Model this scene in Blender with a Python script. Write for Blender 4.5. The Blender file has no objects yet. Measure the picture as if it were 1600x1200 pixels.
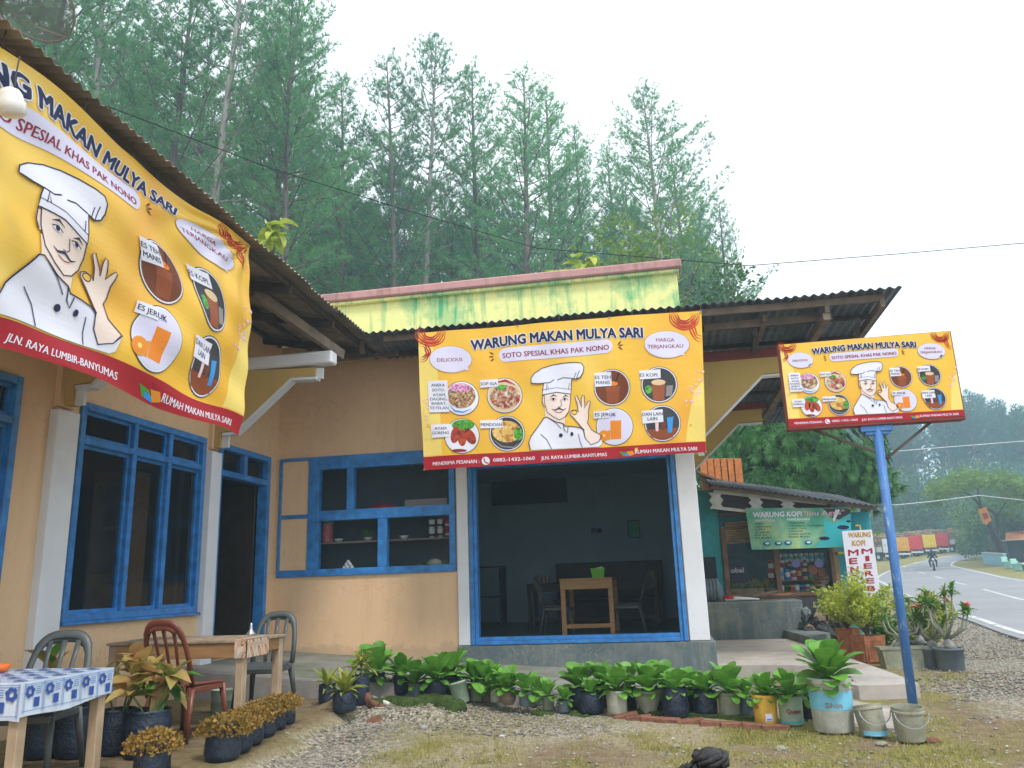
import bpy, bmesh, math, random
import numpy as np
from mathutils import Vector, Matrix, Euler
from mathutils.geometry import tessellate_polygon

R = math.radians
C = bpy.context.scene.collection
scene = bpy.context.scene

# ------------------------------------------------------------------ camera
EYE = Vector((0, 0, 1.3))
FPX = 1241.0
YAW, PITCH, ROLL = R(-10.045), R(13.917), R(-2.007)
c_f = Vector((math.sin(YAW)*math.cos(PITCH), math.cos(YAW)*math.cos(PITCH), math.sin(PITCH)))
_r0 = Vector((math.cos(YAW), -math.sin(YAW), 0)); _u0 = _r0.cross(c_f)
c_r = _r0*math.cos(ROLL) + _u0*math.sin(ROLL)
c_u = -_r0*math.sin(ROLL) + _u0*math.cos(ROLL)
cam = bpy.data.cameras.new('camera'); cam_o = bpy.data.objects.new('camera', cam); C.objects.link(cam_o)
cam_o.matrix_world = Matrix(((c_r.x, c_u.x, -c_f.x, EYE.x), (c_r.y, c_u.y, -c_f.y, EYE.y), (c_r.z, c_u.z, -c_f.z, EYE.z), (0, 0, 0, 1)))
cam.sensor_width = 36; cam.lens = FPX/1600*36; cam.clip_start = .05; cam.clip_end = 2000
scene.camera = cam_o

# ------------------------------------------------------------------ sky, sun, exposure
SUN_EL, SUN_AZ = R(58), R(150)      # azimuth clockwise from +Y
world = bpy.data.worlds.new('World'); scene.world = world; world.use_nodes = True
nt = world.node_tree; nt.nodes.clear()
sky = nt.nodes.new('ShaderNodeTexSky'); sky.sky_type = 'NISHITA'; sky.sun_disc = False
sky.sun_elevation = SUN_EL; sky.sun_rotation = SUN_AZ; sky.dust_density = 4
sc_ = nt.nodes.new('ShaderNodeVectorMath'); sc_.operation = 'SCALE'; sc_.inputs['Scale'].default_value = .1
nt.links.new(sky.outputs[0], sc_.inputs[0])
mx = nt.nodes.new('ShaderNodeMix'); mx.data_type = 'RGBA'; mx.inputs[0].default_value = .9
nt.links.new(sc_.outputs[0], mx.inputs[6])
tcs = nt.nodes.new('ShaderNodeTexCoord'); nzs = nt.nodes.new('ShaderNodeTexNoise'); nzs.inputs['Scale'].default_value = 1.6; nzs.inputs['Detail'].default_value = 4
nt.links.new(tcs.outputs['Generated'], nzs.inputs['Vector'])
crs = nt.nodes.new('ShaderNodeValToRGB'); crs.color_ramp.elements[0].position = .3; crs.color_ramp.elements[0].color = (.84, .93, .98, 1)
crs.color_ramp.elements[1].position = .72; crs.color_ramp.elements[1].color = (.94, .99, 1.0, 1)
nt.links.new(nzs.outputs['Fac'], crs.inputs[0]); nt.links.new(crs.outputs[0], mx.inputs[7])
bg = nt.nodes.new('ShaderNodeBackground'); bg.inputs['Strength'].default_value = 1.0
nt.links.new(mx.outputs[2], bg.inputs['Color'])
wo = nt.nodes.new('ShaderNodeOutputWorld'); nt.links.new(bg.outputs[0], wo.inputs['Surface'])
sun = bpy.data.lights.new('sun', 'SUN'); sun.energy = 1.5; sun.angle = R(11); sun.color = (1, .965, .91)
sun_o = bpy.data.objects.new('sun', sun); C.objects.link(sun_o)
sd = Vector((math.sin(SUN_AZ)*math.cos(SUN_EL), math.cos(SUN_AZ)*math.cos(SUN_EL), math.sin(SUN_EL)))
sun_o.rotation_euler = sd.to_track_quat('Z', 'Y').to_euler(); sun_o.location = (0, 0, 60)
scene.view_settings.view_transform = 'Standard'; scene.view_settings.look = 'None'
scene.view_settings.exposure = 0.86; scene.view_settings.gamma = 1; scene.view_settings.use_curve_mapping = False
scene.cycles.max_bounces = 6; scene.cycles.transparent_max_bounces = 12
scene.cycles.use_denoising = True

# ------------------------------------------------------------------ measuring helpers: the point of a sight line on a known real plane
def ray(px, py): return c_r*((px-800)/FPX) - c_u*((py-600)/FPX) + c_f
def ax(px, py, X): d = ray(px, py); return EYE + d*(X/d.x)
def ay(px, py, Y): d = ray(px, py); return EYE + d*(Y/d.y)
def az(px, py, Z=0.0): d = ray(px, py); return EYE + d*((Z-EYE.z)/d.z)
def depth(P): return (Vector(P)-EYE).dot(c_f)
def metres(px, P): return px*depth(P)/FPX
def rise(x, y): return .00033*max(0.0, x*.32 + y*.947 - 14)**2
def terr(px, py):
    d = ray(px, py); t = 5.0
    while t < 600:
        P = EYE + d*t
        if P.z < rise(P.x, P.y): return P
        t += .1
    return P

# ------------------------------------------------------------------ materials
def lin(c): return tuple(((v/255)/12.92 if v <= 10 else ((v/255+.055)/1.055)**2.4) for v in c)
MATS = {}
def newmat(name):
    m = bpy.data.materials.new(name); m.use_nodes = True; n = m.node_tree
    b = n.nodes['Principled BSDF']; MATS[name] = m
    return m, n, b
def L(n, a, b): n.links.new(a, b)
def ramp(n, fac, stops):
    r = n.nodes.new('ShaderNodeValToRGB'); e = r.color_ramp.elements
    while len(e) < len(stops): e.new(.5)
    for k, (p, c) in enumerate(stops): e[k].position = p; e[k].color = (*c, 1)
    L(n, fac, r.inputs[0]); return r.outputs[0]
def noise(n, scale, detail=4, rough=.6, vec=None, dist=0):
    t = n.nodes.new('ShaderNodeTexNoise'); t.inputs['Scale'].default_value = scale; t.inputs['Detail'].default_value = detail
    t.inputs['Roughness'].default_value = rough; t.inputs['Distortion'].default_value = dist
    if vec is not None: L(n, vec, t.inputs['Vector'])
    return t.outputs['Fac']
def coords(n, scale=(1, 1, 1), obj=True):
    if obj:
        g = n.nodes.new('ShaderNodeTexCoord').outputs['Object']
    else: g = n.nodes.new('ShaderNodeNewGeometry').outputs['Position']
    mp = n.nodes.new('ShaderNodeMapping'); mp.inputs['Scale'].default_value = scale; L(n, g, mp.inputs['Vector']); return mp.outputs[0]
def mixc(n, fac, a, b, mode='MIX'):
    m = n.nodes.new('ShaderNodeMix'); m.data_type = 'RGBA'; m.blend_type = mode
    for i, v in ((0, fac), (6, a), (7, b)):
        if hasattr(v, 'links'): L(n, v, m.inputs[i])
        elif i == 0: m.inputs[0].default_value = v
        else: m.inputs[i].default_value = (*v, 1)
    return m.outputs[2]
def bump(n, b, h, strength=.3, dist=.01):
    q = n.nodes.new('ShaderNodeBump'); q.inputs['Strength'].default_value = strength; q.inputs['Distance'].default_value = dist
    L(n, h, q.inputs['Height']); L(n, q.outputs[0], b.inputs['Normal'])
def simple(name, c, rough=.7, var=.12, scale=6, bmp=.0, metal=0, stretch=(1, 1, 1), world_co=False, spec=.3, bdist=.01):
    m, n, b = newmat(name)
    v = coords(n, stretch, not world_co); f = noise(n, scale, 5, .6, v)
    lo = tuple(max(0, x*(1-var)) for x in c); hi = tuple(min(1, x*(1+var)) for x in c)
    L(n, ramp(n, f, [(.3, lo), (.7, hi)]), b.inputs['Base Color'])
    b.inputs['Roughness'].default_value = rough; b.inputs['Metallic'].default_value = metal; b.inputs['Specular IOR Level'].default_value = spec
    if bmp: bump(n, b, noise(n, scale*4, 6, .65, v), bmp, bdist)
    return m
def stained(name, c, stain, rough=.85, scale=1.3, lo=.5, hi=.75, streak=True, bmp=.15, fine=.06, base_dirt=False, veins=None):
    """painted plaster or concrete with blotches and run-down streaks"""
    m, n, b = newmat(name)
    v = coords(n, (1, 1, 1), False); a = noise(n, scale, 8, .68, v)
    fine_ = noise(n, 14, 6, .6, v)
    base = mixc(n, fine_, tuple(x*(1-fine*2) for x in c), tuple(min(1, x*(1+fine*2)) for x in c))
    msk = ramp(n, a, [(lo, (0, 0, 0)), (hi, (1, 1, 1))])
    if streak:
        sv = coords(n, (5, 5, .5), False); s = noise(n, 1.6, 5, .65, sv)
        msk2 = ramp(n, s, [(lo+.02, (0, 0, 0)), (hi+.05, (1, 1, 1))]); msk = mixc(n, .5, msk, msk2)
    col = mixc(n, msk, base, stain)
    if base_dirt:   # splashed mud along the foot of the wall, with a ragged upper edge
        sx = n.nodes.new('ShaderNodeSeparateXYZ'); L(n, v, sx.inputs[0]); ad = n.nodes.new('ShaderNodeMath'); ad.operation = 'MULTIPLY_ADD'; L(n, noise(n, 2.3, 7, .7, v), ad.inputs[0]); ad.inputs[1].default_value = -.85; L(n, sx.outputs[2], ad.inputs[2])
        col = mixc(n, ramp(n, ad.outputs[0], [(.0, (.5, .5, .5)), (.10, (0, 0, 0))]), col, (.40, .29, .19))
        cr_ = n.nodes.new('ShaderNodeTexVoronoi'); cr_.feature = 'DISTANCE_TO_EDGE'; cr_.inputs['Scale'].default_value = .55; wv = n.nodes.new('ShaderNodeVectorMath'); wv.operation = 'ADD'; nv_ = n.nodes.new('ShaderNodeTexNoise'); nv_.inputs['Scale'].default_value = 3; nv_.inputs['Detail'].default_value = 6; L(n, v, nv_.inputs['Vector']); L(n, v, wv.inputs[0]); L(n, nv_.outputs['Color'], wv.inputs[1]); L(n, wv.outputs[0], cr_.inputs['Vector'])
        col = mixc(n, ramp(n, cr_.outputs['Distance'], [(.0, (.3, .3, .3)), (.005, (0, 0, 0))]), col, (.30, .20, .12))
    if veins:   # pale branching scale lines
        cr_ = n.nodes.new('ShaderNodeTexVoronoi'); cr_.feature = 'DISTANCE_TO_EDGE'; cr_.inputs['Scale'].default_value = 4.5; wv = n.nodes.new('ShaderNodeVectorMath'); wv.operation = 'ADD'; nv_ = n.nodes.new('ShaderNodeTexNoise'); nv_.inputs['Scale'].default_value = 5; nv_.inputs['Detail'].default_value = 6; L(n, v, nv_.inputs['Vector']); L(n, v, wv.inputs[0]); L(n, nv_.outputs['Color'], wv.inputs[1]); L(n, wv.outputs[0], cr_.inputs['Vector'])
        vm = mixc(n, 1.0, ramp(n, cr_.outputs['Distance'], [(.0, (.6, .6, .6)), (.035, (0, 0, 0))]), ramp(n, noise(n, 1.7, 3, .6, v), [(.45, (0, 0, 0)), (.65, (1, 1, 1))]), 'MULTIPLY'); col = mixc(n, vm, col, veins)
    L(n, col, b.inputs['Base Color']); b.inputs['Roughness'].default_value = rough; b.inputs['Specular IOR Level'].default_value = .25
    bump(n, b, noise(n, 30, 6, .7, v), bmp, .01)
    return m
def leafmat(name, c1, c2, scale=3, trans=.35, rough=.5, pos=True, c3=None):
    m, n, b = newmat(name); out = n.nodes['Material Output']
    v = coords(n, (1, 1, 1), False) if pos else coords(n)
    f = noise(n, scale, 3, .6, v)
    st = [(.32, c1), (.68, c2)] if c3 is None else [(.3, c1), (.5, c2), (.68, c3)]
    col = ramp(n, f, st)
    if pos:
        oi = n.nodes.new('ShaderNodeObjectInfo')
        col = mixc(n, .25, col, mixc(n, oi.outputs['Random'], tuple(x*.5 for x in c1), tuple(min(1, x*1.6) for x in c2)))
    L(n, col, b.inputs['Base Color']); b.inputs['Roughness'].default_value = rough; b.inputs['Specular IOR Level'].default_value = .35
    tr = n.nodes.new('ShaderNodeBsdfTranslucent'); L(n, col, tr.inputs['Color'])
    ms = n.nodes.new('ShaderNodeMixShader'); ms.inputs[0].default_value = trans
    L(n, b.outputs[0], ms.inputs[1]); L(n, tr.outputs[0], ms.inputs[2]); L(n, ms.outputs[0], out.inputs['Surface'])
    return m
def flat(name, rgb, rough=.55): # print colours, given as photo-like sRGB of white paper print
    c = tuple(x*.86 for x in lin(rgb)); m, n, b = newmat(name); b.inputs['Base Color'].default_value = (*c, 1); b.inputs['Roughness'].default_value = rough
    b.inputs['Specular IOR Level'].default_value = .3; return m

# ------------------------------------------------------------------ mesh builder
class MB:
    def __init__(s): s.v = []; s.f = []; s.m = []; s.mi = 0
    def add(s, vs, fs, mi=None):
        o = len(s.v); s.v += [tuple(p) for p in vs]; s.f += [tuple(i+o for i in f) for f in fs]; s.m += [s.mi if mi is None else mi]*len(fs); return s
    def box(s, a, b, mi=None, M=None):
        x0, y0, z0 = a; x1, y1, z1 = b
        v = [Vector(p) for p in ((x0,y0,z0),(x1,y0,z0),(x1,y1,z0),(x0,y1,z0),(x0,y0,z1),(x1,y0,z1),(x1,y1,z1),(x0,y1,z1))]
        if M is not None: v = [M @ p for p in v]
        return s.add(v, [(3,2,1,0),(4,5,6,7),(0,1,5,4),(1,2,6,5),(2,3,7,6),(3,0,4,7)], mi)
    def cbox(s, a, b, ch=.01, mi=None, M=None):
        """box with chamfered edges"""
        bm = bmesh.new(); bmesh.ops.create_cube(bm, size=1)
        d = [b[i]-a[i] for i in range(3)]; c = [(b[i]+a[i])/2 for i in range(3)]
        for w in bm.verts: w.co = Vector((w.co.x*d[0]+c[0], w.co.y*d[1]+c[1], w.co.z*d[2]+c[2]))
        bmesh.ops.bevel(bm, geom=bm.edges[:], offset=min(ch, min(abs(x) for x in d)*.45), segments=1, affect='EDGES')
        bm.verts.index_update(); vs = [(M @ w.co) if M is not None else w.co.copy() for w in bm.verts]; fs = [[w.index for w in f.verts] for f in bm.faces]; bm.free()
        return s.add(vs, fs, mi)
    def beam(s, p, q, w, h, mi=None, up=(0, 0, 1)):
        p, q = Vector(p), Vector(q); d = (q-p).normalized(); u = Vector(up); u = (u-d*u.dot(d))
        if u.length < 1e-4: u = Vector((1, 0, 0)); u = u-d*u.dot(d)
        u.normalize(); r = d.cross(u); vs = []
        for e in (p, q):
            for sx, sz in ((-1,-1),(1,-1),(1,1),(-1,1)): vs.append(e + r*(sx*w/2) + u*(sz*h/2))
        return s.add(vs, [(3,2,1,0),(4,5,6,7),(0,1,5,4),(1,2,6,5),(2,3,7,6),(3,0,4,7)], mi)
    def tube(s, pts, rad, n=8, mi=None, cap=True, flat_=1.0):
        pts = [Vector(p) for p in pts]; k = len(pts)
        if not hasattr(rad, '__len__'): rad = [rad]*k
        vs = []; ref = Vector((0, 0, 1))
        t0 = (pts[1]-pts[0]).normalized()
        if abs(t0.dot(ref)) > .95: ref = Vector((1, 0, 0))
        for i, p in enumerate(pts):
            t = (pts[min(i+1, k-1)]-pts[max(i-1, 0)])
            if t.length < 1e-9: t = t0
            t.normalize(); a = ref - t*ref.dot(t)
            if a.length < 1e-3: a = Vector((0, 1, 0)) - t*t.y
            a.normalize(); b = t.cross(a); ref = a
            for j in range(n):
                an = 2*math.pi*j/n; vs.append(p + a*(math.cos(an)*rad[i]) + b*(math.sin(an)*rad[i]*flat_))
        fs = [(i*n+j, i*n+(j+1) % n, (i+1)*n+(j+1) % n, (i+1)*n+j) for i in range(k-1) for j in range(n)]
        if cap: fs += [tuple(range(n))[::-1], tuple((k-1)*n+j for j in range(n))]
        return s.add(vs, fs, mi)
    def lathe(s, prof, c=(0, 0, 0), n=20, mi=None, M=None, jit=0, rnd=None):
        c = Vector(c); vs = []; k = len(prof)
        for r, z in prof:
            for j in range(n):
                a = 2*math.pi*j/n; q = r*(1 + (rnd.uniform(-jit, jit) if jit else 0))
                p = Vector((q*math.cos(a), q*math.sin(a), z)); vs.append(c + (M @ p if M is not None else p))
        fs = [(i*n+j, i*n+(j+1) % n, (i+1)*n+(j+1) % n, (i+1)*n+j) for i in range(k-1) for j in range(n)]
        return s.add(vs, fs, mi)
    def sphere(s, c, r, n=12, m=8, mi=None, sq=(1, 1, 1)):
        prof = [(math.sin(math.pi*i/m)*r + 1e-5, -math.cos(math.pi*i/m)*r) for i in range(m+1)]
        vs = []; 
        for q, z in prof:
            for j in range(n):
                a = 2*math.pi*j/n; vs.append(Vector(c)+Vector((q*math.cos(a)*sq[0], q*math.sin(a)*sq[1], z*sq[2])))
        return s.add(vs, [(i*n+j, i*n+(j+1) % n, (i+1)*n+(j+1) % n, (i+1)*n+j) for i in range(m) for j in range(n)], mi)
    def prism(s, poly, d, mi=None):
        """polygon (list of 3-D points) extruded by vector d"""
        poly = [Vector(p) for p in poly]; d = Vector(d); k = len(poly)
        tri = tessellate_polygon([poly])
        nrm = Vector((0, 0, 0))
        for i in range(k): nrm += poly[i].cross(poly[(i+1) % k])
        fl = nrm.dot(d) > 0
        vs = poly + [p+d for p in poly]
        fs = []
        for t in tri:
            n_ = (poly[t[1]]-poly[t[0]]).cross(poly[t[2]]-poly[t[0]])
            t = tuple(t) if n_.dot(d) < 0 else tuple(t)[::-1]
            fs.append(t); fs.append(tuple(i+k for i in t[::-1]))
        for i in range(k):
            j = (i+1) % k; fs.append((i, j, j+k, i+k) if fl else (j, i, i+k, j+k))
        return s.add(vs, fs, mi)
    def mesh(s, name, mats, smooth=False):
        me = bpy.data.meshes.new(name); me.from_pydata(s.v, [], s.f)
        mats = mats if isinstance(mats, (list, tuple)) else [mats]
        for m in mats: me.materials.append(MATS[m] if isinstance(m, str) else m)
        if len(mats) > 1: me.polygons.foreach_set('material_index', s.m)
        if smooth: me.polygons.foreach_set('use_smooth', [True]*len(me.polygons))
        me.update(); return me
    def build(s, name, mats, parent=None, smooth=False, loc=None):
        return link(name, s.mesh(name, mats, smooth), parent, loc)
def link(name, me, parent=None, loc=None, M=None):
    o = bpy.data.objects.new(name, me); C.objects.link(o)
    if parent is not None: o.parent = parent
    if M is not None: o.matrix_local = M
    elif loc is not None: o.location = loc
    return o
def smooth_by_angle(o, ang=40):
    me = o.data; me.polygons.foreach_set('use_smooth', [True]*len(me.polygons))
    bm = bmesh.new(); bm.from_mesh(me)
    for e in bm.edges:
        if len(e.link_faces) == 2 and e.calc_face_angle(0) > R(ang): e.smooth = False
    bm.to_mesh(me); bm.free()
def thing(name, label, cat, loc=(0, 0, 0), rz=0, group=None):
    o = bpy.data.objects.new(name, None); C.objects.link(o); o.location = loc; o.rotation_euler = (0, 0, rz)
    o['label'] = label; o['category'] = cat; o.empty_display_size = .1
    if group: o['group'] = group
    return o
def tag(o, label, cat, group=None):
    o['label'] = label; o['category'] = cat
    if group: o['group'] = group
    return o
def struct(o): o['kind'] = 'structure'; return o
def stuff(o, label=None, cat=None):
    o['kind'] = 'stuff'
    if label: o['label'] = label; o['category'] = cat
    return o
def at_origin(root, parts):
    """parts were modelled in world coordinates: keep them there under their thing"""
def child(mb, name, mats, root, smooth=False):
    """mb holds world coordinates; root has location and no rotation"""
    l = root.location; p = root.parent
    off = Vector(l)
    while p is not None: off += Vector(p.location); p = p.parent
    mb.v = [(x-off.x, y-off.y, z-off.z) for x, y, z in mb.v]
    return mb.build(name, mats, root, smooth)
def copy_tree(o, parent=None):
    c = o.copy(); C.objects.link(c)
    if parent is not None: c.parent = parent
    for ch in [k for k in o.children]: copy_tree(ch, c)
    return c

# ------------------------------------------------------------------ lettering
_tc = {}
def text_mesh(s, bold=.0):
    k = (s, bold)
    if k in _tc: return _tc[k]
    cu = bpy.data.curves.new('t', 'FONT'); cu.body = s; cu.size = 1; cu.offset = bold; cu.resolution_u = 2; cu.fill_mode = 'FRONT'; cu.extrude = 0
    ob = bpy.data.objects.new('t', cu); me = bpy.data.meshes.new_from_object(ob)
    vs = [(v.co.x, v.co.y) for v in me.vertices]; fs = [tuple(p.vertices) for p in me.polygons]
    xs = [v[0] for v in vs] or [0]; x0, x1 = min(xs), max(xs)
    vs = [((x-x0)/(x1-x0), y) for x, y in vs]
    bpy.data.objects.remove(ob); bpy.data.curves.remove(cu); bpy.data.meshes.remove(me)
    _tc[k] = (vs, fs); return _tc[k]

class Print:
    """flat print: shapes given in drawing coordinates (y down), mapped onto the sheet that carries them; each layer lies a hair above the last"""
    def __init__(s, mapper, step=None, dz=.0012): s.map = mapper; s.step = step; s.dz = dz; s.items = []
    def new(s): s.items = []; return s
    def poly(s, pts, mat, layer=1):
        pts = [Vector((p[0], p[1], 0)) for p in pts]; tri = tessellate_polygon([pts])
        s.items.append(([(p.x, p.y) for p in pts], [tuple(t) for t in tri], mat, layer)); return s
    def rect(s, x0, y0, x1, y1, mat, layer=1, sl=0): return s.poly([(x0, y0), (x1, y0+sl*(x1-x0)), (x1, y1+sl*(x1-x0)), (x0, y1)], mat, layer)
    def ell(s, cx, cy, rx, ry, mat, layer=1, n=28): return s.poly([(cx+rx*math.cos(2*math.pi*i/n), cy+ry*math.sin(2*math.pi*i/n)) for i in range(n)], mat, layer)
    def stroke(s, pts, w, mat, layer=1, closed=False, taper=False):
        pts = [Vector(p) for p in pts]; 
        if closed: pts = pts+[pts[0]]
        k = len(pts); vs = []; fs = []
        for i, p in enumerate(pts):
            t = pts[min(i+1, k-1)]-pts[max(i-1, 0)]
            if closed and i in (0, k-1): t = pts[1]-pts[k-2]
            t.normalize(); nn = Vector((-t.y, t.x)); ww = w/2*(1 if not taper else max(.15, math.sin(math.pi*i/(k-1))))
            vs += [tuple(p+nn*ww), tuple(p-nn*ww)]
            if i: fs.append((2*i-2, 2*i-1, 2*i+1, 2*i))
        s.items.append((vs, fs, mat, layer)); return s
    def text(s, txt, p0, p1, h, mat, layer=2, bold=.02, arc=0.0):
        """baseline from p0 to p1, capital height h (drawing units), arc lifts the middle"""
        vs, fs = text_mesh(txt, 0); p0, p1 = Vector(p0), Vector(p1); d = p1-p0; n_ = Vector((d.y, -d.x)).normalized()
        if n_.y > 0: n_ = -n_
        nd = 1 if bold == 0 else (3 if bold < .045 else 8)       # thickened by shifted copies, each a hair above the last
        for k in range(nd):
            an = 2*math.pi*k/nd+.5; o = Vector((math.cos(an), math.sin(an)))*(bold*h if nd > 1 else 0)
            if nd == 3: o = Vector(((k-1)*bold*h, 0))
            out = [tuple(p0 + o + d*x + n_*(y/.73*h + arc*4*x*(1-x))) for x, y in vs]
            s.items.append((out, fs, mat, layer+k*.13)); 
        return s
    def build(s, name, parent, inv=None):
        bm = bmesh.new(); mats = []
        lay = bm.verts.layers.float.new('h')
        for vs, fs, mat, layer in s.items:
            if mat not in mats: mats.append(mat)
            mi = mats.index(mat); bv = []
            for p in vs: w = bm.verts.new((p[0], p[1], 0)); w[lay] = layer; bv.append(w)
            for f in fs:
                try: q = bm.faces.new([bv[i] for i in f]); q.material_index = mi
                except ValueError: pass
        if s.step:
            xs = [w.co.x for w in bm.verts]; ys = [w.co.y for w in bm.verts]
            for ax_, lo, hi in ((0, min(xs), max(xs)), (1, min(ys), max(ys))):
                k = math.ceil(lo/s.step)*s.step
                while k < hi:
                    co = (k, 0, 0) if ax_ == 0 else (0, k, 0); no = (1, 0, 0) if ax_ == 0 else (0, 1, 0)
                    bmesh.ops.bisect_plane(bm, geom=bm.verts[:]+bm.edges[:]+bm.faces[:], plane_co=co, plane_no=no); k += s.step
        for w in bm.verts: w.co = s.map(w.co.x, w.co.y, w[lay]*s.dz)
        me = bpy.data.meshes.new(name); 
        bm.normal_update(); bm.to_mesh(me); bm.free()
        for m in mats: me.materials.append(MATS[m])
        o = bpy.data.objects.new(name, me); C.objects.link(o); o.parent = parent
        if inv is not None:
            for v in me.vertices: v.co = v.co - inv
        s.items = []; return o
rnd = random.Random(7)
# ------------------------------------------------------------------ palette
simple('white_paint', (.74, .74, .78), .6, .05, 3, .1, world_co=True)
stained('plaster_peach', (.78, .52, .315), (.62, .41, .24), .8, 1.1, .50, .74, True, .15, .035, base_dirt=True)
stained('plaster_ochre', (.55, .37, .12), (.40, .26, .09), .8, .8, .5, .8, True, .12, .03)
stained('plaster_lemon', (.80, .78, .32), (.10, .42, .20), .85, 1.0, .49, .58, True, .25, .06)
stained('coping_pink', (.50, .27, .26), (.12, .08, .07), .9, 2.2, .5, .75, True, .25, .08)
stained('concrete_dark', (.12, .15, .16), (.30, .30, .25), .9, 1.6, .46, .70, True, .4, .14, veins=(.42, .45, .42))
stained('concrete_floor', (.27, .26, .235), (.13, .15, .10), .85, 1.5, .42, .66, False, .25, .08)
stained('concrete_pale', (.44, .39, .36), (.25, .23, .19), .85, 1.6, .45, .7, False, .25, .08)
stained('concrete_face', (.27, .25, .24), (.15, .15, .14), .9, 2.2, .45, .75, True, .4, .1)
simple('blue_paint', (.035, .20, .52), .42, .34, 9, .25, world_co=True, spec=.5)
simple('room_wall', (.36, .49, .56), .85, .08, 1.5, .1, world_co=True)
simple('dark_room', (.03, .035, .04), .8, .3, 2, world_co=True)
simple('floor_tile', (.09, .10, .10), .35, .15, 2, world_co=True)
simple('zinc_old', (.30, .255, .21), .6, .35, 3, .3, .35, (1, 1, 1), True)
simple('zinc_grey', (.17, .19, .24), .55, .35, 3, .3, .35, (1, 1, 1), True)
simple('timber_grey', (.20, .15, .115), .85, .3, 5, .4, world_co=True)
simple('timber_dark', (.075, .06, .05), .85, .3, 5, .4, world_co=True)
simple('dark_wood', (.035, .02, .015), .5, .3, 4, world_co=True)
simple('timber_red', (.20, .045, .035), .7, .2, 4, .2, world_co=True)
m, n, b = newmat('glass_dark')      # window glass: thin, reflects the bright outdoors, dark room behind
b.inputs['Base Color'].default_value = (.02, .025, .03, 1); b.inputs['Roughness'].default_value = .06; b.inputs['Specular IOR Level'].default_value = .5
tb = n.nodes.new('ShaderNodeBsdfTransparent'); ms = n.nodes.new('ShaderNodeMixShader'); ms.inputs[0].default_value = .30
L(n, tb.outputs[0], ms.inputs[1]); L(n, b.outputs[0], ms.inputs[2]); L(n, ms.outputs[0], n.nodes['Material Output'].inputs['Surface'])
m2_ = m.copy(); m2_.name = 'glass_clear'; MATS['glass_clear'] = m2_; [setattr(q.inputs[0], 'default_value', .10) for q in m2_.node_tree.nodes if q.type == 'MIX_SHADER']

# ------------------------------------------------------------------ ground: one sheet to the horizon
ROADL = [(1330, 899), (1376.7, 914), (1400.5, 928.5), (1450, 948), (1514.5, 971), (1547, 984), (1600, 1001)]
pl = [terr(*p) for p in ROADL]
L_edge = [Vector((24.5, 84, 0)), Vector((18, 70, 0)), Vector((13.5, 57, 0))] + [Vector((p.x, p.y, 0)) for p in pl[1:]]
d_ = (L_edge[-1]-L_edge[-2]).normalized(); L_edge += [L_edge[-1]+d_*6+Vector((.3, 0, 0)), L_edge[-1]+d_*30+Vector((3, 0, 0))]
R_px = [(1600, 906), (1547, 896), (1507, 887.6), (1481, 884.5)]
rr = [terr(*p) for p in R_px]
R_edge = [Vector((16.2, 8.0, 0)), Vector((17, 30, 0))] + [Vector((p.x, p.y, 0)) for p in rr[:3]] + [Vector((24, 74, 0)), Vector((27.5, 82, 0)), Vector((34, 89, 0)), Vector((60, 96, 0))]
R_edge = R_edge[::-1]
L_edge = [Vector((60, 106, 0)), Vector((44, 103, 0)), Vector((33, 97, 0))] + L_edge
def spline(P, n=8):
    out = []
    for i in range(len(P)-1):
        p0, p1, p2, p3 = P[max(i-1, 0)], P[i], P[i+1], P[min(i+2, len(P)-1)]
        for k in range(n):
            t = k/n; out.append(.5*((2*p1)+(p2-p0)*t+(2*p0-5*p1+4*p2-p3)*t*t+(3*p1-p0-3*p2+p3)*t**3))
    out.append(P[-1]); return out
Ls, Rs = spline(L_edge), spline(R_edge)
def resample(P, k):
    d = [0]
    for a, b in zip(P, P[1:]): d.append(d[-1]+(b-a).length)
    out = []
    for i in range(k):
        t = d[-1]*i/(k-1); j = max(0, min(len(P)-2, next((q for q in range(len(d)) if d[q] > t), len(d)-1)-1))
        w = (t-d[j])/max(1e-6, d[j+1]-d[j]); out.append(P[j].lerp(P[j+1], w))
    return out
NRS = 150
Lr, Rr = resample(Ls, NRS), resample(Rs, NRS)

EDGE = [(-2.95, 3.0), (-2.98, 5.8), (-3.06, 6.5), (-3.12, 7.2), (-3.14, 7.8), (-3.3, 8.3)]  # bricks holding back the raised earth by the tables
def edge_x(y):
    for (x0, y0), (x1, y1) in zip(EDGE, EDGE[1:]):
        if y0 <= y <= y1: return x0+(x1-x0)*(y-y0)/(y1-y0)
    return EDGE[0][0] if y < EDGE[0][1] else EDGE[-1][0]
def road_t(x, y):
    """signed distance into the gravel verge left of the road, roughly"""
    best = 1e9
    for p in Lr:
        d = (p.x-x)**2+(p.y-y)**2
        if d < best: best = d; q = p
    return math.sqrt(best), q
def h_ground(x, y):
    z = rise(x, y)
    if y < 8.75 and x < -2.4:
        e = edge_x(y); t = min(1, max(0, (e - x + .06)/.12)); z += .13*t
    if y < 8.9: z += .11*sm(7.85, 8.1, y)*(1-sm(-2.5, -1.6, x))*sm(-3.6, -3.3, x)
    return z
npr = np.random.default_rng(3)
def vnoise(x, y, s, seed):
    """smooth value noise"""
    rs = np.random.default_rng(seed); g = rs.random((64, 64))
    X, Y = x/s, y/s; xi, yi = math.floor(X), math.floor(Y); fx, fy = X-xi, Y-yi; fx = fx*fx*(3-2*fx); fy = fy*fy*(3-2*fy)
    a, b_, c, d = g[xi % 64, yi % 64], g[(xi+1) % 64, yi % 64], g[xi % 64, (yi+1) % 64], g[(xi+1) % 64, (yi+1) % 64]
    return (a*(1-fx)+b_*fx)*(1-fy)+(c*(1-fx)+d*fx)*fy
_g = {}
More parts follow.
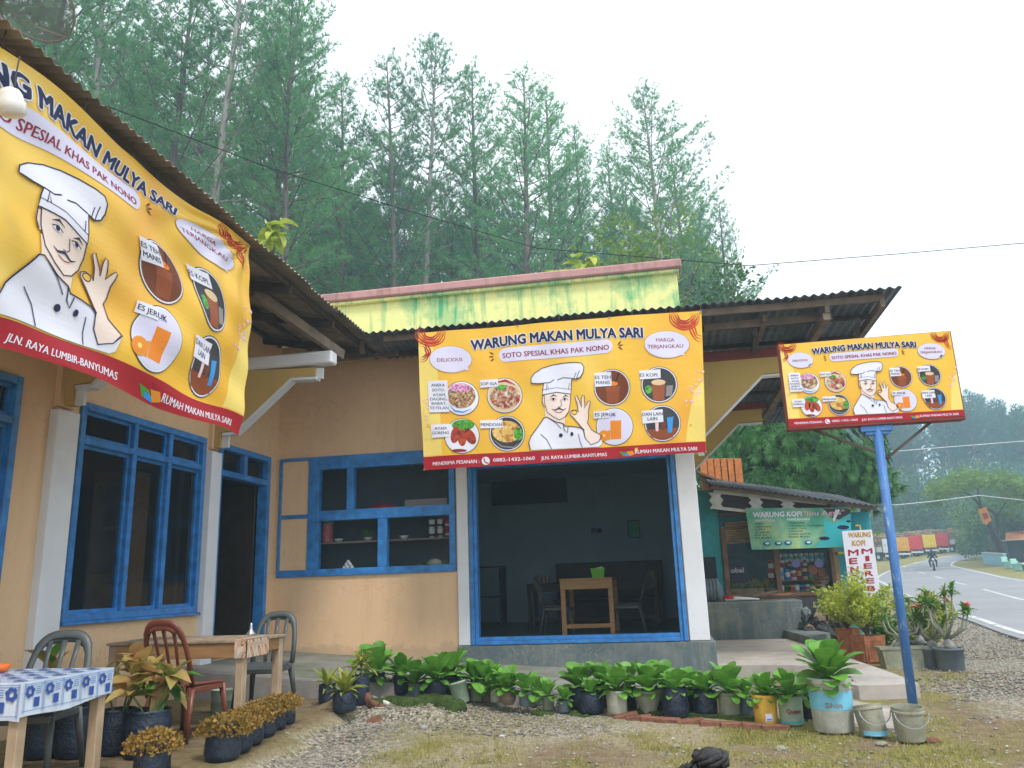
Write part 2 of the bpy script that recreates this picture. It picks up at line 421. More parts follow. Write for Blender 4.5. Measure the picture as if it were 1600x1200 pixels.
def vn(x, y, s, seed):
    if seed not in _g: _g[seed] = np.random.default_rng(seed).random((64, 64))
    g = _g[seed]; X, Y = x/s, y/s; xi, yi = math.floor(X), math.floor(Y); fx, fy = X-xi, Y-yi; fx = fx*fx*(3-2*fx); fy = fy*fy*(3-2*fy)
    return (g[xi % 64, yi % 64]*(1-fx)+g[(xi+1) % 64, yi % 64]*fx)*(1-fy)+(g[xi % 64, (yi+1) % 64]*(1-fx)+g[(xi+1) % 64, (yi+1) % 64]*fx)*fy
def sm(a, b, x): t = min(1, max(0, (x-a)/(b-a))); return t*t*(3-2*t)
def cover(x, y):
    """(gravel, grass, earth) weights: which material lies where"""
    grass = sm(.42, .62, .6*vn(x, y, .9, 1)+.4*vn(x, y, .25, 2)); gravel = 0; earth = 0
    if x < edge_x(y) and y < 9: return (0, .12+.25*sm(.5, .8, vn(x, y, .5, 5)), 1)
    if y < 9.2:
        g = .85*sm(7.3, 7.75, y + .45*vn(x, y, .5, 3)) * (1-sm(-.6, .5, x+.5*vn(x, y, .5, 9)))      # grey chippings in front of the pots, left part
        g = max(g, 1-sm(-2.55, -1.7, x+.4*vn(x, y, .5, 4)))
        gravel = max(gravel, g)
        earth = .9*sm(.45, .8, vn(x, y, .8, 6))*(1-gravel)
        earth = max(earth, .75*sm(.2, 1.6, x+.9*(vn(x, y, .5, 15)-.5))*sm(.25, .6, vn(x, y, .7, 16)))
        if x > 2.0: earth = max(earth, sm(2.0, 2.6, x+.4*(vn(x, y, .4, 8)-.5))); grass *= .4
    else:
        earth = .5*sm(.4, .7, vn(x, y, 1.3, 6))
        if x > 2.2 and y < 11.2: earth = max(earth, 1-sm(10.2, 11.0, y+.6*vn(x, y, .6, 7))); 
    if x > 2.5 and y > 8:
        dr, q = road_t(x, y)
        gr = sm(.0, .5, x - (q.x - 2.5) + .8*(vn(x, y, .7, 12)-.5))
        if 8 < y < 40: gravel = max(gravel, gr*(1 if y > 9 else .8))
    if y > 90 or x < -8 or x > 22 or y > 45: grass = max(grass, .75); 
    return (gravel, grass, earth)
def axis(lo, hi, fine_lo, fine_hi, step, growth=1.22):
    a = list(np.arange(fine_lo, fine_hi+1e-6, step)); s = step; x = fine_hi
    while x < hi: s *= growth; x += s; a.append(x)
    s = step; x = fine_lo; b_ = []
    while x > lo: s *= growth; x -= s; b_.append(x)
    return b_[::-1]+a
xs = axis(-330, 420, -3.6, 8.0, .13); ys = axis(-90, 560, 4.8, 13.5, .13)
vs = []; col = []
for y in ys:
    for x in xs:
        z = h_ground(x, y) + .018*(vn(x, y, .35, 21)-.5) + .03*(vn(x, y, 1.7, 22)-.5)
        if x < -3.6 or x > 8 or y > 13.5: z = min(z, h_ground(x, y)+.01)
        if y > 160: z = rise(x*.2+30, 160)+0*y
        if 14 < y <= 160: z -= .02
        vs.append((x, y, z)); col.append((*cover(x, y), 1.0))
nx = len(xs); fs = [(j*nx+i, j*nx+i+1, (j+1)*nx+i+1, (j+1)*nx+i) for j in range(len(ys)-1) for i in range(nx-1)]
me = bpy.data.meshes.new('ground'); me.from_pydata(vs, [], fs)
ca = me.color_attributes.new('cover', 'FLOAT_COLOR', 'POINT'); ca.data.foreach_set('color', np.array(col, dtype=np.float32).ravel())
me.polygons.foreach_set('use_smooth', [True]*len(fs))
m, n, b = newmat('ground')
at = n.nodes.new('ShaderNodeAttribute'); at.attribute_name = 'cover'; sp = n.nodes.new('ShaderNodeSeparateColor'); L(n, at.outputs['Color'], sp.inputs[0])
v = coords(n, (1, 1, 1), False)
vo = n.nodes.new('ShaderNodeTexVoronoi'); vo.inputs['Scale'].default_value = 38; L(n, v, vo.inputs['Vector'])
vo2 = n.nodes.new('ShaderNodeTexVoronoi'); vo2.inputs['Scale'].default_value = 90; L(n, v, vo2.inputs['Vector'])
sep = n.nodes.new('ShaderNodeSeparateColor'); L(n, vo.outputs['Color'], sep.inputs[0])
grav = ramp(n, sep.outputs[0], [(0, (.12, .105, .08)), (.5, (.27, .24, .19)), (1, (.48, .43, .36))])
soil = ramp(n, noise(n, 9, 8, .7, v), [(.3, (.13, .085, .055)), (.7, (.33, .24, .155))])
g1 = ramp(n, noise(n, 30, 6, .7, v), [(.3, (.13, .14, .03)), (.55, (.30, .26, .08)), (.75, (.50, .41, .20))])
litter = ramp(n, noise(n, 22, 7, .75, v), [(.3, (.20, .165, .115)), (.5, (.37, .305, .205)), (.72, (.54, .46, .33))])
c0 = mixc(n, sp.outputs[2], litter, soil); c1 = mixc(n, sp.outputs[1], c0, g1); c2 = mixc(n, sp.outputs[0], c1, grav)
L(n, c2, b.inputs['Base Color']); b.inputs['Roughness'].default_value = .95; b.inputs['Specular IOR Level'].default_value = .15
hh = mixc(n, sp.outputs[0], mixc(n, .5, noise(n, 26, 8, .75, v), vo2.outputs['Distance']), vo.outputs['Distance'])
bump(n, b, hh, .9, .03)
me.materials.append(m); ground = struct(link('ground', me))

# ------------------------------------------------------------------ road with markings
m, n, b = newmat('asphalt'); v = coords(n, (1, 1, 1), False)
c = ramp(n, noise(n, .35, 6, .65, v), [(.3, (.23, .22, .24)), (.7, (.32, .31, .33))])
L(n, mixc(n, .35, c, ramp(n, noise(n, 60, 3, .6, v), [(.3, (.10, .10, .11)), (.7, (.36, .36, .37))])), b.inputs['Base Color'])
b.inputs['Roughness'].default_value = .7; bump(n, b, noise(n, 80, 4, .7, v), .3, .01)
stained('line_white', (.62, .62, .62), (.30, .295, .32), .8, 6, .48, .62, False, .2, .05)
NW = 9
def road_pt(i, w, up=.02): p = Lr[i].lerp(Rr[i], w); return Vector((p.x, p.y, rise(p.x, p.y)+up))
mb = MB(); mb.v = [road_pt(i, w/(NW-1)) for i in range(NRS) for w in range(NW)]
mb.f = [(i*NW+w, i*NW+w+1, (i+1)*NW+w+1, (i+1)*NW+w) for i in range(NRS-1) for w in range(NW-1)]; mb.m = [0]*len(mb.f)
# skirt so the road edge has thickness
k0 = len(mb.v)
for i in range(NRS):
    for w in (0, NW-1): p = road_pt(i, w/(NW-1)); mb.v.append(p-Vector((0, 0, .12)))
for i in range(NRS-1):
    mb.f += [(i*NW, (i+1)*NW, k0+2*i+2, k0+2*i), (i*NW+NW-1, k0+2*i+1, k0+2*i+3, (i+1)*NW+NW-1)]; mb.m += [0, 0]
road = struct(mb.build('road', 'asphalt'))
mk = MB()
def ribbon(pts, wd):
    pts = [Vector((p.x, p.y, 0)) for p in pts]
    for i in range(len(pts)-1):
        t = (pts[i+1]-pts[i]).normalized(); nn = Vector((-t.y, t.x, 0))*wd/2; q = []
        for a, s_ in ((i, 1), (i, -1), (i+1, -1), (i+1, 1)):
            p = pts[a]+nn*s_; q.append((p.x, p.y, rise(p.x, p.y)+.026))
        mk.add(q, [(0, 1, 2, 3)])
for i in range(NRS-1):
    for w in (.035, .955): ribbon([road_pt(i, w), road_pt(i+1, w)], .16)
for a, b_ in (((1536, 921.5), (1600, 939)), ((1492, 910.5), (1509.6, 914.5)), ((1460, 901), (1473, 904.5)), ((1435, 894), (1445.5, 897)), ((1420.7, 889.4), (1427, 891)), ((1411.5, 884.5), (1415, 887)), ((1427, 881), (1432, 879)), ((1444.5, 875.5), (1450, 874)), ((1660, 955), (1740, 980))):
    P, Q = terr(*a), terr(*b_); ribbon([P, P.lerp(Q, .5), Q], .15)
struct(mk.build('road_markings', 'line_white', road))

# ------------------------------------------------------------------ concrete terraces and ramp
mb = MB()   # terrace before the door, falling to the right
ZT = lambda x: .45 - .21*(x+5.65)/2.8 if x < -2.84 else .24 - .20*(x+2.84)/3.4
X_ = [-5.65, -4.8, -4.0, -3.4, -2.84, -1.9, -1.0, 0, .56]; EY = {-5.65: 8.88, -4.8: 8.86, -4.0: 8.84, -3.4: 8.86, -2.84: 8.92, -1.9: 9.0, -1.0: 9.15, 0: 9.4, .56: 9.7}
for x in X_: mb.v += [(x, EY[x], ZT(x)), (x, 11.22, ZT(x)), (x, EY[x]-.012, ZT(x)-.03), (x, EY[x]-.02, -.05)]
for i in range(len(X_)-1):
    a, c = 4*i, 4*i+4; mb.f += [(a, c, c+1, a+1), (a+2, c+2, c, a), (a+3, c+3, c+2, a+2)]; mb.m += [0, 1, 1]
struct(mb.build('terrace', ['concrete_floor', 'concrete_face']))
mb = MB()   # pale platform at the corner
top = [(.60, 11.0), (1.72, 10.75), (1.95, 11.9), (2.1, 13.3), (2.25, 15.0), (.60, 15.0)]
mb.prism([(x, y, -.1) for x, y in top], (0, 0, .27), 0)
struct(mb.build('platform', ['concrete_pale']))
mb = MB()
g = [(1284, 1022), (1330, 1030), (1360, 1040), (1400, 1054), (1436, 1069), (1390, 1071), (1341, 1072), (1310, 1068), (1284, 1058)]
P = [az(x, y, .13) for x, y in g]; P = [Vector((2.02, 12.9, .13)), Vector((2.12, 13.4, .13))] + P + [Vector((1.75, 10.6, .13))]
mb.prism([(p.x, p.y, -.1) for p in P], (0, 0, .235), 0)
o = struct(mb.build('ramp', ['concrete_pale']))
mb = MB(); g = [(1255, 1070), (1345, 1098), (1420, 1108), (1440, 1122), (1410, 1140), (1300, 1135), (1245, 1110)]
P = [az(x, y, .02) for x, y in g]; mb.prism([(p.x, p.y, -.05) for p in P], (0, 0, .078)); struct(mb.build('pavement', ['concrete_pale']))
t = thing('concrete_block', 'long grey concrete plinth behind the white corner pillar, cluttered on top', 'plinth', (.6, 15.3, .12))
mb = MB(); mb.cbox((.6, 15.3, .12), (2.38, 16.2, .80), .02); child(mb, 'plinth', 'concrete_dark', t)
t = thing('concrete_step', 'low dark concrete step at the right end of the grey plinth', 'step', (2.0, 14.2, .1))
mb = MB(); mb.prism([(2.0, 15.28, .0), (2.45, 15.28, .0), (2.6, 14.3, .0), (2.15, 13.5, .0)], (0, 0, .30)); child(mb, 'step', 'concrete_dark', t)

# ------------------------------------------------------------------ the restaurant
B = 11.2; A = -5.65; FL = .46
bld = thing('restaurant_building', 'long L-shaped peach painted restaurant with blue window frames and corrugated roofs', 'building', (-3, 11.2, 0))
def part(mb, name, mats, parent=None, smooth=False): return child(mb, name, mats, bld if parent is None else parent, smooth)
# front wall (plane Y=B), openings: service window and dining room opening
W1 = (-5.62, -2.87, 1.46, 3.21); OP = (-2.67, .26, .46, 2.98)
mb = MB()
def wall_y(mb, x0, x1, z0, z1, y0=B, y1=B+.16, mi=0): mb.box((x0, y0, z0), (x1, y1, z1), mi)
wall_y(mb, -5.65, -2.87, .0, 1.46); wall_y(mb, -5.65, -5.62, 1.46, 3.21); wall_y(mb, -5.65, OP[0], 3.21, 5.0)
wall_y(mb, -2.87, -2.67, .0, 3.21); wall_y(mb, OP[0], OP[1], 2.98, 5.0); wall_y(mb, OP[1], .52, .46, 5.0)
part(mb, 'front_wall', 'plaster_peach')
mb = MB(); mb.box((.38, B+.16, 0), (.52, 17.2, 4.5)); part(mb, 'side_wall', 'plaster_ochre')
mb = MB(); wall_y(mb, -9.0, .53, 4.98, 5.60, B+.02, B+.16); part(mb, 'parapet', 'plaster_lemon')
mb = MB(); mb.cbox((-9.0, B-.05, 5.60), (.56, B+.24, 5.655), .01, 0); mb.cbox((-9.0, B-.10, 5.655), (.60, B+.28, 5.79), .02, 1)
part(mb, 'coping', ['plaster_lemon', 'coping_pink'])
mb = MB(); mb.cbox((-2.87, B-.05, .0), (.60, B+.3, .455), .015); mb.cbox((.40, B+.3, 0), (.60, 17.2, .45), .01); part(mb, 'plinth', 'concrete_dark')
for a, c, z in ((-2.85, -2.685, 3.1), (.275, .535, 3.12)):
    mb = MB(); mb.cbox((a, B-.045, .46), (c, B+.1, z), .008); part(mb, 'pillar', 'white_paint')
# left wall (plane X=A) with windows and door
mb = MB(); X0, X1 = A-.16, A
def wall_x(y0, y1, z0, z1): mb.box((X0, y0, z0), (X1, y1, z1))
WL = [(3.1, 6.13, 1.06, 3.26), (6.91, 9.19, 1.06, 3.21)]; DR = (9.50, 10.92, FL, 3.21)
wall_x(-1, 3.1, -.1, 5.1); wall_x(3.1, 6.13, -.1, 1.06); wall_x(3.1, 6.13, 3.26, 5.1); wall_x(6.13, 6.91, -.1, 5.1)
wall_x(6.91, 9.19, -.1, 1.06); wall_x(6.91, 9.19, 3.21, 5.1); wall_x(9.19, 9.50, -.1, 5.1); wall_x(9.5, 10.92, -.1, FL); wall_x(9.5, 10.92, 3.21, 5.1); wall_x(10.92, 11.2, -.1, 5.1)
part(mb, 'side_wall', 'plaster_peach')
for y0, y1 in ((6.52, 6.82), (9.235, 9.47)):
    mb = MB(); mb.cbox((A-.02, y0, -.05), (A+.09, y1, 3.05), .008)
    mb.cbox((A-.02, y0+.03, 3.085), (A+.06, y1-.03, 4.6), .005, 1); part(mb, 'pillar', ['white_paint', 'plaster_peach'])
# rooms behind, seen through the openings
mb = MB()
mb.box((-5.6, 17.0, 0), (.38, 17.15, 3.6)); mb.box((-5.62, B+.16, 0), (-5.55, 17.0, 3.6)); mb.box((.30, B+.16, .46), (.379, 17.0, 3.6))
part(mb, 'room_wall', 'room_wall')
mb = MB(); mb.box((-5.6, B+.16, 3.4), (.38, 17.1, 3.5)); part(mb, 'ceiling', 'room_wall')
mb = MB(); mb.box((-5.6, B+.16, .2), (.38, 17.1, FL)); mb.box((-9, 1, .2), (X0, 12, FL-.005)); part(mb, 'room_floor', 'floor_tile')
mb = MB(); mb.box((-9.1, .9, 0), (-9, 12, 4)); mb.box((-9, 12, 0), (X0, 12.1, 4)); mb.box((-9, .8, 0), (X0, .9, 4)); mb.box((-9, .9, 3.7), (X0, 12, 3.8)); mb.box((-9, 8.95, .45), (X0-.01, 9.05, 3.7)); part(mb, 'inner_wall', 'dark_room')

def frame_x(y0, y1, z0, z1, muns, transom, name='window'):
    """window in the left wall; muns = mullion centres, transom = height; each pane is a part of the window"""
    w = MB(); t_ = .075; xo, xi = A+.035, A-.10
    w.cbox((xi, y0, z0), (xo, y0+t_, z1), .006); w.cbox((xi, y1-t_, z0), (xo, y1, z1), .006)
    w.cbox((xi, y0+t_, z0), (xo, y1-t_, z0+t_), .006); w.cbox((xi, y0+t_, z1-t_), (xo, y1-t_, z1), .006)
    w.cbox((xi, y0+t_, transom-.035), (xo-.004, y1-t_, transom+.035), .006)
    for q in muns: w.cbox((xi+.002, q-.035, z0+t_), (xo-.008, q+.035, z1-t_), .006)
    w.cbox((A, y0-.02, z0-.03), (xo+.03, y1+.02, z0), .004)
    # inner sashes
    cells = [y0+t_]+[v for q in muns for v in (q-.035, q+.035)]+[y1-t_]
    f = child(w, name, 'blue_paint', bld)
    for i in range(0, len(cells), 2):
        for za, zb in ((z0+t_, transom-.035), (transom+.035, z1-t_)):
            s_ = MB(); ya, yb = cells[i]+.003, cells[i+1]-.003; e = .035; a_, b_ = A-.075, A-.02
            s_.box((a_, ya, za), (b_, ya+e, zb)); s_.box((a_, yb-e, za), (b_, yb, zb)); s_.box((a_, ya+e, za), (b_, yb-e, za+e)); s_.box((a_, ya+e, zb-e), (b_, yb-e, zb))
            s_.v = [(x-bld.location.x, y-bld.location.y, z-bld.location.z) for x, y, z in s_.v]; s_.build('sash', 'blue_paint', f)
            g_ = MB(); g_.box((A-.052, ya+e-.005, za+e-.005), (A-.047, yb-e+.005, zb-e+.005)); g_.v = [(x-bld.location.x, y-bld.location.y, z-bld.location.z) for x, y, z in g_.v]; g_.build('pane', 'glass_dark', f)
    return f
m1 = ax(201, 800, A).y; m2 = ax(258, 800, A).y
frame_x(6.91, 9.19, 1.06, 3.21, [m1, m2], 2.82)
frame_x(3.1, 6.13, 1.06, 3.26, [4.1, 5.12], 2.85)
# door with a fanlight
w = MB(); t_ = .085; xo, xi = A+.04, A-.12; y0, y1 = DR[0], DR[1]
w.cbox((xi, y0, FL), (xo, y0+t_, 3.21), .006); w.cbox((xi, y1-t_, FL), (xo, y1, 3.21), .006); w.cbox((xi, y0+t_, 3.13), (xo, y1-t_, 3.21), .006)
w.cbox((xi, y0+t_, 2.78), (xo-.004, y1-t_, 2.86), .006); w.cbox((xi+.01, 10.17, 2.86), (xo-.01, 10.25, 3.13), .006)
df = child(w, 'door_frame', 'blue_paint', bld)
for ya, yb in ((y0+t_, 10.17), (10.25, y1-t_)):
    g_ = MB(); g_.box((A-.052, ya, 2.86), (A-.047, yb, 3.13)); g_.v = [(x-bld.location.x, y-bld.location.y, z-bld.location.z) for x, y, z in g_.v]; g_.build('pane', 'glass_dark', df)
w = MB(); w.cbox((A-.95, y1-t_-.05, FL+.01), (A-.13, y1-t_-.01, 2.77), .006); child(w, 'door', 'dark_wood', bld)

# service window in the front wall
fy0, fy1 = B-.035, B+.10
def bar(mb, xa, xb, za, zb, y0=fy0, y1=fy1): mb.cbox((xa, y0, za), (xb, y1, zb), .006)
w = MB(); xs0, xs1, z0, z1 = -5.60, -2.875, 1.46, 3.215
XL = ay(482, 800, B).x; XG = ay(501, 800, B).x
bar(w, xs0, xs1, z0, z0+.10); bar(w, xs0, XL, z1-.045, z1); bar(w, XL, xs1, z1-.20, z1); bar(w, xs0, xs0+.045, z0+.1, z1-.045)
bar(w, XL-.0, XG-.02, z0+.1, z1-.2)
zt = ay(600, 800, B).z; bar(w, XG-.02, xs1, zt-.09, zt+.06, fy0+.003, fy1); xm = ay(548, 765, B).x; bar(w, xm-.055, xm+.055, zt+.06, z1-.2, fy0+.006, fy1-.004)
xl = ay(598, 845, B).x; bar(w, xl-.07, xl+.07, z0+.1, zt-.09, fy0+.006, fy1-.004); bar(w, xs1-.09, xs1, z0+.1, z1-.2)
zm = ay(458, 808, B).z; bar(w, xs0+.045, XL, zm-.03, zm+.03, fy0+.01, fy1)
sw = child(w, 'window', 'blue_paint', bld)
def sub(mb, name, mats, parent):
    mb.v = [(x-bld.location.x, y-bld.location.y, z-bld.location.z) for x, y, z in mb.v]; return mb.build(name, mats, parent)
for za, zb in ((z0+.1, zm-.03), (zm+.03, z1-.045)):
    g_ = MB(); g_.box((xs0+.045, B-.01, za), (XL, B+.02, zb)); sub(g_, 'panel', 'plaster_peach', sw)
for xa, xb, za, zb in ((XG-.02, xm-.055, zt+.06, z1-.2), (xm+.055, xs1-.09, zt+.06, z1-.2), (XG-.02, xl-.07, z0+.1, zt-.09), (xl+.07, xs1-.09, z0+.1, zt-.09)):
    g_ = MB(); g_.box((xa, B+.05, za), (xb, B+.054, zb)); sub(g_, 'pane', 'glass_clear', sw)
# display shelves behind the glass
w = MB(); zs = ay(600, 845, 11.55).z; w.box((-5.3, B+.11, zs-.02), (-2.9, B+.55, zs)); w.box((-5.3, B+.11, 1.46), (-2.9, B+.6, 1.50)); w.box((-5.3, B+.11, zt-.02), (-2.9, B+.55, zt+.0))
part(w, 'display_shelf', 'timber_grey')
w = MB(); w.box((-5.3, B+.62, 1.2), (-2.9, B+.66, 3.3)); simple('cabinet_teal', (.07, .10, .11), .8, .1, 3); part(w, 'cabinet_back', 'cabinet_teal')
# frame of the dining-room opening
w = MB(); a, c, z0, z1 = OP
for off, th, yy in ((0, .055, -.055), (.055, .05, -.02)):
    w.cbox((a+off, B+yy, z0+off*.0), (a+off+th, B+.11, z1), .005); w.cbox((c-off-th, B+yy, z0), (c-off, B+.11, z1), .005)
w.cbox((a+.105, B-.055, z0), (c-.105, B+.11, z0+.05), .005); w.cbox((a+.105, B-.02, z0+.05), (c-.105, B+.11, z0+.10), .005); w.cbox((a+.105, B-.045, z1-.09), (c-.105, B+.11, z1), .005)
part(w, 'opening_frame', 'blue_paint')

# ------------------------------------------------------------------ corrugated roofs
def corr(mb, o, du, dv, lu, lv, wave, amp, th=.004, nv=3, ph=0):
    """sheet: waves run along u, ridges along v; o origin, du/dv unit vectors"""
    o, du, dv = Vector(o), Vector(du).normalized(), Vector(dv).normalized(); nn = du.cross(dv).normalized()
    if nn.z < 0: nn = -nn
    nu = max(4, int(lu/wave*6)); base = len(mb.v)
    for s_ in (0, 1):
        for j in range(nv+1):
            for i in range(nu+1):
                u_ = lu*i/nu; h = amp*math.cos(2*math.pi*(u_+ph)/wave) - s_*th
                mb.v.append(tuple(o+du*u_+dv*(lv*j/nv)+nn*h))
    W = nu+1; N = W*(nv+1)
    for j in range(nv):
        for i in range(nu):
            a = base+j*W+i; mb.f.append((a, a+1, a+W+1, a+W)); mb.f.append((a+N, a+N+W, a+N+W+1, a+N+1)); mb.m += [0, 0]
    for i in range(nu):
        a = base+i; mb.f.append((a, a+N, a+N+1, a+1)); mb.m.append(0); a = base+nv*W+i; mb.f.append((a, a+1, a+N+1, a+N)); mb.m.append(0)
# left roof: eave at X=-3.82, sheets 0.9 m wide along Y
SL = .20; y = 1.2; i = 0
zE = lambda y: 4.86-.024*(y-3.6) if y > 3.6 else 4.86
while y < 11.1:
    wd = min(.92, 11.15-y); mb = MB(); j = rnd.uniform(-.02, .02)
    corr(mb, (-3.82+j, y, zE(y)+.012*(i % 2)), (0, 1, -.024), (-1, 0, SL), wd+.05, 2.4, .094, .014, nv=2); part(mb, 'roof_sheet', 'zinc_old', smooth=False)
    mb = MB(); corr(mb, (-3.82-2.2, y, zE(y)+2.2*SL+.02), (0, 1, -.024), (-1, 0, SL), wd+.05, 3.0, .094, .014, nv=2); part(mb, 'roof_sheet', 'zinc_old')
    y += .87; i += 1
mb = MB()
for k, dx in enumerate((.22, .75, 1.3, 1.8, 2.5)):
    x = -3.82-dx; mb.beam((x, 1.2, zE(3.6)+dx*SL-.05), (x, 11.1, zE(11)+dx*SL-.05), .055, .06)
part(mb, 'purlin', 'timber_dark')
for yy in (3.0, 4.9, 6.67, 8.1, 9.35, 10.6):
    mb = MB(); mb.beam((-4.0, yy, zE(yy)-.08), (-6.4, yy, zE(yy)-.12+2.45*SL+.03), .06, .11); part(mb, 'rafter', 'timber_dark')
mb = MB(); mb.beam(ax(395, 455, -4.5), (-4.02, 9.7, 4.32), .07, .13); part(mb, 'strut', 'timber_grey')
mb = MB(); mb.beam(ay(522, 561, 10.9), ay(660, 549, 10.9), .08, .06); mb.beam(ay(566, 532, 10.3), ay(566, 553, 10.3), .06, .05, up=(0, 1, 0)); part(mb, 'tie_beam', 'timber_grey')
# front and right roof: eave at Y=10
xx = -3.90; i = 0
zF = lambda x, y: (4.71 - .03*(x+3.82)/4.5 if x < .7 else 4.68 - .01*(x-.7)) - .03*(y-10)
while xx < 3.1:
    wd = min(.94, 3.12-xx); mb = MB(); far = 1.25 if xx < .2 else 7.4+max(0, (xx-1.2))*.3
    j = rnd.uniform(-.025, .025); mb = MB(); corr(mb, (xx, 10.0+j, zF(xx, 10)+.012*(i % 2)), (1, 0, -.006), (0, 1, -.03), wd+.05, far, .112, .016, nv=4, ph=xx); part(mb, 'roof_sheet', 'zinc_grey'); xx += .9; i += 1
for yy, x0, w_, h_ in ((10.18, -3.6, .06, .09), (10.85, -3.6, .05, .06), (11.75, .56, .05, .06), (12.7, .56, .05, .06), (13.7, .56, .05, .06), (14.7, .56, .05, .06), (15.8, .56, .05, .06)):
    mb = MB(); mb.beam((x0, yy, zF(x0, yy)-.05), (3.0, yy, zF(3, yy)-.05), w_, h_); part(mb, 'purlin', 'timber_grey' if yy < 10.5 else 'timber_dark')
for x_, y0, y1 in ((.62, 10.1, 17), (1.55, 10.3, 17), (2.3, 10.15, 17), (2.95, 10.1, 17.3)):
    mb = MB(); mb.beam((x_, y0, zF(x_, y0)-.14), (x_, y1, zF(x_, y1)-.14), .055, .10); part(mb, 'rafter', 'timber_grey')
mb = MB(); mb.beam(az(1292, 494, 4.42), az(1192, 655, 4.22), .09, .09); part(mb, 'strut', 'timber_grey')
mb = MB(); mb.beam(ay(1100, 512, 10.5), ay(1300, 494, 10.5), .07, .09); part(mb, 'tie_beam', 'timber_grey')
mb = MB(); mb.beam(az(1180, 520, 4.4), az(1178, 548, 4.3), .07, .07, up=(0, 1, 0)); part(mb, 'hanger', 'timber_dark'); mb = MB(); mb.beam(az(1340, 500, 4.4), az(1340, 530, 4.38), .06, .06, up=(0, 1, 0)); part(mb, 'hanger', 'timber_dark')

# ------------------------------------------------------------------ eave brackets
def bracket_left(y):
    mb = MB(); t_ = .11
    web = [(-5.65, 4.12), (-4.22, 4.06), (-4.22, 3.945), (-4.52, 3.955), (-5.30, 3.31), (-5.50, 3.30), (-5.50, 3.10), (-5.65, 3.10)]
    mb.prism([(x, y-t_/2, z) for x, z in web], (0, t_, 0), 0)
    # white edging along the underside, proud of the web
    e = [(-4.20, 4.06), (-4.20, 3.92), (-4.54, 3.93), (-5.30, 3.275), (-5.475, 3.27), (-5.475, 3.10)]
    for p, q in zip(e, e[1:]): mb.beam((p[0], y, p[1]), (q[0], y, q[1]), t_+.03, .035, 1, up=(0, 1, 0) if p[0] == q[0] else (0, 0, 1))
    mb.cbox((-5.6, y-.09, 4.10), (-3.98, y+.09, 4.27), .02, 1)
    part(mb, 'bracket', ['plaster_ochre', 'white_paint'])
bracket_left(6.67); bracket_left(9.35)
def bracket_right(y):
    mb = MB(); t_ = .11
    web = [(.52, 4.22), (2.0, 4.27), (2.0, 3.99), (1.58, 3.985), (.72, 3.20), (.60, 3.12), (.60, 2.9), (.52, 2.9)]
    mb.prism([(x, y-t_/2, z) for x, z in web], (0, t_, 0), 0)
    e = [(2.0, 3.965), (1.57, 3.96), (.72, 3.175), (.62, 3.10), (.62, 2.9)]
    for p, q in zip(e, e[1:]): mb.beam((p[0], y, p[1]), (q[0], y, q[1]), t_+.02, .025, 1, up=(0, 0, 1) if p[0] != q[0] else (0, 1, 0))
    mb.cbox((.52, y-.08, 4.22), (2.1, y+.08, 4.36), .01, 2)
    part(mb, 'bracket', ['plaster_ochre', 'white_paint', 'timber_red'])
bracket_right(11.27); bracket_right(15.0)
# ------------------------------------------------------------------ printed banners
PC = dict(p_yellow=(250, 190, 45), p_pale=(252, 222, 120), p_orange=(238, 150, 40), p_red=(175, 22, 38), p_navy=(28, 34, 78), p_white=(238, 236, 250), p_lilac=(226, 220, 246), p_black=(28, 26, 36),
          p_skin=(250, 226, 214), p_brown=(120, 58, 26), p_maroon=(150, 30, 50), p_swirl=(206, 66, 28), p_green=(70, 160, 50), p_blue=(60, 150, 225), p_teal=(60, 190, 200), p_juice=(245, 140, 30), p_slate=(62, 60, 66),
          p_tea=(160, 82, 48), p_cream=(232, 200, 160), p_gold=(206, 160, 70), p_pink=(250, 205, 215), p_crate=(150, 74, 36), p_grey=(150, 140, 140))
for k, c in PC.items(): flat(k, c)
m, n, b = newmat('banner_yellow'); v = coords(n, (.6, 1, 1))
L(n, ramp(n, noise(n, .55, 3, .5, v, .6), [(.3, tuple(x*.86 for x in lin((244, 172, 50)))), (.5, tuple(x*.86 for x in lin((250, 196, 58)))), (.75, tuple(x*.86 for x in lin((253, 224, 125))))]), b.inputs['Base Color'])
b.inputs['Roughness'].default_value = .38; b.inputs['Specular IOR Level'].default_value = .4
def foodmat(name, cols, scale):
    m, n, b = newmat(name); v = coords(n); vo = n.nodes.new('ShaderNodeTexVoronoi'); vo.inputs['Scale'].default_value = scale; L(n, v, vo.inputs['Vector'])
    s = n.nodes.new('ShaderNodeSeparateColor'); L(n, vo.outputs['Color'], s.inputs[0]); mm = mixc(n, .45, s.outputs[0], noise(n, scale*.8, 5, .7, v))
    L(n, ramp(n, mm, [((i+.5)/len(cols)*.7+.15, tuple(x*.8 for x in lin(c))) for i, c in enumerate(cols)]), b.inputs['Base Color']); b.inputs['Roughness'].default_value = .45
foodmat('f_soto', [(110, 40, 20), (235, 215, 180), (130, 55, 25), (200, 150, 90), (70, 25, 15)], 46)
foodmat('f_iga', [(150, 40, 40), (225, 200, 160), (190, 70, 40), (110, 60, 40), (240, 225, 210)], 30)
foodmat('f_ayam', [(170, 40, 15), (205, 75, 25), (120, 25, 10)], 22)
foodmat('f_mendoan', [(235, 180, 80), (250, 215, 130), (190, 120, 40)], 28)
foodmat('f_green', [(60, 150, 40), (110, 200, 60), (40, 110, 30)], 40)
foodmat('f_onion', [(225, 120, 190), (240, 200, 230), (180, 60, 130)], 50)

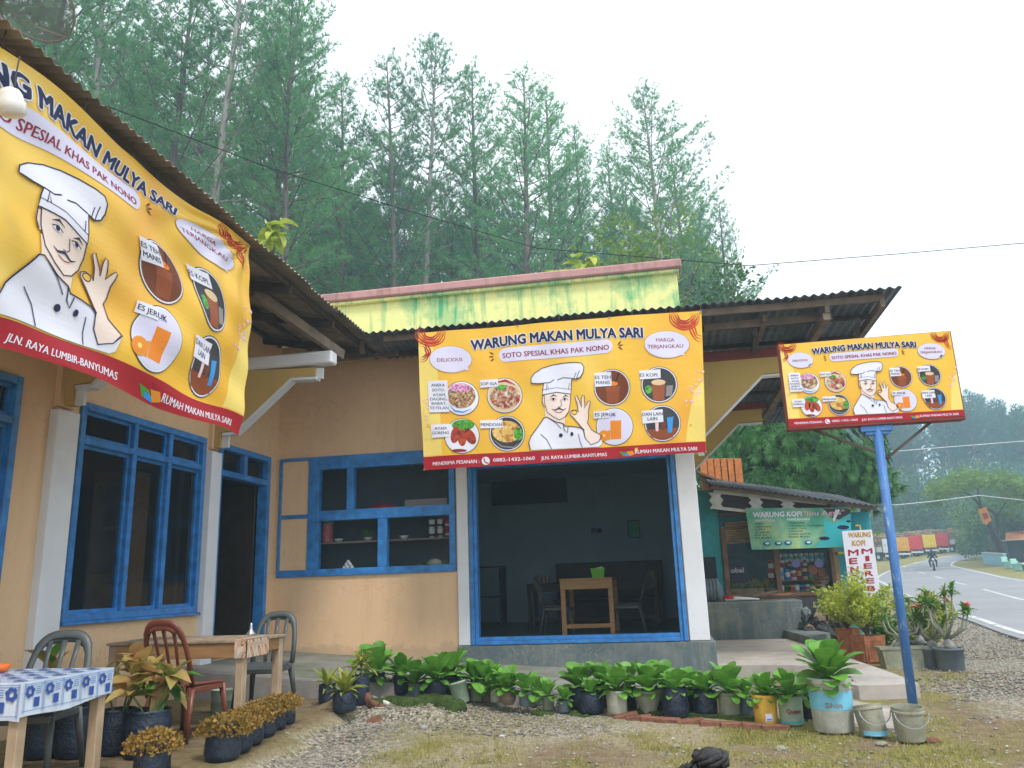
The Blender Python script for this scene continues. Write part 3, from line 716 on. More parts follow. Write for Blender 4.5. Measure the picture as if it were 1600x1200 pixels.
class Draw:
    """the printed artwork; coordinates are those of the artwork (1600 x 867), parts are its graphic elements"""
def artwork(mp, parent, inv, step, back, drinks=None):
    P = Print(mp, step, .0011)
    band = lambda x: 780 + (700-780)*(x-72)/(1540-72)
    T = lambda x: 135 - 120*(x-45)/1475; Bt = lambda x: 850 - 95*(x-75)/1470
    def swirl(cx, cy, rads, a0, a1, w, mat, sq=.75, lay=1):
        for k, r_ in enumerate(rads):
            P.stroke([(cx+r_*math.cos(a)+3*math.sin(5*a+k), cy+r_*sq*math.sin(a)) for a in [a0+(a1-a0)*i/16 for i in range(17)]], w, mat, lay+k % 2, taper=True)
    # base sheet
    P.new(); ed = [(45+30*t, T(45)+715*t) for t in (0, .3, .6, 1)]; 
    P.poly([(45, 135), (1520, 15), (1545, 755), (75, 850)], 'banner_yellow', 0); o = P.build('sheet', parent, inv)
    P.new(); P.poly([(72, 780), (1542, 700), (1545, 755), (75, 850)], 'p_red', 1); P.build('footer_band', parent, inv)
    P.new()
    P.poly([(48, 210), (110, 150), (150, 350), (170, 770), (74, 776), (55, 400)], 'p_pale', 1); P.build('pale_patch', parent, inv); P.new().poly([(1530, 380), (1480, 440), (1450, 600), (1440, 702), (1540, 697)], 'p_pale', 1).build('pale_patch', parent, inv)
    for cx, cy in ((110, 128), (1432, 40)): swirl(cx, cy, (34, 46, 58, 68, 80), -.2, 3.5, 9, 'p_swirl', .95, 2); swirl(cx, cy-8, (40, 52, 74), -.1, 3.2, 7, 'p_red', .95, 3); P.build('swirl', parent, inv)
    swirl(60, 235, (28, 38, 48), -1.6, 1.7, 8, 'p_red', 1.1, 2); P.build('swirl', parent, inv); swirl(1520, 105, (34, 46, 58), 1.5, 4.4, 8, 'p_swirl', 1.3, 2); P.build('swirl', parent, inv)
    rr_ = random.Random(4)
    for k in range(40):
        x, y = (rr_.gauss(1485, 22), rr_.gauss(420, 55)) if k < 24 else (rr_.gauss(88, 12), rr_.gauss(560, 60))
        P.ell(x, y, rr_.uniform(2, 8), rr_.uniform(2, 8), 'p_pink', 4, 9)
    P.build('dots', parent, inv)['kind'] = 'stuff'
    for g_ in ((((413, 230), (426, 238), (438, 245)), ((410, 256), (424, 256), (437, 256)), ((420, 279), (430, 272), (439, 264))), (((1083, 201), (1094, 189), (1102, 177)), (((1088, 204)), (1100, 202), (1113, 197)), ((1086, 210), (1098, 216), (1110, 225)))):
        for q in g_: P.new().stroke(q, 9, 'p_brown', 4, taper=True).build('burst_mark', parent, inv)
    # headline with its white outline
    P.new(); a, c = (322, 222), (1215, 160)
    P.text('WARUNG MAKAN MULYA SARI', a, c, 52, 'p_white', 5, .13, 17); P.build('headline_outline', parent, inv)
    P.new(); P.text('WARUNG MAKAN MULYA SARI', a, c, 52, 'p_navy', 7, .055, 17); P.build('headline', parent, inv)
    P.new(); pill = []
    for i in range(10): an = math.pi/2+math.pi*i/9; pill.append((500+36*math.cos(an), 248-36*math.sin(an)))
    for i in range(10): an = -math.pi/2+math.pi*i/9; pill.append((1022+36*math.cos(an), 206-36*math.sin(an)))
    P.poly(pill, 'p_lilac', 4); P.text('SOTO SPESIAL KHAS PAK NONO', (484, 265), (1040, 224), 28, 'p_maroon', 6, .03); P.build('tagline', parent, inv)
    for (cx, cy, rx, ry, lines) in ((215, 272, 107, 68, [('DELICIOUS', 147, 287, 275, 280, 19)]), (1340, 194, 116, 70, [('HARGA', 1284, 180, 1379, 178, 20), ('TERJANGKAU', 1240, 217, 1425, 210, 20)])):
        P.new(); P.ell(cx, cy, rx+3, ry+3, 'p_gold', 5, 36); P.ell(cx, cy, rx, ry, 'p_lilac', 6, 36); P.poly([(cx+60, cy+50), (cx+92, cy+58), (cx+84, cy+30)], 'p_lilac', 6)
        for t_, x0, y0, x1, y1, h in lines: P.text(t_, (x0, y0), (x1, y1), h, 'p_maroon', 7, .024)
        P.build('speech_bubble', parent, inv)
    # footer lettering
    P.new(); P.text('MENERIMA PESANAN :', (122, 825), (365, 812), 19, 'p_white', 3, .024); P.build('footer_lettering', parent, inv); P.new().ell(398, 801, 21, 21, 'p_white', 3, 24)
    P.stroke([(390, 791), (391, 802), (399, 811), (408, 813)], 6, 'p_red', 4); P.ell(390, 792, 4, 5, 'p_red', 5, 8); P.ell(407, 812, 5, 4, 'p_red', 5, 8)
    P.build('telephone_emblem', parent, inv); P.new().text('0882-1432-1060', (436, 806), (652, 794), 19, 'p_white', 3, .024).build('footer_lettering', parent, inv); P.new().text('JLN. RAYA LUMBIR-BANYUMAS', (686, 795), (1027, 774), 19, 'p_white', 3, .024)
    P.build('footer_lettering', parent, inv); P.new().text('RUMAH MAKAN MULYA SARI', (1175, 764), (1497, 746), 20, 'p_white', 3, .024); P.build('footer_lettering', parent, inv)
    P.new(); P.poly([(1092, 752), (1128, 756), (1148, 776), (1112, 774)], 'p_green', 3); P.poly([(1112, 762), (1140, 764), (1150, 776), (1120, 775)], 'p_blue', 4); P.poly([(1128, 752), (1160, 748), (1174, 766), (1148, 775)], 'p_orange', 5); P.poly([(1125, 735), (1142, 728), (1160, 742), (1140, 750)], 'p_red', 5)
    P.build('map_emblem', parent, inv)
    # dish pictures
    def disc(cx, cy, r_, mat, sq=1.0):
        P.cc = (cx, cy); P.new(); P.ell(cx, cy, r_, r_*sq, 'p_slate', 5, 40); P.ell(cx, cy, r_-3, (r_-3)*sq, 'p_white', 6, 40); P.ell(cx, cy, r_-8, (r_-8)*sq, mat, 7, 40)
    def lab(pts, lines, h, sl=-.02):
        P.poly(pts, 'p_white', 12)
        for t_, x0, x1, y in lines: P.text(t_, (x0, y), (x1, y+sl*(x1-x0)), h, 'p_navy', 13, .022)
        if drinks:
            for (cx, cy), (nx_, ny_, kx) in drinks.items():
                if math.hypot(P.cc[0]-cx, P.cc[1]-cy) < 9: P.items = [([(nx_+(x-cx)*kx, ny_+(y-cy)) for x, y in vs], fs, m_, l_) for vs, fs, m_, l_ in P.items]
        P.build('dish_picture', parent, inv)
    disc(272, 475, 90, 'p_white'); P.ell(270, 462, 74, 66, 'f_soto', 8); P.ell(262, 420, 55, 22, 'f_onion', 9); P.stroke([(205, 505), (235, 540), (280, 548), (325, 530)], 9, 'p_blue', 9, taper=True)
    lab([(98, 388), (198, 382), (208, 546), (106, 550)], [('ANEKA', 116, 186, 416), ('SOTO:', 120, 184, 441), ('AYAM,', 124, 190, 466), ('DAGING,', 110, 198, 488), ('BABAT,', 118, 194, 510), ('TETELAN', 108, 204, 534)], 15)
    disc(495, 460, 92, 'p_cream'); P.ell(498, 468, 78, 62, 'f_iga', 8); P.stroke([(440, 395), (500, 382), (550, 405)], 14, 'p_red', 9, taper=True); P.ell(480, 418, 26, 14, 'f_green', 10); P.ell(562, 482, 9, 9, 'p_red', 10, 10); P.ell(500, 515, 10, 9, 'p_red', 10, 10)
    lab([(366, 380), (460, 374), (462, 414), (368, 420)], [('SOP IGA', 370, 457, 408)], 17)
    disc(275, 672, 92, 'p_white'); P.ell(280, 615, 60, 28, 'f_green', 8)
    for cx, cy, an in ((240, 665, .2), (275, 680, -.1), (318, 675, -.6)):
        P.poly([(cx+(32*math.cos(t)*math.cos(an)*.72-45*math.sin(t)*math.sin(an)), cy+(45*math.sin(t)*math.cos(an)+32*math.cos(t)*math.sin(an))) for t in [2*math.pi*i/18 for i in range(18)]], 'f_ayam', 9)
    P.ell(262, 748, 40, 8, 'p_maroon', 9, 16); lab([(112, 614), (210, 608), (214, 676), (118, 682)], [('AYAM', 133, 193, 641), ('GORENG', 120, 208, 664)], 16)
    disc(508, 658, 92, 'p_slate'); P.ell(506, 648, 74, 56, 'f_mendoan', 8); P.ell(566, 660, 24, 34, 'f_green', 9); P.stroke([(435, 690), (480, 725), (540, 730), (580, 700)], 8, 'p_grey', 9, taper=True)
    lab([(370, 592), (484, 586), (486, 628), (372, 634)], [('MENDOAN', 374, 482, 622)], 17)
    disc(1055, 420, 95, 'p_brown'); P.poly([(1022, 415), (1096, 412), (1088, 498), (1030, 500)], 'p_tea', 8); P.poly([(1024, 440), (1093, 438), (1088, 496), (1031, 498)], 'p_crate', 9); P.ell(1058, 400, 28, 12, 'p_juice', 9); P.stroke([(1070, 400), (1092, 345)], 6, 'p_black', 9)
    lab([(962, 345), (1050, 340), (1053, 412), (965, 418)], [('ES TEH', 966, 1048, 377), ('MANIS', 972, 1044, 404)], 18)
    disc(1300, 405, 95, 'p_slate'); P.poly([(1260, 390), (1332, 386), (1326, 488), (1270, 488)], 'p_tea', 8); P.ell(1296, 392, 37, 15, 'p_cream', 9); P.poly([(1338, 410), (1372, 408), (1366, 462), (1334, 466)], 'p_grey', 8); P.ell(1245, 430, 18, 22, 'f_green', 8)
    lab([(1196, 332), (1306, 324), (1308, 370), (1200, 378)], [('ES KOPI.', 1200, 1296, 364)], 18)
    disc(1068, 622, 97, 'p_lilac'); P.poly([(1045, 592), (1102, 590), (1102, 685), (1048, 688)], 'p_juice', 8); P.ell(1013, 668, 30, 28, 'p_orange', 9); P.ell(1013, 668, 22, 20, 'p_juice', 10); P.ell(1012, 668, 8, 8, 'p_pale', 11, 10); P.poly([(1028, 645), (1046, 640), (1046, 690), (1034, 690)], 'p_orange', 8)
    lab([(958, 545), (1040, 538), (1042, 576), (960, 582)], [('ES JERUK', 966, 1076, 570)], 18)
    disc(1318, 607, 95, 'p_slate'); P.poly([(1232, 640), (1398, 630), (1370, 680), (1318, 694), (1262, 680)], 'p_crate', 8); P.poly([(1278, 590), (1298, 590), (1296, 648), (1282, 648)], 'p_pink', 9); P.poly([(1306, 600), (1334, 596), (1332, 640), (1312, 642)], 'p_brown', 9); P.poly([(1340, 578), (1374, 572), (1366, 655), (1346, 658)], 'p_blue', 10)
    lab([(1208, 542), (1318, 534), (1322, 600), (1214, 608)], [('DAN LAIN', 1213, 1318, 568), ('LAIN', 1240, 1290, 592)], 18)
    # the cook: flat drawing in outline
    P.new(); K = 'p_navy'
    jk = [(630, 744), (620, 705), (632, 672), (665, 625), (698, 576), (714, 570), (760, 596), (800, 606), (812, 620), (850, 622), (886, 628), (905, 640), (915, 682), (945, 716), (985, 700), (1004, 668), (1000, 715), (985, 726), (900, 732)]
    P.poly(jk, 'p_white', 8); face = [(700, 450), (765, 442), (838, 450), (837, 500), (828, 545), (806, 575), (780, 586), (748, 570), (716, 545), (703, 500)]
    P.poly([(704, 520), (812, 560), (808, 612), (760, 598), (706, 574)], 'p_skin', 9)
    P.poly(face, 'p_skin', 10); P.poly([(702, 458), (690, 466), (690, 490), (698, 512), (706, 512)], 'p_skin', 9)
    hat = [(634, 396), (632, 372), (650, 345), (690, 318), (740, 302), (800, 292), (860, 288), (895, 292), (908, 312), (904, 342), (890, 365), (868, 375), (845, 370), (842, 400), (840, 452), (765, 442), (692, 456), (694, 420), (700, 394), (670, 398)]
    P.poly(hat, 'p_white', 11)
    hand = [(910, 640), (893, 622), (858, 580), (838, 560), (836, 545), (850, 535), (868, 537), (880, 548), (874, 505), (860, 466), (870, 458), (886, 492), (895, 522), (895, 480), (900, 459), (910, 462), (912, 495), (912, 526), (926, 500), (937, 487), (943, 495), (932, 538), (932, 580), (926, 602), (950, 640), (1000, 668), (985, 700), (945, 716), (915, 682)]
    P.poly(hand, 'p_skin', 9); P.ell(858, 549, 15, 13, 'p_navy', 11, 16); P.ell(858, 549, 12, 10, 'banner_yellow', 12, 16)
    for pts, w in ((hat+[hat[0]], 4), (face[2:]+[(700, 452)], 3), (hand[:-1], 3), (jk[:13], 4), ([(886, 628), (905, 640), (915, 682), (945, 716), (985, 700), (1004, 668)], 3), ([(692, 456), (690, 490), (698, 512)], 3),
                   ([(694, 430), (765, 418), (842, 428)], 2), ([(700, 394), (730, 392), (752, 376)], 4), ([(842, 370), (800, 366), (770, 378)], 4), ([(868, 375), (886, 330)], 3), ([(856, 372), (868, 340)], 3), ([(712, 430), (716, 395), (722, 425)], 3), ([(828, 425), (832, 395)], 3),
                   ([(682, 660), (715, 690), (740, 738)], 3), ([(880, 660), (888, 700), (900, 730)], 3), ([(800, 606), (806, 640), (822, 655), (826, 625)], 4), ([(714, 570), (760, 600), (790, 632)], 3)):
        P.stroke(pts, w, K, 13)
    for x0, x1, y in ((730, 768, 462), (796, 828, 464)): P.stroke([(x0, y+6), ((x0+x1)/2, y-6), (x1, y+2)], 7, K, 14, taper=True)
    for cx in (748, 808): P.ell(cx, 480, 14, 7, 'p_white', 14, 14); P.ell(cx, 480, 6, 6, K, 15, 10); P.stroke([(cx-16, 480), (cx, 472), (cx+16, 480)], 3, K, 15)
    P.stroke([(786, 480), (792, 510), (784, 520), (772, 520)], 2.5, K, 14); P.stroke([(740, 530), (755, 536), (778, 526), (800, 536), (816, 526)], 8, K, 14, taper=True); P.stroke([(758, 544), (778, 549), (796, 543)], 3, 'p_maroon', 14)
    P.ell(788, 667, 10, 10, K, 14, 16); P.ell(846, 661, 8, 10, K, 14, 16); P.build('cook_drawing', parent, inv)

# homography artwork -> flat sheet (metres), from the sheet's four corners
def homog(src, dst):
    A_ = []
    for (x, y), (u, v) in zip(src, dst): A_ += [[x, y, 1, 0, 0, 0, -u*x, -u*y, -u], [0, 0, 0, x, y, 1, -v*x, -v*y, -v]]
    h = np.linalg.svd(np.array(A_, float))[2][-1].reshape(3, 3)
    return lambda x, y: (lambda w: (w[0]/w[2], w[1]/w[2]))(h @ np.array([x, y, 1.0]))
YB = 9.95
art2m = lambda x, y: (lambda p: (p.x, p.z))(ay(640+x*.3, 480+y*.3, YB))
corn = [(45, 135), (1520, 15), (1545, 755), (75, 850)]
W2, H2 = 3.70, 1.83
q2 = homog(corn, [art2m(*c) for c in corn])
def map_front(x, y, h):
    u, v = q2(x, y); w = .016*math.sin(2.1*u+1.3*v) + .012*math.sin(5.0*u-3*v) + .005*math.sin(11*u+7*v) + .03*max(0, (3.0-v))**2*math.sin(1.5*u)*.3
    return Vector((u, YB - h + w, v))
t = thing('menu_banner', 'large yellow banner with a cook hung flat from the front eave above the dining opening', 'banner', (-1.2, YB, 2.75), 0, 'yellow restaurant banners')
artwork(map_front, t, Vector(t.location), 40, .004)
mb = MB()
for x, y in ((48, 137), (1518, 18), (1543, 752), (77, 847), (560, 95), (1040, 55)):
    p = map_front(x, y, .004); mb.tube([p+Vector((0, .0, 0)), p+Vector((0, -.012, 0))], .012, 8)
child(mb, 'eyelet', 'zinc_old', t)
mb = MB()
for x, y in ((48, 137), (400, 106), (780, 75), (1160, 44), (1518, 18)):
    p = map_front(x, y, .0); mb.tube([p, p+Vector((0, .03, .12))], .004, 5)
child(mb, 'cord', 'timber_dark', t)

# banner on the left wing: the sheet sags and is pulled, so it is laid out through a smooth warp between marks on it
XB = -3.93
marks = [((1215,160),(268,335)),((1340,195),(322,378)),((1090,420),(258,423)),((1300,405),(331,470)),((1100,622),(248,530)),((1318,607),(320,575)),((788,667),(89,482)),((635,390),(28,265)),((685,788),(12,525)),((1175,755),(257,618)),
         ((1520,15),(393,383)),((1545,755),(371,682)),((605,165),(45,140)),((908,325),(160,326)),((748,478),(83,356)),((865,460),(140,398)),((858,548),(135,432)),((1040,224),(212,322)),((600,258),(30,205)),((1540,705),(376,653)),((640,748),(0,494)),((680,820),(0,549)),((1000,700),(178,540)),((560,93),(0,74)),((905,65),(189,231)),((1240,38),(304,327)),((1175,779),(252,641)),((1497,746),(358,664)),((975,52),(210,242))]
src = np.array([a for a, _ in marks], float)/1000; dst = np.array([[ax(*p, XB).y, ax(*p, XB).z] for _, p in marks])
def tps_fit(X, Y, lam=2e-4):
    n_ = len(X); d = np.linalg.norm(X[:, None]-X[None], axis=2); K = np.where(d > 0, d*d*np.log(d+1e-12), 0)+lam*np.eye(n_)
    Pm = np.c_[np.ones(n_), X]; M_ = np.zeros((n_+3, n_+3)); M_[:n_, :n_] = K; M_[:n_, n_:] = Pm; M_[n_:, :n_] = Pm.T
    return np.linalg.solve(M_, np.r_[Y, np.zeros((3, 2))])
TW = tps_fit(src, dst, 2e-3)
# plain affine used for the part of the sheet with no marks (left end, seen only from other places)
Pa = np.linalg.lstsq(np.c_[np.ones(len(src)), src], dst, rcond=None)[0]
def warp(x, y):
    p = np.array([x, y])/1000; d = np.linalg.norm(src-p, axis=1); k = np.where(d > 0, d*d*np.log(d+1e-12), 0)
    a_ = np.r_[k, 1, p] @ TW; b_ = np.r_[1, p] @ Pa; t_ = sm(350, 560, x); return b_*(1-t_)+a_*t_
def map_left(x, y, h):
    u, v = warp(x, y)
    s1 = (x-1520)/1000; s2 = (y-15)/1000; r1 = math.hypot(s1, s2); an = math.atan2(s2, -s1)
    w = .017*math.sin(an*20)*math.exp(-r1*2.6)*min(1, r1*8)           # folds that fan from the tied corner
    w += .019*math.sin(5.2*(u*.6-v)+1.0)*(1-.4*sm(600, 1500, x)) + .011*math.sin(13*(u*.35+v)) + .012*math.sin(3.1*u)
    return Vector((XB + h + w, u, v))
t = thing('menu_banner', 'wrinkled yellow banner with a cook sagging from the left wing eave', 'banner', (XB, 6.0, 2.9), 0, 'yellow restaurant banners')
artwork(map_left, t, Vector(t.location), 15, .004, {(1055, 420): (1090, 420, .80), (1068, 622): (1100, 622, .80), (1300, 405): (1300, 405, .80), (1318, 607): (1318, 607, .80)})
mb = MB()
for x, y in ((560, 95), (760, 75), (960, 62), (1160, 44), (1340, 30), (1515, 18)):
    p = map_left(x, y, 0); mb.tube([p, p+Vector((.02, 0, .16))], .004, 5)
child(mb, 'cord', 'timber_dark', t)

# signboard on the leaning blue post
YS = 8.2
sc4 = [(1218, 538), (1485, 518), (1506, 650), (1233, 668)]
sdst = [(lambda p: (p.x, p.z))(ay(*c, YS)) for c in sc4]
x0, x1, z0, z1 = (sdst[0][0]+sdst[3][0])/2, (sdst[1][0]+sdst[2][0])/2, (sdst[2][1]+sdst[3][1])/2, (sdst[0][1]+sdst[1][1])/2
q3 = homog(corn, [(x0, z1), (x1, z1), (x1, z0), (x0, z0)])
t = thing('signboard', 'yellow box signboard with the cook on a peeling blue post beside the ramp', 'signboard', (2.13, YS+.06, 0))
def map_sign(x, y, h): u, v = q3(x, y); return Vector((u, YS-.0-h, v))
artwork(map_sign, t, Vector(t.location), None, .004)
mb = MB(); mb.cbox((x0-.012, YS+.003, z0-.03), (x1+.012, YS+.13, z1+.006), .006); child(mb, 'box_frame', 'timber_red', t)
m, n, b = newmat('post_blue'); v = coords(n, (1, 1, .35), False)
L(n, ramp(n, noise(n, 16, 8, .75, v), [(.52, (.05, .16, .42)), (.60, (.09, .22, .48)), (.66, (.42, .44, .48))]), b.inputs['Base Color']); b.inputs['Roughness'].default_value = .55; bump(n, b, noise(n, 16, 8, .75, v), .3, .01)
mb = MB(); mb.tube([ay(1430, 1128, YS+.03), ay(1370, 668, YS+.06)], .042, 16); child(mb, 'post', 'post_blue', t, True)
mb = MB(); p = ay(1370, 668, YS+.06); mb.cbox((p.x-.16, YS+.02, z0-.09), (p.x+.14, YS+.115, z0-.03), .005); mb.cbox((p.x-.12, YS+.03, z0-.12), (p.x+.10, YS+.105, z0-.09), .004); child(mb, 'bracket', 'post_blue', t)
for q in ((1262, 668), (1460, 655)):
    mb = MB(); mb.beam(ay(1388, 714, YS+.07), ay(*q, YS+.07), .025, .025); child(mb, 'brace', 'timber_dark', t)
# ------------------------------------------------------------------ materials of small things
simple('plastic_bag', (.010, .020, .045), .38, .5, 9, .7, world_co=True, spec=.6, bdist=.02)
simple('soil', (.05, .035, .025), .95, .4, 20, .6, world_co=True)
simple('pot_khaki', (.27, .27, .20), .7, .3, 7, .25, world_co=True)
simple('pot_pale', (.42, .42, .34), .75, .25, 7, .25, world_co=True)
simple('pot_mint', (.33, .42, .32), .6, .25, 7, .2, world_co=True)
simple('pot_grey', (.13, .16, .19), .5, .25, 7, .2, world_co=True)
simple('pot_black', (.03, .035, .045), .45, .3, 7, .2, world_co=True)
simple('pot_brown', (.22, .16, .11), .8, .35, 9, .4, world_co=True)
simple('bucket_yellow', (.70, .42, .07), .55, .25, 9, .2, world_co=True)
simple('bucket_blue', (.20, .52, .70), .5, .12, 7, .15, world_co=True)
stained('bucket_dirty', (.50, .50, .46), (.25, .24, .18), .7, 9, .45, .65, True, .3, .06)
stained('tin_dirty', (.34, .33, .26), (.14, .13, .09), .8, 9, .45, .7, True, .4, .08)
simple('terracotta', (.42, .16, .075), .85, .3, 12, .5, world_co=True)
simple('brick_red', (.20, .085, .055), .9, .35, 12, .6, world_co=True)
simple('moss', (.045, .075, .015), .95, .6, 25, .9, world_co=True, bdist=.02)
stained('wood_weathered', (.36, .27, .19), (.17, .12, .08), .8, 9, .42, .66, False, .4, .12)
simple('wood_table', (.33, .18, .075), .65, .25, 3, .25, stretch=(1, 8, 8), world_co=True)
simple('wood_pale', (.42, .30, .20), .75, .25, 3, .25, world_co=True)
simple('chair_brown', (.17, .045, .025), .4, .1, 5, 0, world_co=True, spec=.5)
simple('chair_grey', (.075, .085, .085), .45, .12, 5, 0, world_co=True, spec=.5)
simple('stone_grey', (.25, .245, .23), .9, .4, 12, .5, world_co=True)
simple('pvc_white', (.65, .62, .52), .4, .1, 6, world_co=True)
simple('steel', (.45, .46, .48), .3, .1, 6, metal=.8, world_co=True)
simple('white_plastic', (.78, .74, .70), .35, .03, 6, world_co=True, spec=.5)
simple('dark_wood', (.035, .02, .015), .5, .3, 4, world_co=True)
simple('screen_black', (.008, .008, .01), .25, .1, 4, world_co=True, spec=.5)
simple('green_plastic', (.12, .42, .03), .4, .1, 6, world_co=True)
simple('ceramic', (.62, .66, .66), .25, .04, 6, world_co=True, spec=.5)
simple('bark', (.12, .09, .07), .9, .4, 10, .6, world_co=True)
simple('stem_green', (.14, .20, .06), .7, .3, 10, world_co=True)
leafmat('leaf_rosette', (.085, .24, .03), (.19, .42, .065), 14, .3, .42)
leafmat('leaf_yellowgreen', (.15, .24, .03), (.42, .42, .07), 8, .3, .45)
leafmat('leaf_aglaonema', (.17, .24, .04), (.52, .36, .12), 7, .35, .38, c3=(.60, .28, .16))
leafmat('leaf_green', (.04, .14, .02), (.13, .30, .04), 6, .3, .4)
leafmat('leaf_croton', (.10, .13, .02), (.34, .19, .04), 25, .3, .5, c3=(.50, .26, .06))

def leaf_mesh(name, mat, L_=1, w=.35, curl=.5, prof=None, n=6, fold=.12, up=.9, tip=0):
    """leaf lying along +Y from its base, unit length; curl bends it down"""
    prof = prof or [(0, .14), (.2, .34), (.45, .78), (.7, 1.0), (.88, .88), (.97, .5), (1.0, .12)]
    mb = MB(); vs = []
    for t, q in prof:
        y = L_*t; z = up*math.sin(t*1.2)*.25 - curl*t*t*.5; hw = w*q/2
        vs += [(-hw, y, z+fold*hw*2), (0, y, z), (hw, y, z+fold*hw*2)]
    k = len(prof); fs = []
    for i in range(k-1): a = 3*i; fs += [(a, a+1, a+4, a+3), (a+1, a+2, a+5, a+4)]
    mb.add(vs, fs); return mb.mesh(name, mat, True)
LROS = [leaf_mesh('leaf', 'leaf_rosette', 1, .56, c, None, fold=.10) for c in (.35, .75, 1.1)]
LYEL = [leaf_mesh('leaf', 'leaf_yellowgreen', 1, .24, c, [(0, .2), (.2, .8), (.5, 1), (.8, .6), (1, .05)], fold=.2) for c in (.3, .9)]
LAGL = [leaf_mesh('leaf', 'leaf_aglaonema', 1, .60, c, [(0, .1), (.15, .65), (.4, 1), (.65, .85), (.85, .45), (1, .03)], fold=.16) for c in (.5, 1.1, 1.6)]
LGRN = [leaf_mesh('leaf', 'leaf_green', 1, .50, c, [(0, .1), (.15, .65), (.4, 1), (.65, .85), (.85, .45), (1, .03)], fold=.16) for c in (.6, 1.2)]

def put_leaf(me, root, base, yaw, elev, ln, wid=1, roll=0):
    M = Matrix.Translation(base) @ Matrix.Rotation(yaw, 4, 'Z') @ Matrix.Rotation(elev, 4, 'X') @ Matrix.Rotation(roll, 4, 'Y') @ Matrix.Diagonal((ln*wid, ln, ln, 1))
    return link('leaf', me, root, M=M)

def rosette(root, z, size, n, seed, kind='ros', spread=1.0, stem=None):
    r_ = random.Random(seed); size *= r_.uniform(.85, 1.15); LM = {'ros': LROS, 'yel': LYEL, 'agl': LAGL, 'grn': LGRN}[kind]
    for i in range(n):
        t = i/max(1, n-1); yaw = i*2.39996 + r_.uniform(-.25, .25)
        el = R(68 - 72*t*spread + r_.uniform(-9, 9)); ln = size*(.72+.38*math.sin(math.pi*min(1, t*1.1+.15)))*r_.uniform(.85, 1.12)
        b_ = Vector((0, 0, z + size*.18*(1-t))) + Vector((math.cos(yaw+math.pi/2), math.sin(yaw+math.pi/2), 0))*size*.04
        put_leaf(LM[min(len(LM)-1, int(t*len(LM)*.999))], root, b_, yaw, el, ln, r_.uniform(.85, 1.1), r_.uniform(-.3, .3))

def pot_mesh(kind, w, h, seed=0):
    """returns (MB, materials, soil height, soil radius)"""
    r_ = random.Random(seed); mb = MB(); q = w/2
    if kind == 'bag':
        pr = [(.001, 0), (q*.8, 0), (q*.97, h*.08), (q*1.03, h*.3), (q*1.0, h*.6), (q*1.02, h*.85), (q*.93, h*1.0), (q*.99, h*1.06), (q*.93, h*1.05), (q*.88, h*.93)]
        mb.lathe(pr, n=22, jit=.035, rnd=r_)
    elif kind == 'urn':
        pr = [(.001, 0), (q*.55, 0), (q*.58, h*.06), (q*.66, h*.2), (q*.85, h*.5), (q*.96, h*.78), (q*.93, h*.84), (q*1.06, h*.88), (q*1.08, h), (q*.95, h), (q*.9, h*.88)]
        mb.lathe(pr, n=24)
    elif kind == 'round':
        pr = [(.001, 0), (q*.6, 0), (q*.88, h*.2), (q*1.0, h*.5), (q*.95, h*.8), (q*.85, h*.93), (q*.92, h), (q*.82, h), (q*.78, h*.9)]
        mb.lathe(pr, n=22)
    else:
        pr = [(.001, 0), (q*.86, 0), (q*.9, h*.03), (q*.97, h*.9), (q*1.04, h*.905), (q*1.05, h*.99), (q*.99, h), (q*.96, h*.93), (q*.93, h*.88)]
        mb.lathe(pr, n=24)
    return mb, h*.93, q*.9

def potted(x, y, w, h, kind, mat, label, plant='ros', n=16, size=None, z=0, name='potted_plant', group='potted plants in the row', seed=None, extra=None, cat='potted plant', lean=0):
    P = az(x, y, z); P.z = z; s = (P-EYE).length/FPX; W = w*s; H = h*s; seed = seed or int(x*7+y)
    t = thing(name, label, cat, P, 0, group)
    mb, zs, rs = pot_mesh(kind, W, H, seed); o = mb.build('pot', mat, t, True); smooth_by_angle(o, 50)
    if kind == 'bag':
        for v in o.data.vertices: v.co.z += .008*math.sin(v.co.x*60+seed)*(v.co.z/H)
    mb = MB(); mb.lathe([(.001, zs), (rs*.6, zs-.003), (rs, zs-.012)], n=16, jit=.02, rnd=random.Random(seed)); mb.build('soil', 'soil', t)
    if plant:
        sz = (size*s) if size else W*.75
        rosette(t, zs-.01, sz, n, seed, plant)
    if extra: extra(t, W, H, s)
    return t

def mark_on(t, W, H, txt, mat, z0, hh, wd, yaw=0, mat2=None):
    """print wrapped on the side of a bucket facing the yard"""
    tocam = math.atan2(EYE.y-t.location.y, EYE.x-t.location.x)+yaw; r_ = W/2*1.0+.003
    vs, fs = text_mesh(txt, .02); mb = MB(); out = []
    for x, y in vs:
        a = tocam + (x-.5)*wd/r_; rr2 = r_*(.93+.07*(z0+y/.73*hh)/H*1.0); out.append((rr2*math.cos(a), rr2*math.sin(a), z0+y/.73*hh))
    mb.add(out, fs); mb.build('lettering', mat, t)
def band_on(t, W, H, z0, z1, mat, name='band', k=1.012, a0=0, a1=2*math.pi):
    mb = MB(); n = 28; vs = []
    for z in (z0, z1):
        for i in range(n+1): a = a0+(a1-a0)*i/n; r_ = W/2*(.9+.07*z/(H*.9))*k; vs.append((r_*math.cos(a), r_*math.sin(a), z))
    mb.add(vs, [(i, i+1, n+2+i, n+1+i) for i in range(n)]); mb.build(name, mat, t, True)

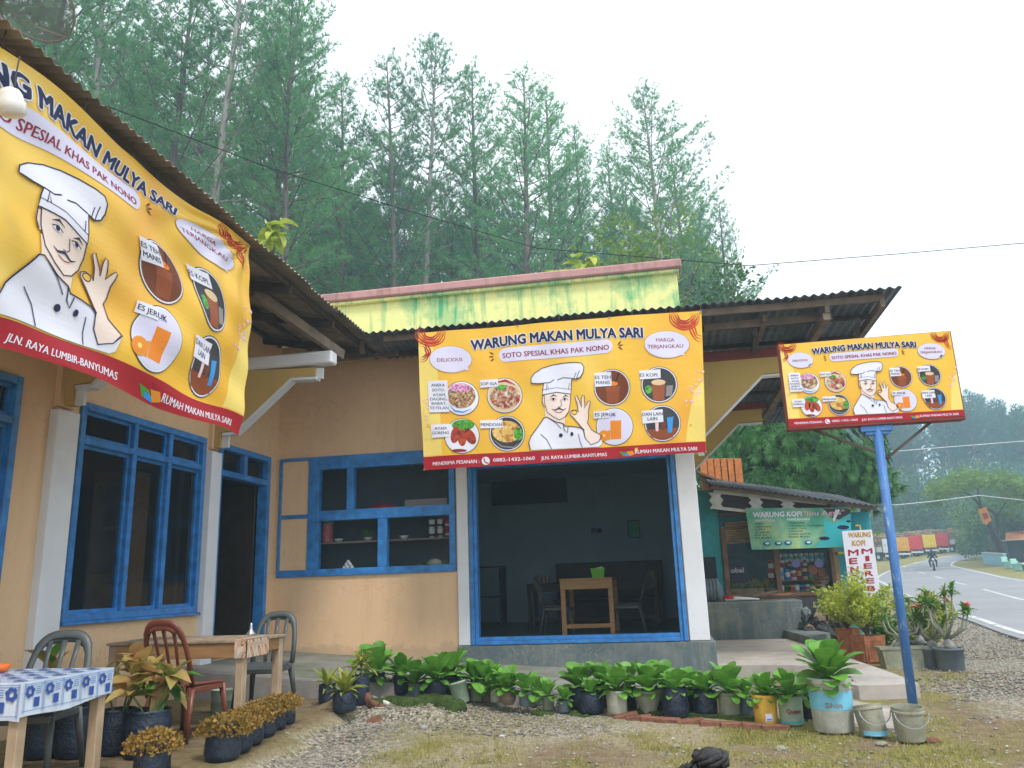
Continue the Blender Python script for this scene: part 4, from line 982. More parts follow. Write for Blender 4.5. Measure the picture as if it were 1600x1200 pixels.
Z0 = .02
def queen(t, W, H, s): mark_on(t, W, H, 'Queen', 'p_maroon', H*.42, H*.16, W*.62, .25); band_on(t, W, H, H*.08, H*.14, 'p_teal', 'band')
def yel(t, W, H, s):
    mark_on(t, W, H, 'Co', 'p_brown', H*.55, H*.15, W*.22, -.75)
    a = math.atan2(EYE.y-t.location.y, EYE.x-t.location.x)+.25; band_on(t, W, H, H*.14, H*.38, 'p_lilac', 'sticker', 1.015, a-.3, a+.3); band_on(t, W, H, H*.16, H*.22, 'p_blue', 'sticker_print', 1.022, a-.2, a+.25)
def bigb(t, W, H, s):
    band_on(t, W, H, H*.42, H*.76, 'bucket_blue', 'band', 1.012); band_on(t, W, H, H*.80, H*.83, 'bucket_dirty', 'rim_ring', 1.05); mark_on(t, W, H, 'Shin', 'p_grey', H*.47, H*.1, W*.4, .1)
def rimb(t, W, H, s): band_on(t, W, H, H*.02, H*.09, 'bucket_blue', 'foot_ring', 1.05)
def saucer(t, W, H, s):
    mb = MB(); mb.lathe([(.001, -.02), (W*.5, -.02), (W*.56, .02), (W*.53, .02), (W*.48, .0)], n=20); mb.build('saucer', 'pot_brown', t)
def up(x0, y0, x1, y1, n=6):
    """broad tall leaf"""
ROWP = [
 (511, 1102, 24, 27, 'bag', 'plastic_bag', 'small black bag with a sparse yellow striped plant, leftmost of the pot row', 'yel', 12, 20, 0),
 (587, 1085, 28, 27, 'bag', 'plastic_bag', 'black bag of broad green leaves right of the tall yellow plant', 'ros', 15, 30, 0),
 (563, 1100, 25, 38, 'bag', 'plastic_bag', 'tall black bag with the tallest yellow tipped bushy plant in the row', 'yel', 0, 30, 1),
 (538, 1112, 33, 27, 'bag', 'plastic_bag', 'black bag with spiky yellow green leaves at the row\'s front left corner', 'yel', 20, 27, 0),
 (628, 1085, 25, 25, 'bag', 'plastic_bag', 'dark bag with one round upright leaf standing above the others', 'ros', 14, 25, 2),
 (650, 1090, 22, 20, 'bucket', 'pot_grey', 'grey pot of green leaves above the mossy bank, beside a dark bag', 'ros', 14, 25, 0),
 (706, 1086, 24, 26, 'bag', 'plastic_bag', 'dark bag tucked behind, just left of the tipped pale green pot', 'ros', 13, 26, 0),
 (681, 1091, 33, 25, 'bag', 'plastic_bag', 'wide crumpled blue black bag of leaves above the small stone', 'ros', 16, 27, 0),
 (745, 1094, 24, 23, 'bucket', 'pot_khaki', 'khaki pot half hidden behind the tipped pale green pot', 'ros', 15, 28, 0),
 (763, 1094, 20, 20, 'bucket', 'pot_brown', 'brown pot squeezed beside a torn whitish pot', 'ros', 13, 24, 0),
 (775, 1097, 16, 18, 'bag', 'pot_pale', 'torn whitish bag between the brown pot and the round clay pot', 'ros', 10, 20, 0),
 (794, 1101, 24, 22, 'round', 'pot_brown', 'round brown clay pot with wide green leaves', 'ros', 16, 26, 0),
 (822, 1102, 21, 19, 'bucket', 'pot_grey', 'slate grey pot right of the round clay pot', 'ros', 14, 23, 0),
 (842, 1100, 18, 17, 'bucket', 'pot_mint', 'small mint green pot with narrow pale leaves', 'ros', 12, 20, 0),
 (857, 1109, 18, 19, 'bucket', 'pot_khaki', 'little khaki pot at the front where the row bends', 'ros', 10, 18, 0),
 (905, 1106, 30, 28, 'bag', 'plastic_bag', 'dark bag with tall leaves behind the little blue grey pot', 'ros', 18, 34, 0),
 (882, 1112, 20, 16, 'bucket', 'pot_grey', 'little blue grey pot with low leaves at the front', 'ros', 14, 22, 0),
 (940, 1104, 26, 30, 'bag', 'plastic_bag', 'dark bag with darker leaves behind, left of the tall white pot', 'ros', 14, 30, 0),
 (925, 1114, 35, 28, 'bag', 'plastic_bag', 'wide crumpled black bag left of the tall spotted white pot', 'ros', 13, 24, 0),
 (983, 1107, 24, 28, 'bag', 'plastic_bag', 'dark bag between the white pot and the grey urn', 'ros', 15, 32, 0),
 (965, 1116, 31, 33, 'bucket', 'pot_pale', 'tall spotted white pot of leaves standing on a brown saucer', 'ros', 20, 33, 3),
 (1036, 1108, 24, 28, 'bag', 'plastic_bag', 'dark bag showing between the grey urn and the blue bag', 'ros', 14, 32, 0),
 (1014, 1114, 38, 31, 'urn', 'pot_khaki', 'round lipped grey green urn with broad leaves', 'ros', 18, 34, 0),
 (1083, 1109, 24, 28, 'bag', 'plastic_bag', 'dark bag with tall leaves between the two front blue bags', 'ros', 15, 33, 0),
 (1057, 1119, 36, 37, 'bag', 'plastic_bag', 'large crumpled navy bag right of the grey green urn', 'ros', 16, 28, 0),
 (1105, 1118, 31, 32, 'bag', 'plastic_bag', 'smooth navy bag left of the khaki bucket with a blue foot', 'ros', 17, 29, 0),
 (1141, 1119, 32, 32, 'bucket', 'pot_khaki', 'khaki bucket of leaves with a blue ring at its foot', 'ros', 19, 34, 4),
 (1170, 1118, 23, 25, 'bucket', 'pot_grey', 'grey pot set back between the khaki and the yellow bucket', 'ros', 12, 27, 0),
 (1198, 1130, 34, 38, 'bucket', 'bucket_yellow', 'yellow plastic bucket with a sticker, planted with leaves', 'ros', 19, 32, 5),
 (1264, 1122, 23, 28, 'bucket', 'pot_black', 'black pot between the printed mint bucket and the big paint pail', 'ros', 13, 27, 0),
 (1238, 1131, 34, 37, 'bucket', 'pot_mint', 'mint green bucket with red lettering on its side', 'ros', 17, 31, 6),
 (1304, 1141, 58, 68, 'bucket', 'bucket_dirty', 'big blue and white paint pail planted with the largest rosette', 'ros', 26, 40, 7),
]
def tallplant(t, W, H, s):
    r_ = random.Random(5)
    for k in range(5):
        b_ = Vector((r_.uniform(-.04, .04), r_.uniform(-.04, .04), H*.9)); tp = b_+Vector((r_.uniform(-.1, .1), r_.uniform(-.08, .08), .10+.05*k))
        mb = MB(); mb.tube([b_, tp], [.006, .004], 6); mb.build('stem', 'stem_green', t)
        for i in range(11): put_leaf(LYEL[i % 2], t, b_.lerp(tp, .45+.05*i), i*2.4+k, R(50-8*i+r_.uniform(-10, 10)), .135*r_.uniform(.8, 1.15))
def roundleaf(t, W, H, s): put_leaf(LROS[0], t, Vector((0, 0, H)), 2.9, R(78), .26, .8)
EXTRA = {1: tallplant, 2: roundleaf, 3: saucer, 4: rimb, 5: yel, 6: queen, 7: bigb}
for (x, y, w, h, kind, mat, lab_, pk, n_, sz, ex) in ROWP:
    potted(x, y, w, h, kind, mat, lab_, pk if n_ else None, int(n_*1.5), sz*(1.28 if x < 870 else 1.05), .125 if x < 715 else (.07 if x < 830 else Z0), extra=EXTRA.get(ex))
# tipped pale green pot
P = az(722, 1100, .06); s = (P-EYE).length/FPX
t = thing('potted_plant', 'pale green pot tipped to one side with leaves spilling out to its right', 'potted plant', P, 0, 'potted plants in the row')
mb, zs, rs = pot_mesh('bucket', 27*s, 30*s, 3); o = mb.build('pot', 'pot_mint', t, True); Mt = Matrix.Rotation(R(-14), 4, 'Y'); o.matrix_local = Matrix.Translation((0, 0, .012)) @ Mt
mb = MB(); mb.lathe([(.001, zs), (rs, zs-.01)], n=16); o = mb.build('soil', 'soil', t); o.matrix_local = Matrix.Translation((0, 0, .012)) @ Mt
r_ = random.Random(9)
for i in range(16): put_leaf(LROS[i % 3], t, Vector((.10+.05*(i % 4), 0, zs-.0)), -1.5+r_.uniform(-1.2, 1.6), R(r_.uniform(-25, 60)), 32*s*r_.uniform(.7, 1.1))
# empty tins at the right
def tin(x, y, w, h, tilt, yaw, label, mat):
    P = az(x, y, Z0); s = (P-EYE).length/FPX; W, H = w*s, h*s; t = thing('bucket', label, 'bucket', P, 0, 'empty buckets by the ramp')
    mb = MB(); q = W/2; mb.lathe([(.001, .004), (q*.85, 0), (q*.9, H*.05), (q*.97, H*.8), (q*1.03, H*.82), (q*1.03, H*.88), (q*.98, H*.9), (q*1.0, H), (q*.95, H), (q*.92, H*.7), (q*.84, .02), (.001, .02)], n=26)
    o = mb.build('pail', mat, t, True); o.matrix_local = Matrix.Rotation(yaw, 4, 'Z') @ Matrix.Rotation(tilt, 4, 'X'); smooth_by_angle(o, 45)
    mb = MB(); n=28; mb.lathe([(q*.88, H*.04), (q*.9, H*.2)], n=26); 
    if 'blue' in label: mb.v = [(a*1.02, b_*1.02, c) for a, b_, c in mb.v]; o2 = mb.build('paint_stain', 'bucket_blue', t, True); o2.matrix_local = o.matrix_local.copy()
    mb = MB(); mb.tube([(q*1.04*math.cos(a), q*1.04*math.sin(a)*.3 - q*.9, H*.86-.9*q*abs(math.sin(a))) for a in [math.pi*i/10+math.pi for i in range(11)]], .004, 5); o3 = mb.build('handle', 'steel', t); o3.matrix_local = o.matrix_local.copy()
    return t
tin(1367, 1149, 37, 38, R(-13), .5, 'empty tilted tin with a blue stained foot between the paint pail and the post', 'tin_dirty')
tin(1424, 1156, 40, 41, R(2), 0, 'empty pale tin standing in front of the blue post foot', 'tin_dirty')

# ------------------------------------------------------------------ brick kerb before the row; mossy plank kerb behind it
t = thing('brick_edging', 'row of half buried red bricks edging the pot bed', 'edging', az(1090, 1135, 0), 0)
bx = [(972, 1121), (992, 1124), (1015, 1126), (1038, 1128), (1073, 1130), (1109, 1133), (1141, 1135), (1174, 1137), (1206, 1139)]
bm0 = MB(); bm0.cbox((-.115, -.05, -.05), (.115, .05, .035), .008); bme = bm0.mesh('brick', 'brick_red')
for i, (x, y) in enumerate(bx):
    p = az(x+6, y, .01)-t.location; link('brick', bme, t, M=Matrix.Translation(p) @ Euler((rnd.uniform(-.1, .1), rnd.uniform(-.15, .15), rnd.uniform(-.12, .08))).to_matrix().to_4x4())
t = thing('kerb', 'low mossy concrete kerb under the right half of the pot row', 'kerb', az(1060, 1120, 0))
mb = MB(); a, c = az(985, 1116, 0), az(1180, 1128, 0); mb.beam(a+Vector((0, 0, .0)), c+Vector((0, 0, .0)), .12, .09); child(mb, 'kerb', 'moss', t)
# mossy bank under the left pots, as lumpy earth
def lump(name, mat, pts, r_, hgt, seed, label, cat='mound'):
    rr_ = random.Random(seed); mb = MB()
    for (x, y) in pts:
        zb = .07 if name == 'moss_bank' else .0; p = az(x, y, zb); mb.sphere((p.x+rr_.uniform(-.04, .04), p.y+rr_.uniform(-.04, .04), zb), r_*rr_.uniform(.7, 1.2), 12, 8, sq=(1.3, 1, hgt/r_))
    mb.v = [(x+.02*(vn(x+3, y, .05, 31)-.5), y, z+.03*(vn(x, y+z, .04, 32)-.5)) for x, y, z in mb.v]
    o = mb.build(name, mat, None, True); return stuff(o, label, cat)
lump('moss_bank', 'moss', [(x, 1106+3*math.sin(x*.1)) for x in range(596, 715, 9)], .10, .11, 3, 'low dark mossy bank under the left pots', 'moss')
lump('moss_patch', 'moss', [(845, 1114), (856, 1116), (893, 1118), (905, 1119), (918, 1120)], .07, .035, 4, 'moss tufts at the foot of the middle pots', 'moss')
lump('moss_strip', 'moss', [(462+i*7.5, 1153-i*2.3) for i in range(11)], .07, .06, 5, 'mossy strip along the edge of the raised earth', 'moss')
# raised bed edge by the shrubs: bricks
t = thing('brick_edging', 'line of orange bricks under the bronze shrubs by the tables', 'edging', az(420, 1175, 0), 0)
for i in range(7):
    x, y = 338+i*21.5, 1208-i*9.5; p = az(x, y, .02)-t.location; link('brick', bme, t, M=Matrix.Translation(p+Vector((0, 0, .05))) @ Euler((rnd.uniform(-.1, .1), rnd.uniform(-.1, .1), R(80)+rnd.uniform(-.15, .15))).to_matrix().to_4x4() @ Matrix.Diagonal((1, 1, 1.3, 1)))
# broken bricks, pipe
t = thing('brick_rubble', 'heap of broken bricks under the snapped pipe', 'rubble', az(585, 1125, 0))
for x, y, zz, sx in ((570, 1110, .03, .6), (588, 1108, .06, .6), (598, 1114, .03, .5), (575, 1125, .02, .5), (585, 1130, .02, .55), (592, 1122, .08, .5), (556, 1116, .03, .7), (694, 1106, .04, .5), (704, 1104, .05, .4)):
    p = az(x, y, .0)-t.location; link('brick', bme, t, M=Matrix.Translation(p+Vector((0, 0, zz))) @ Euler((rnd.uniform(-.5, .5), rnd.uniform(-.5, .5), rnd.uniform(0, 3))).to_matrix().to_4x4() @ Matrix.Diagonal((sx, .8, 1, 1)))
t = thing('water_pipe', 'snapped white pvc pipe with a rusty elbow lying on broken bricks', 'pipe', az(590, 1110, 0))
mb = MB(); mb.tube([az(582, 1090, .15), az(607, 1100, .12)], .022, 12); child(mb, 'pipe', 'pvc_white', t, True)
mb = MB(); mb.tube([az(576, 1084, .25), az(573, 1092, .2), az(578, 1104, .12)], .026, 10); mb.tube([az(578, 1096, .16), az(590, 1102, .13)], .03, 10); child(mb, 'elbow', 'brick_red', t, True)
def stone(x, y, w, label, seed, mat='stone_grey', hz=.6):
    p = az(x, y, .0); s = (p-EYE).length/FPX; bm = bmesh.new(); bmesh.ops.create_icosphere(bm, subdivisions=2, radius=w*s/2); rr_ = random.Random(seed)
    for v in bm.verts: v.co *= rr_.uniform(.85, 1.12); v.co.z *= hz
    me = bpy.data.meshes.new('stone'); bm.to_mesh(me); bm.free(); me.materials.append(MATS[mat]); o = link('stone', me, None, p+Vector((0, 0, w*s*.12))); return tag(o, label, 'stone', 'loose stones in the yard')
stone(674, 1092, 9, 'small pale stone on the mossy bank edge', 1, 'pot_pale'); stone(661, 1139, 14, 'round grey stone in the gravel left of the middle', 2); stone(530, 1118, 13, 'grey stone at the corner below the yellow striped plant', 3)
stone(1377, 1165, 17, 'flat mossy stone in front of the tilted tin', 4, 'pot_khaki', .4); stone(1456, 1160, 22, 'flat pinkish brick piece right of the pale tin', 5, 'brick_red', .35)
stone(1220, 1172, 16, 'greenish stone in the grass near the bottom edge', 6, 'pot_khaki', .5); stone(1056, 1168, 15, 'flat pale stone in the grass left of the child', 7, 'pot_khaki', .4)
stone(784, 1152, 9, 'whitish pebble in the yard below the clay pot', 8, 'pot_pale'); stone(1330, 1138, 22, 'dark brown clod between the paint pail and the tilted tin', 9, 'pot_brown', .4)
stone(1285, 1142, 18, 'reddish clod at the foot of the paint pail', 10, 'brick_red', .4)

# ------------------------------------------------------------------ bronze leaved shrubs in black bags
def shrub(x, y, w, label, z=.13, seed=0, n=520, group='bronze shrubs in bags'):
    P = az(x, y, z); P.z = z; s = (P-EYE).length/FPX; rr_ = random.Random(seed); t = thing('potted_shrub', label, 'shrub', P, 0, group)
    W = w*s; mb, zs, rs = pot_mesh('bag', W*.78, W*.55, seed); mb.build('pot', 'plastic_bag', t, True)
    f = MB()
    for i in range(n):
        a = rr_.uniform(0, 6.283); el = math.asin(rr_.uniform(-.15, 1)); q = W*.62*rr_.uniform(.72, 1.05)
        c = Vector((q*math.cos(a)*math.cos(el), q*math.sin(a)*math.cos(el), zs+W*.08+q*.62*math.sin(el)))
        d1 = Vector((rr_.gauss(0, 1), rr_.gauss(0, 1), rr_.gauss(.5, .7))).normalized(); d2 = d1.cross(Vector((rr_.gauss(0, 1), rr_.gauss(0, 1), rr_.gauss(0, 1)))).normalized(); l = W*.10*rr_.uniform(.7, 1.3)
        f.add([c, c+d1*l*.5+d2*l*.3, c+d1*l, c+d1*l*.5-d2*l*.3], [(0, 1, 2, 3)])
    f.build('foliage', 'leaf_croton', t)
    st = MB()
    for k in range(6): a = k*1.05; st.tube([(0, 0, zs), (W*.3*math.cos(a), W*.3*math.sin(a), zs+W*.3)], .004, 5)
    st.build('stem', 'bark', t)
for i, (x, y, w, lb) in enumerate(((347, 1190, 40, 'bronze shrub in a bag, nearest in the row by the raised earth'), (368, 1178, 36, 'bronze shrub in a bag, second from the near end of the row'), (388, 1166, 34, 'bronze shrub in a bag, third from the near end of the row'),
        (408, 1154, 33, 'bronze shrub in a bag, third from the far end of the row'), (427, 1143, 31, 'bronze shrub in a bag, second from the far end of the row'), (443, 1134, 28, 'bronze shrub in a bag, farthest in the row toward the terrace'), (236, 1216, 40, 'bronze shrub cut by the bottom edge below the big leafy bag'))):
    shrub(x, y-3, w*1.45, lb, seed=i+1, n=900)

# ------------------------------------------------------------------ large leaved plants by the wall
def aglo(x, y, w, h, label, seed, n=24, z=.13, size=62, cent=(0, 0, .2), greens=.3, spread=.14, group='large leaved plants in black bags'):
    P = az(x, y, z); P.z = z; s = (P-EYE).length/FPX; rr_ = random.Random(seed); t = thing('potted_plant', label, 'potted plant', P, 0, group)
    mb, zs, rs = pot_mesh('bag', w*s, h*s, seed); mb.build('pot', 'plastic_bag', t, True)
    mb = MB(); mb.lathe([(.001, zs), (rs, zs-.01)], n=16); mb.build('soil', 'soil', t)
    stems = []
    for k in range(5):
        a = rr_.uniform(0, 6.28); tp = Vector((spread*math.cos(a), spread*math.sin(a), zs+cent[2]*rr_.uniform(.6, 1.3)))+Vector((cent[0], cent[1], 0)); stems.append(tp)
        mb = MB(); mb.tube([(tp.x*.2, tp.y*.2, zs-.02), (tp.x*.6, tp.y*.6, (zs+tp.z)/2), tp], [.009, .008, .006], 6); mb.build('stem', 'stem_green', t)
    for i in range(n):
        b_ = stems[i % 5]; gr = rr_.random() < greens
        put_leaf((LGRN if gr else LAGL)[rr_.randrange(2 if gr else 3)], t, b_, rr_.uniform(0, 6.28), R(rr_.uniform(-35, 70)), size*s*rr_.uniform(.7, 1.1), rr_.uniform(.8, 1.1), rr_.uniform(-.5, .5))
    return t
aglo(229, 1181, 56, 54, 'black bag of large red and yellow mottled leaves, nearest the brown chair', 3, 44, size=40, cent=(0.02, 0, .22))
aglo(181, 1178, 42, 52, 'black bag of yellow mottled leaves against the wall behind the cloth table leg', 8, 30, size=40, cent=(0, 0, .30), greens=.1)
aglo(120, 1182, 54, 58, 'black bag under the blue cloth table with drooping green leaves', 11, 20, size=46, cent=(.02, 0, .12), greens=.65)
aglo(66, 1184, 46, 52, 'black bag in shade behind the near leg of the blue cloth table', 15, 14, size=42, cent=(0, 0, .3), greens=.4)

# ------------------------------------------------------------------ plastic chairs
def chair(loc, rz, mat, label, group='plastic garden chairs', slats=3, wid=.44, name='plastic_chair', arms=False, hs=.87):
    """arch-backed chair facing -Y at rz=0; parts: seat, back_arch, slats, legs"""
    t = thing(name, label, 'chair', loc, rz, group); sh = .42
    mb = MB(); n = 12; vs = []
    for j in range(7):
        y = -.21+.42*j/6
        for i in range(n+1):
            x = (-.5+i/n)*(wid*(1.0 if j < 4 else 1-.05*(j-3))); e = abs(i/n-.5)*2
            vs.append((x, y, sh+.018*e**3+.012*(j/6)-(.03 if j == 0 else 0)))
    k = len(vs); vs += [(x, y, z-.022) for x, y, z in vs]; W_ = n+1; fs = []
    for j in range(6):
        for i in range(n): a = j*W_+i; fs += [(a, a+1, a+W_+1, a+W_), (a+k, a+k+W_, a+k+W_+1, a+k+1)]
    rim = [i for i in range(W_)]+[j*W_+n for j in range(1, 7)]+[6*W_+i for i in range(n-1, -1, -1)]+[j*W_ for j in range(5, 0, -1)]
    for a, b_ in zip(rim, rim[1:]+rim[:1]): fs.append((a, a+k, b_+k, b_))
    mb.add(vs, fs); mb.build('seat', mat, t, True)
    mb = MB(); mb.cbox((-wid/2+.01, -.222, sh-.06), (wid/2-.01, -.20, sh-.01), .006); mb.cbox((-wid/2, -.2, sh-.05), (-wid/2+.018, .2, sh-.005), .005); mb.cbox((wid/2-.018, -.2, sh-.05), (wid/2, .2, sh-.005), .005); mb.build('seat_rim', mat, t)
    by = lambda z: .20+.16*((z-sh)/(hs-sh))**1.2
    arch = []
    for i in range(17):
        u_ = i/16; an = math.pi*(1-u_); x = (wid/2-.01)*math.copysign(abs(math.cos(an))**.6, math.cos(an)); z = sh+.0+(hs-sh)*abs(math.sin(an))**.55; arch.append((x, by(z), z))
    mb = MB(); mb.tube(arch, [.026]*4+[.034]*9+[.026]*4, 8, flat_=.5); 
    mb.v = [(x*1.0, y, z) for x, y, z in mb.v]; mb.build('back_arch', mat, t, True)
    mb = MB(); top = [(x, y, z) for x, y, z in arch[5:12]]; mb.tube([(x*.93, y, z-.03) for x, y, z in top], .028, 8, flat_=.35); mb.build('head_rail', mat, t, True)
    for i in range(slats):
        x = (i-(slats-1)/2)*.075*(1.0 if slats <= 3 else .8); mb = MB(); zz = [sh+.02, sh+.15, sh+.3, hs-.045]
        mb.tube([(x*(1-.0*q)*(1+.35*q), by(z)-.005, z) for q, z in zip((0, .4, .75, 1), zz)], [.020, .017, .017, .022], 8, flat_=.35); mb.build('slat', mat, t, True)
    for sx in (-1, 1):
        for yy, y2 in ((-.19, -.24), (.19, .27)):
            mb = MB(); x = sx*(wid/2-.025); x2 = sx*(wid/2+.015)
            mb.tube([(x, yy, sh-.01), (x*.5+x2*.5, (yy+y2)/2, sh*.5), (x2, y2, .0)], [.036, .026, .021], 8, flat_=.6); mb.build('leg', mat, t, True)
    return t
GZ = .13
P = az(300, 1128, GZ); chair((-4.02, 6.50, GZ), R(172), 'chair_brown', 'reddish brown plastic chair with its back to the yard at the bare table', slats=3, hs=.93)
P = az(388, 1118, GZ); chair((P.x-.02, P.y+.35, GZ), R(8), 'chair_grey', 'dark grey plastic chair on the far side of the bare table by the door', slats=3, hs=.91)
P = az(62, 1003, 1.0); chair((P.x, P.y+.02, GZ-.0), R(14), 'chair_grey', 'grey plastic chair pushed under the blue cloth table', slats=3, hs=.90)

# ------------------------------------------------------------------ bare wooden table
t = thing('wooden_table', 'bare wooden table with an orange checked cloth strip at its end', 'table', (-4.2, 7.1, GZ))
tx0, tx1, ty0, ty1, tz = -4.98, -3.62, 6.70, 7.50, .88
for i in range(5):
    mb = MB(); a = ty0+(ty1-ty0)*i/5; mb.cbox((tx0, a+.004, tz-.025), (tx1, a+(ty1-ty0)/5-.004, tz+rnd.uniform(-.003, .003)), .004); child(mb, 'plank', 'wood_weathered', t)
mb = MB(); mb.cbox((tx0+.03, ty0+.02, tz-.15), (tx1-.03, ty0+.045, tz-.028), .004); mb.cbox((tx0+.03, ty1-.045, tz-.13), (tx1-.03, ty1-.02, tz-.028), .004); mb.cbox((tx1-.05, ty0+.045, tz-.13), (tx1-.03, ty1-.045, tz-.028), .004); mb.cbox((tx0+.03, ty0+.045, tz-.13), (tx0+.05, ty1-.045, tz-.028), .004); child(mb, 'apron', 'wood_table', t)
for x in (tx0+.02, tx1-.10):
    for y in (ty0+.02, ty1-.10):
        mb = MB(); mb.cbox((x, y-.001, GZ), (x+.075, y+.075, tz-.026), .006); child(mb, 'leg', 'wood_pale', t)
mb = MB(); mb.cbox((tx1-.085, ty0+.09, GZ+.16), (tx1-.05, ty1-.1, GZ+.21), .005); child(mb, 'stretcher', 'wood_pale', t)
def checkmat(name, base, c1, c2, sc):
    m, n, b = newmat(name); g = n.nodes.new('ShaderNodeNewGeometry').outputs['Position']; s = n.nodes.new('ShaderNodeSeparateXYZ'); L(n, g, s.inputs[0])
    ad = n.nodes.new('ShaderNodeMath'); ad.operation = 'ADD'; L(n, s.outputs[0], ad.inputs[0]); L(n, s.outputs[1], ad.inputs[1])
    cb = n.nodes.new('ShaderNodeCombineXYZ'); L(n, ad.outputs[0], cb.inputs[0]); sb = n.nodes.new('ShaderNodeMath'); sb.operation = 'SUBTRACT'; L(n, s.outputs[1], sb.inputs[0]); L(n, s.outputs[0], sb.inputs[1])
    sm_ = n.nodes.new('ShaderNodeMath'); sm_.operation = 'ADD'; L(n, s.outputs[2], sm_.inputs[0]); L(n, sb.outputs[0], sm_.inputs[1]); L(n, sm_.outputs[0], cb.inputs[1])
    mp = n.nodes.new('ShaderNodeMapping'); mp.inputs['Scale'].default_value = (sc, sc, sc); L(n, cb.outputs[0], mp.inputs['Vector'])
    ch = n.nodes.new('ShaderNodeTexChecker'); ch.inputs['Scale'].default_value = 1; ch.inputs['Color1'].default_value = (1, 1, 1, 1); ch.inputs['Color2'].default_value = (0, 0, 0, 1); L(n, mp.outputs[0], ch.inputs['Vector'])
    br = n.nodes.new('ShaderNodeTexBrick'); br.inputs['Scale'].default_value = .5; br.offset = 0; br.inputs['Color1'].default_value = (0, 0, 0, 1); br.inputs['Color2'].default_value = (.4, .4, .4, 1); br.inputs['Mortar'].default_value = (1, 1, 1, 1); br.inputs['Mortar Size'].default_value = .03; br.inputs['Brick Width'].default_value = 1; br.inputs['Row Height'].default_value = 1; L(n, mp.outputs[0], br.inputs['Vector'])
    vo = n.nodes.new('ShaderNodeTexVoronoi'); vo.inputs['Scale'].default_value = .5; vo.inputs['Randomness'].default_value = 0; L(n, mp.outputs[0], vo.inputs['Vector'])
    ring = ramp(n, vo.outputs['Distance'], [(.13, (0, 0, 0)), (.16, (1, 1, 1)), (.24, (1, 1, 1)), (.27, (0, 0, 0))])
    col = mixc(n, ch.outputs[0], base, mixc(n, .35, base, c1)); col = mixc(n, ring, col, c1); col = mixc(n, br.outputs['Color'], col, c2); L(n, col, b.inputs['Base Color']); b.inputs['Roughness'].default_value = .35; b.inputs['Specular IOR Level'].default_value = .5
simple('cloth_blue', (.60, .66, .78), .3, .06, 14, world_co=True, spec=.5); checkmat('cloth_orange', (.60, .58, .50), (.10, .10, .14), (.70, .25, .05), 15)
def squares(mb, x, y0, y1, z0, z1, face='x'):
    pass
mb = MB(); mb.box((tx1+.001, ty0+.03, tz-.15), (tx1+.005, ty0+.42, tz-.0)); mb.box((tx1-.10, ty0-.004, tz-.15), (tx1+.005, ty0-.001, tz+.004)); mb.box((tx1-.10, ty0-.001, tz+.004), (tx1+.005, ty0+.42, tz+.007)); o = child(mb, 'tablecloth', 'cloth_orange', t)
b_ = thing('table_bell', 'small silver funnel shaped bell on the end of the bare table', 'bell', az(392, 992, tz+.004))
mb = MB(); mb.lathe([(.001, 0), (.045, 0), (.045, .012), (.03, .03), (.016, .05), (.013, .08), (.008, .11), (.001, .112)], n=16); mb.build('bell', 'steel', b_, True)
bk = thing('water_bucket', 'green striped tin bucket on the earth under the bare table', 'bucket', az(346, 1112, GZ))
mb = MB(); mb.lathe([(.001, 0), (.10, 0), (.105, .01), (.105, .10), (.11, .105), (.105, .11), (.108, .2), (.113, .21), (.10, .21), (.1, .02)], n=22); mb.build('pail', 'pot_mint', bk, True)

# ------------------------------------------------------------------ cloth covered table in the corner
t = thing('covered_table', 'wooden table under a blue and white patterned oilcloth at the left edge', 'table', (-4.5, 5.0, GZ))
P1, P2 = az(45, 1066, .82), az(168, 1043, .82); ux0, ux1, uy0, uy1, uz = -5.05, (P1.x+P2.x)/2, P1.y, P2.y, .82
for x in (ux0+.02, ux1-.085):
    for y in (uy0+.015, uy1-.09):
        mb = MB(); mb.cbox((x, y, GZ), (x+.07, y+.07, uz-.04), .006); child(mb, 'leg', 'wood_pale', t)
mb = MB(); mb.cbox((ux0, uy0, uz-.03), (ux1, uy1, uz-.006), .004); mb.cbox((ux0+.03, uy0+.03, uz-.11), (ux1-.03, uy1-.03, uz-.031), .004); child(mb, 'tabletop', 'wood_pale', t)
# oilcloth: top sheet with hanging sides
mb = MB(); ncl = 16; vs = []
def clz(a): return .004*math.sin(a*23)+.003*math.sin(a*51)
mb.box((ux0-.01, uy0-.008, uz-.005), (ux1+.008, uy1+.005, uz+.0))
for i in range(ncl):
    a, c = uy0-.008+(uy1-uy0+.013)*i/ncl, uy0-.008+(uy1-uy0+.013)*(i+1)/ncl; da, dc = ux1+.009+clz(a), ux1+.009+clz(c); lw = lambda q: uz-.205+.012*math.sin(q*9)+.04*(q-uy0)
    mb.add([(ux1+.008, a, uz), (ux1+.008, c, uz), (dc, c, lw(c)), (da, a, lw(a))], [(0, 1, 2, 3)]); mb.add([(ux1+.005, a, uz), (ux1+.005, c, uz), (dc-.004, c, lw(c)), (da-.004, a, lw(a))], [(3, 2, 1, 0)])
for i in range(ncl):
    a, c = ux0+(ux1+.008-ux0)*i/ncl, ux0+(ux1+.008-ux0)*(i+1)/ncl; da, dc = uy0-.009+clz(a), uy0-.009+clz(c); z_ = lambda q: uz-.22+.012*math.sin(q*11)
    mb.add([(a, uy0-.008, uz), (c, uy0-.008, uz), (c, dc, z_(c)), (a, da, z_(a))], [(3, 2, 1, 0)])
child(mb, 'oilcloth', 'cloth_blue', t)
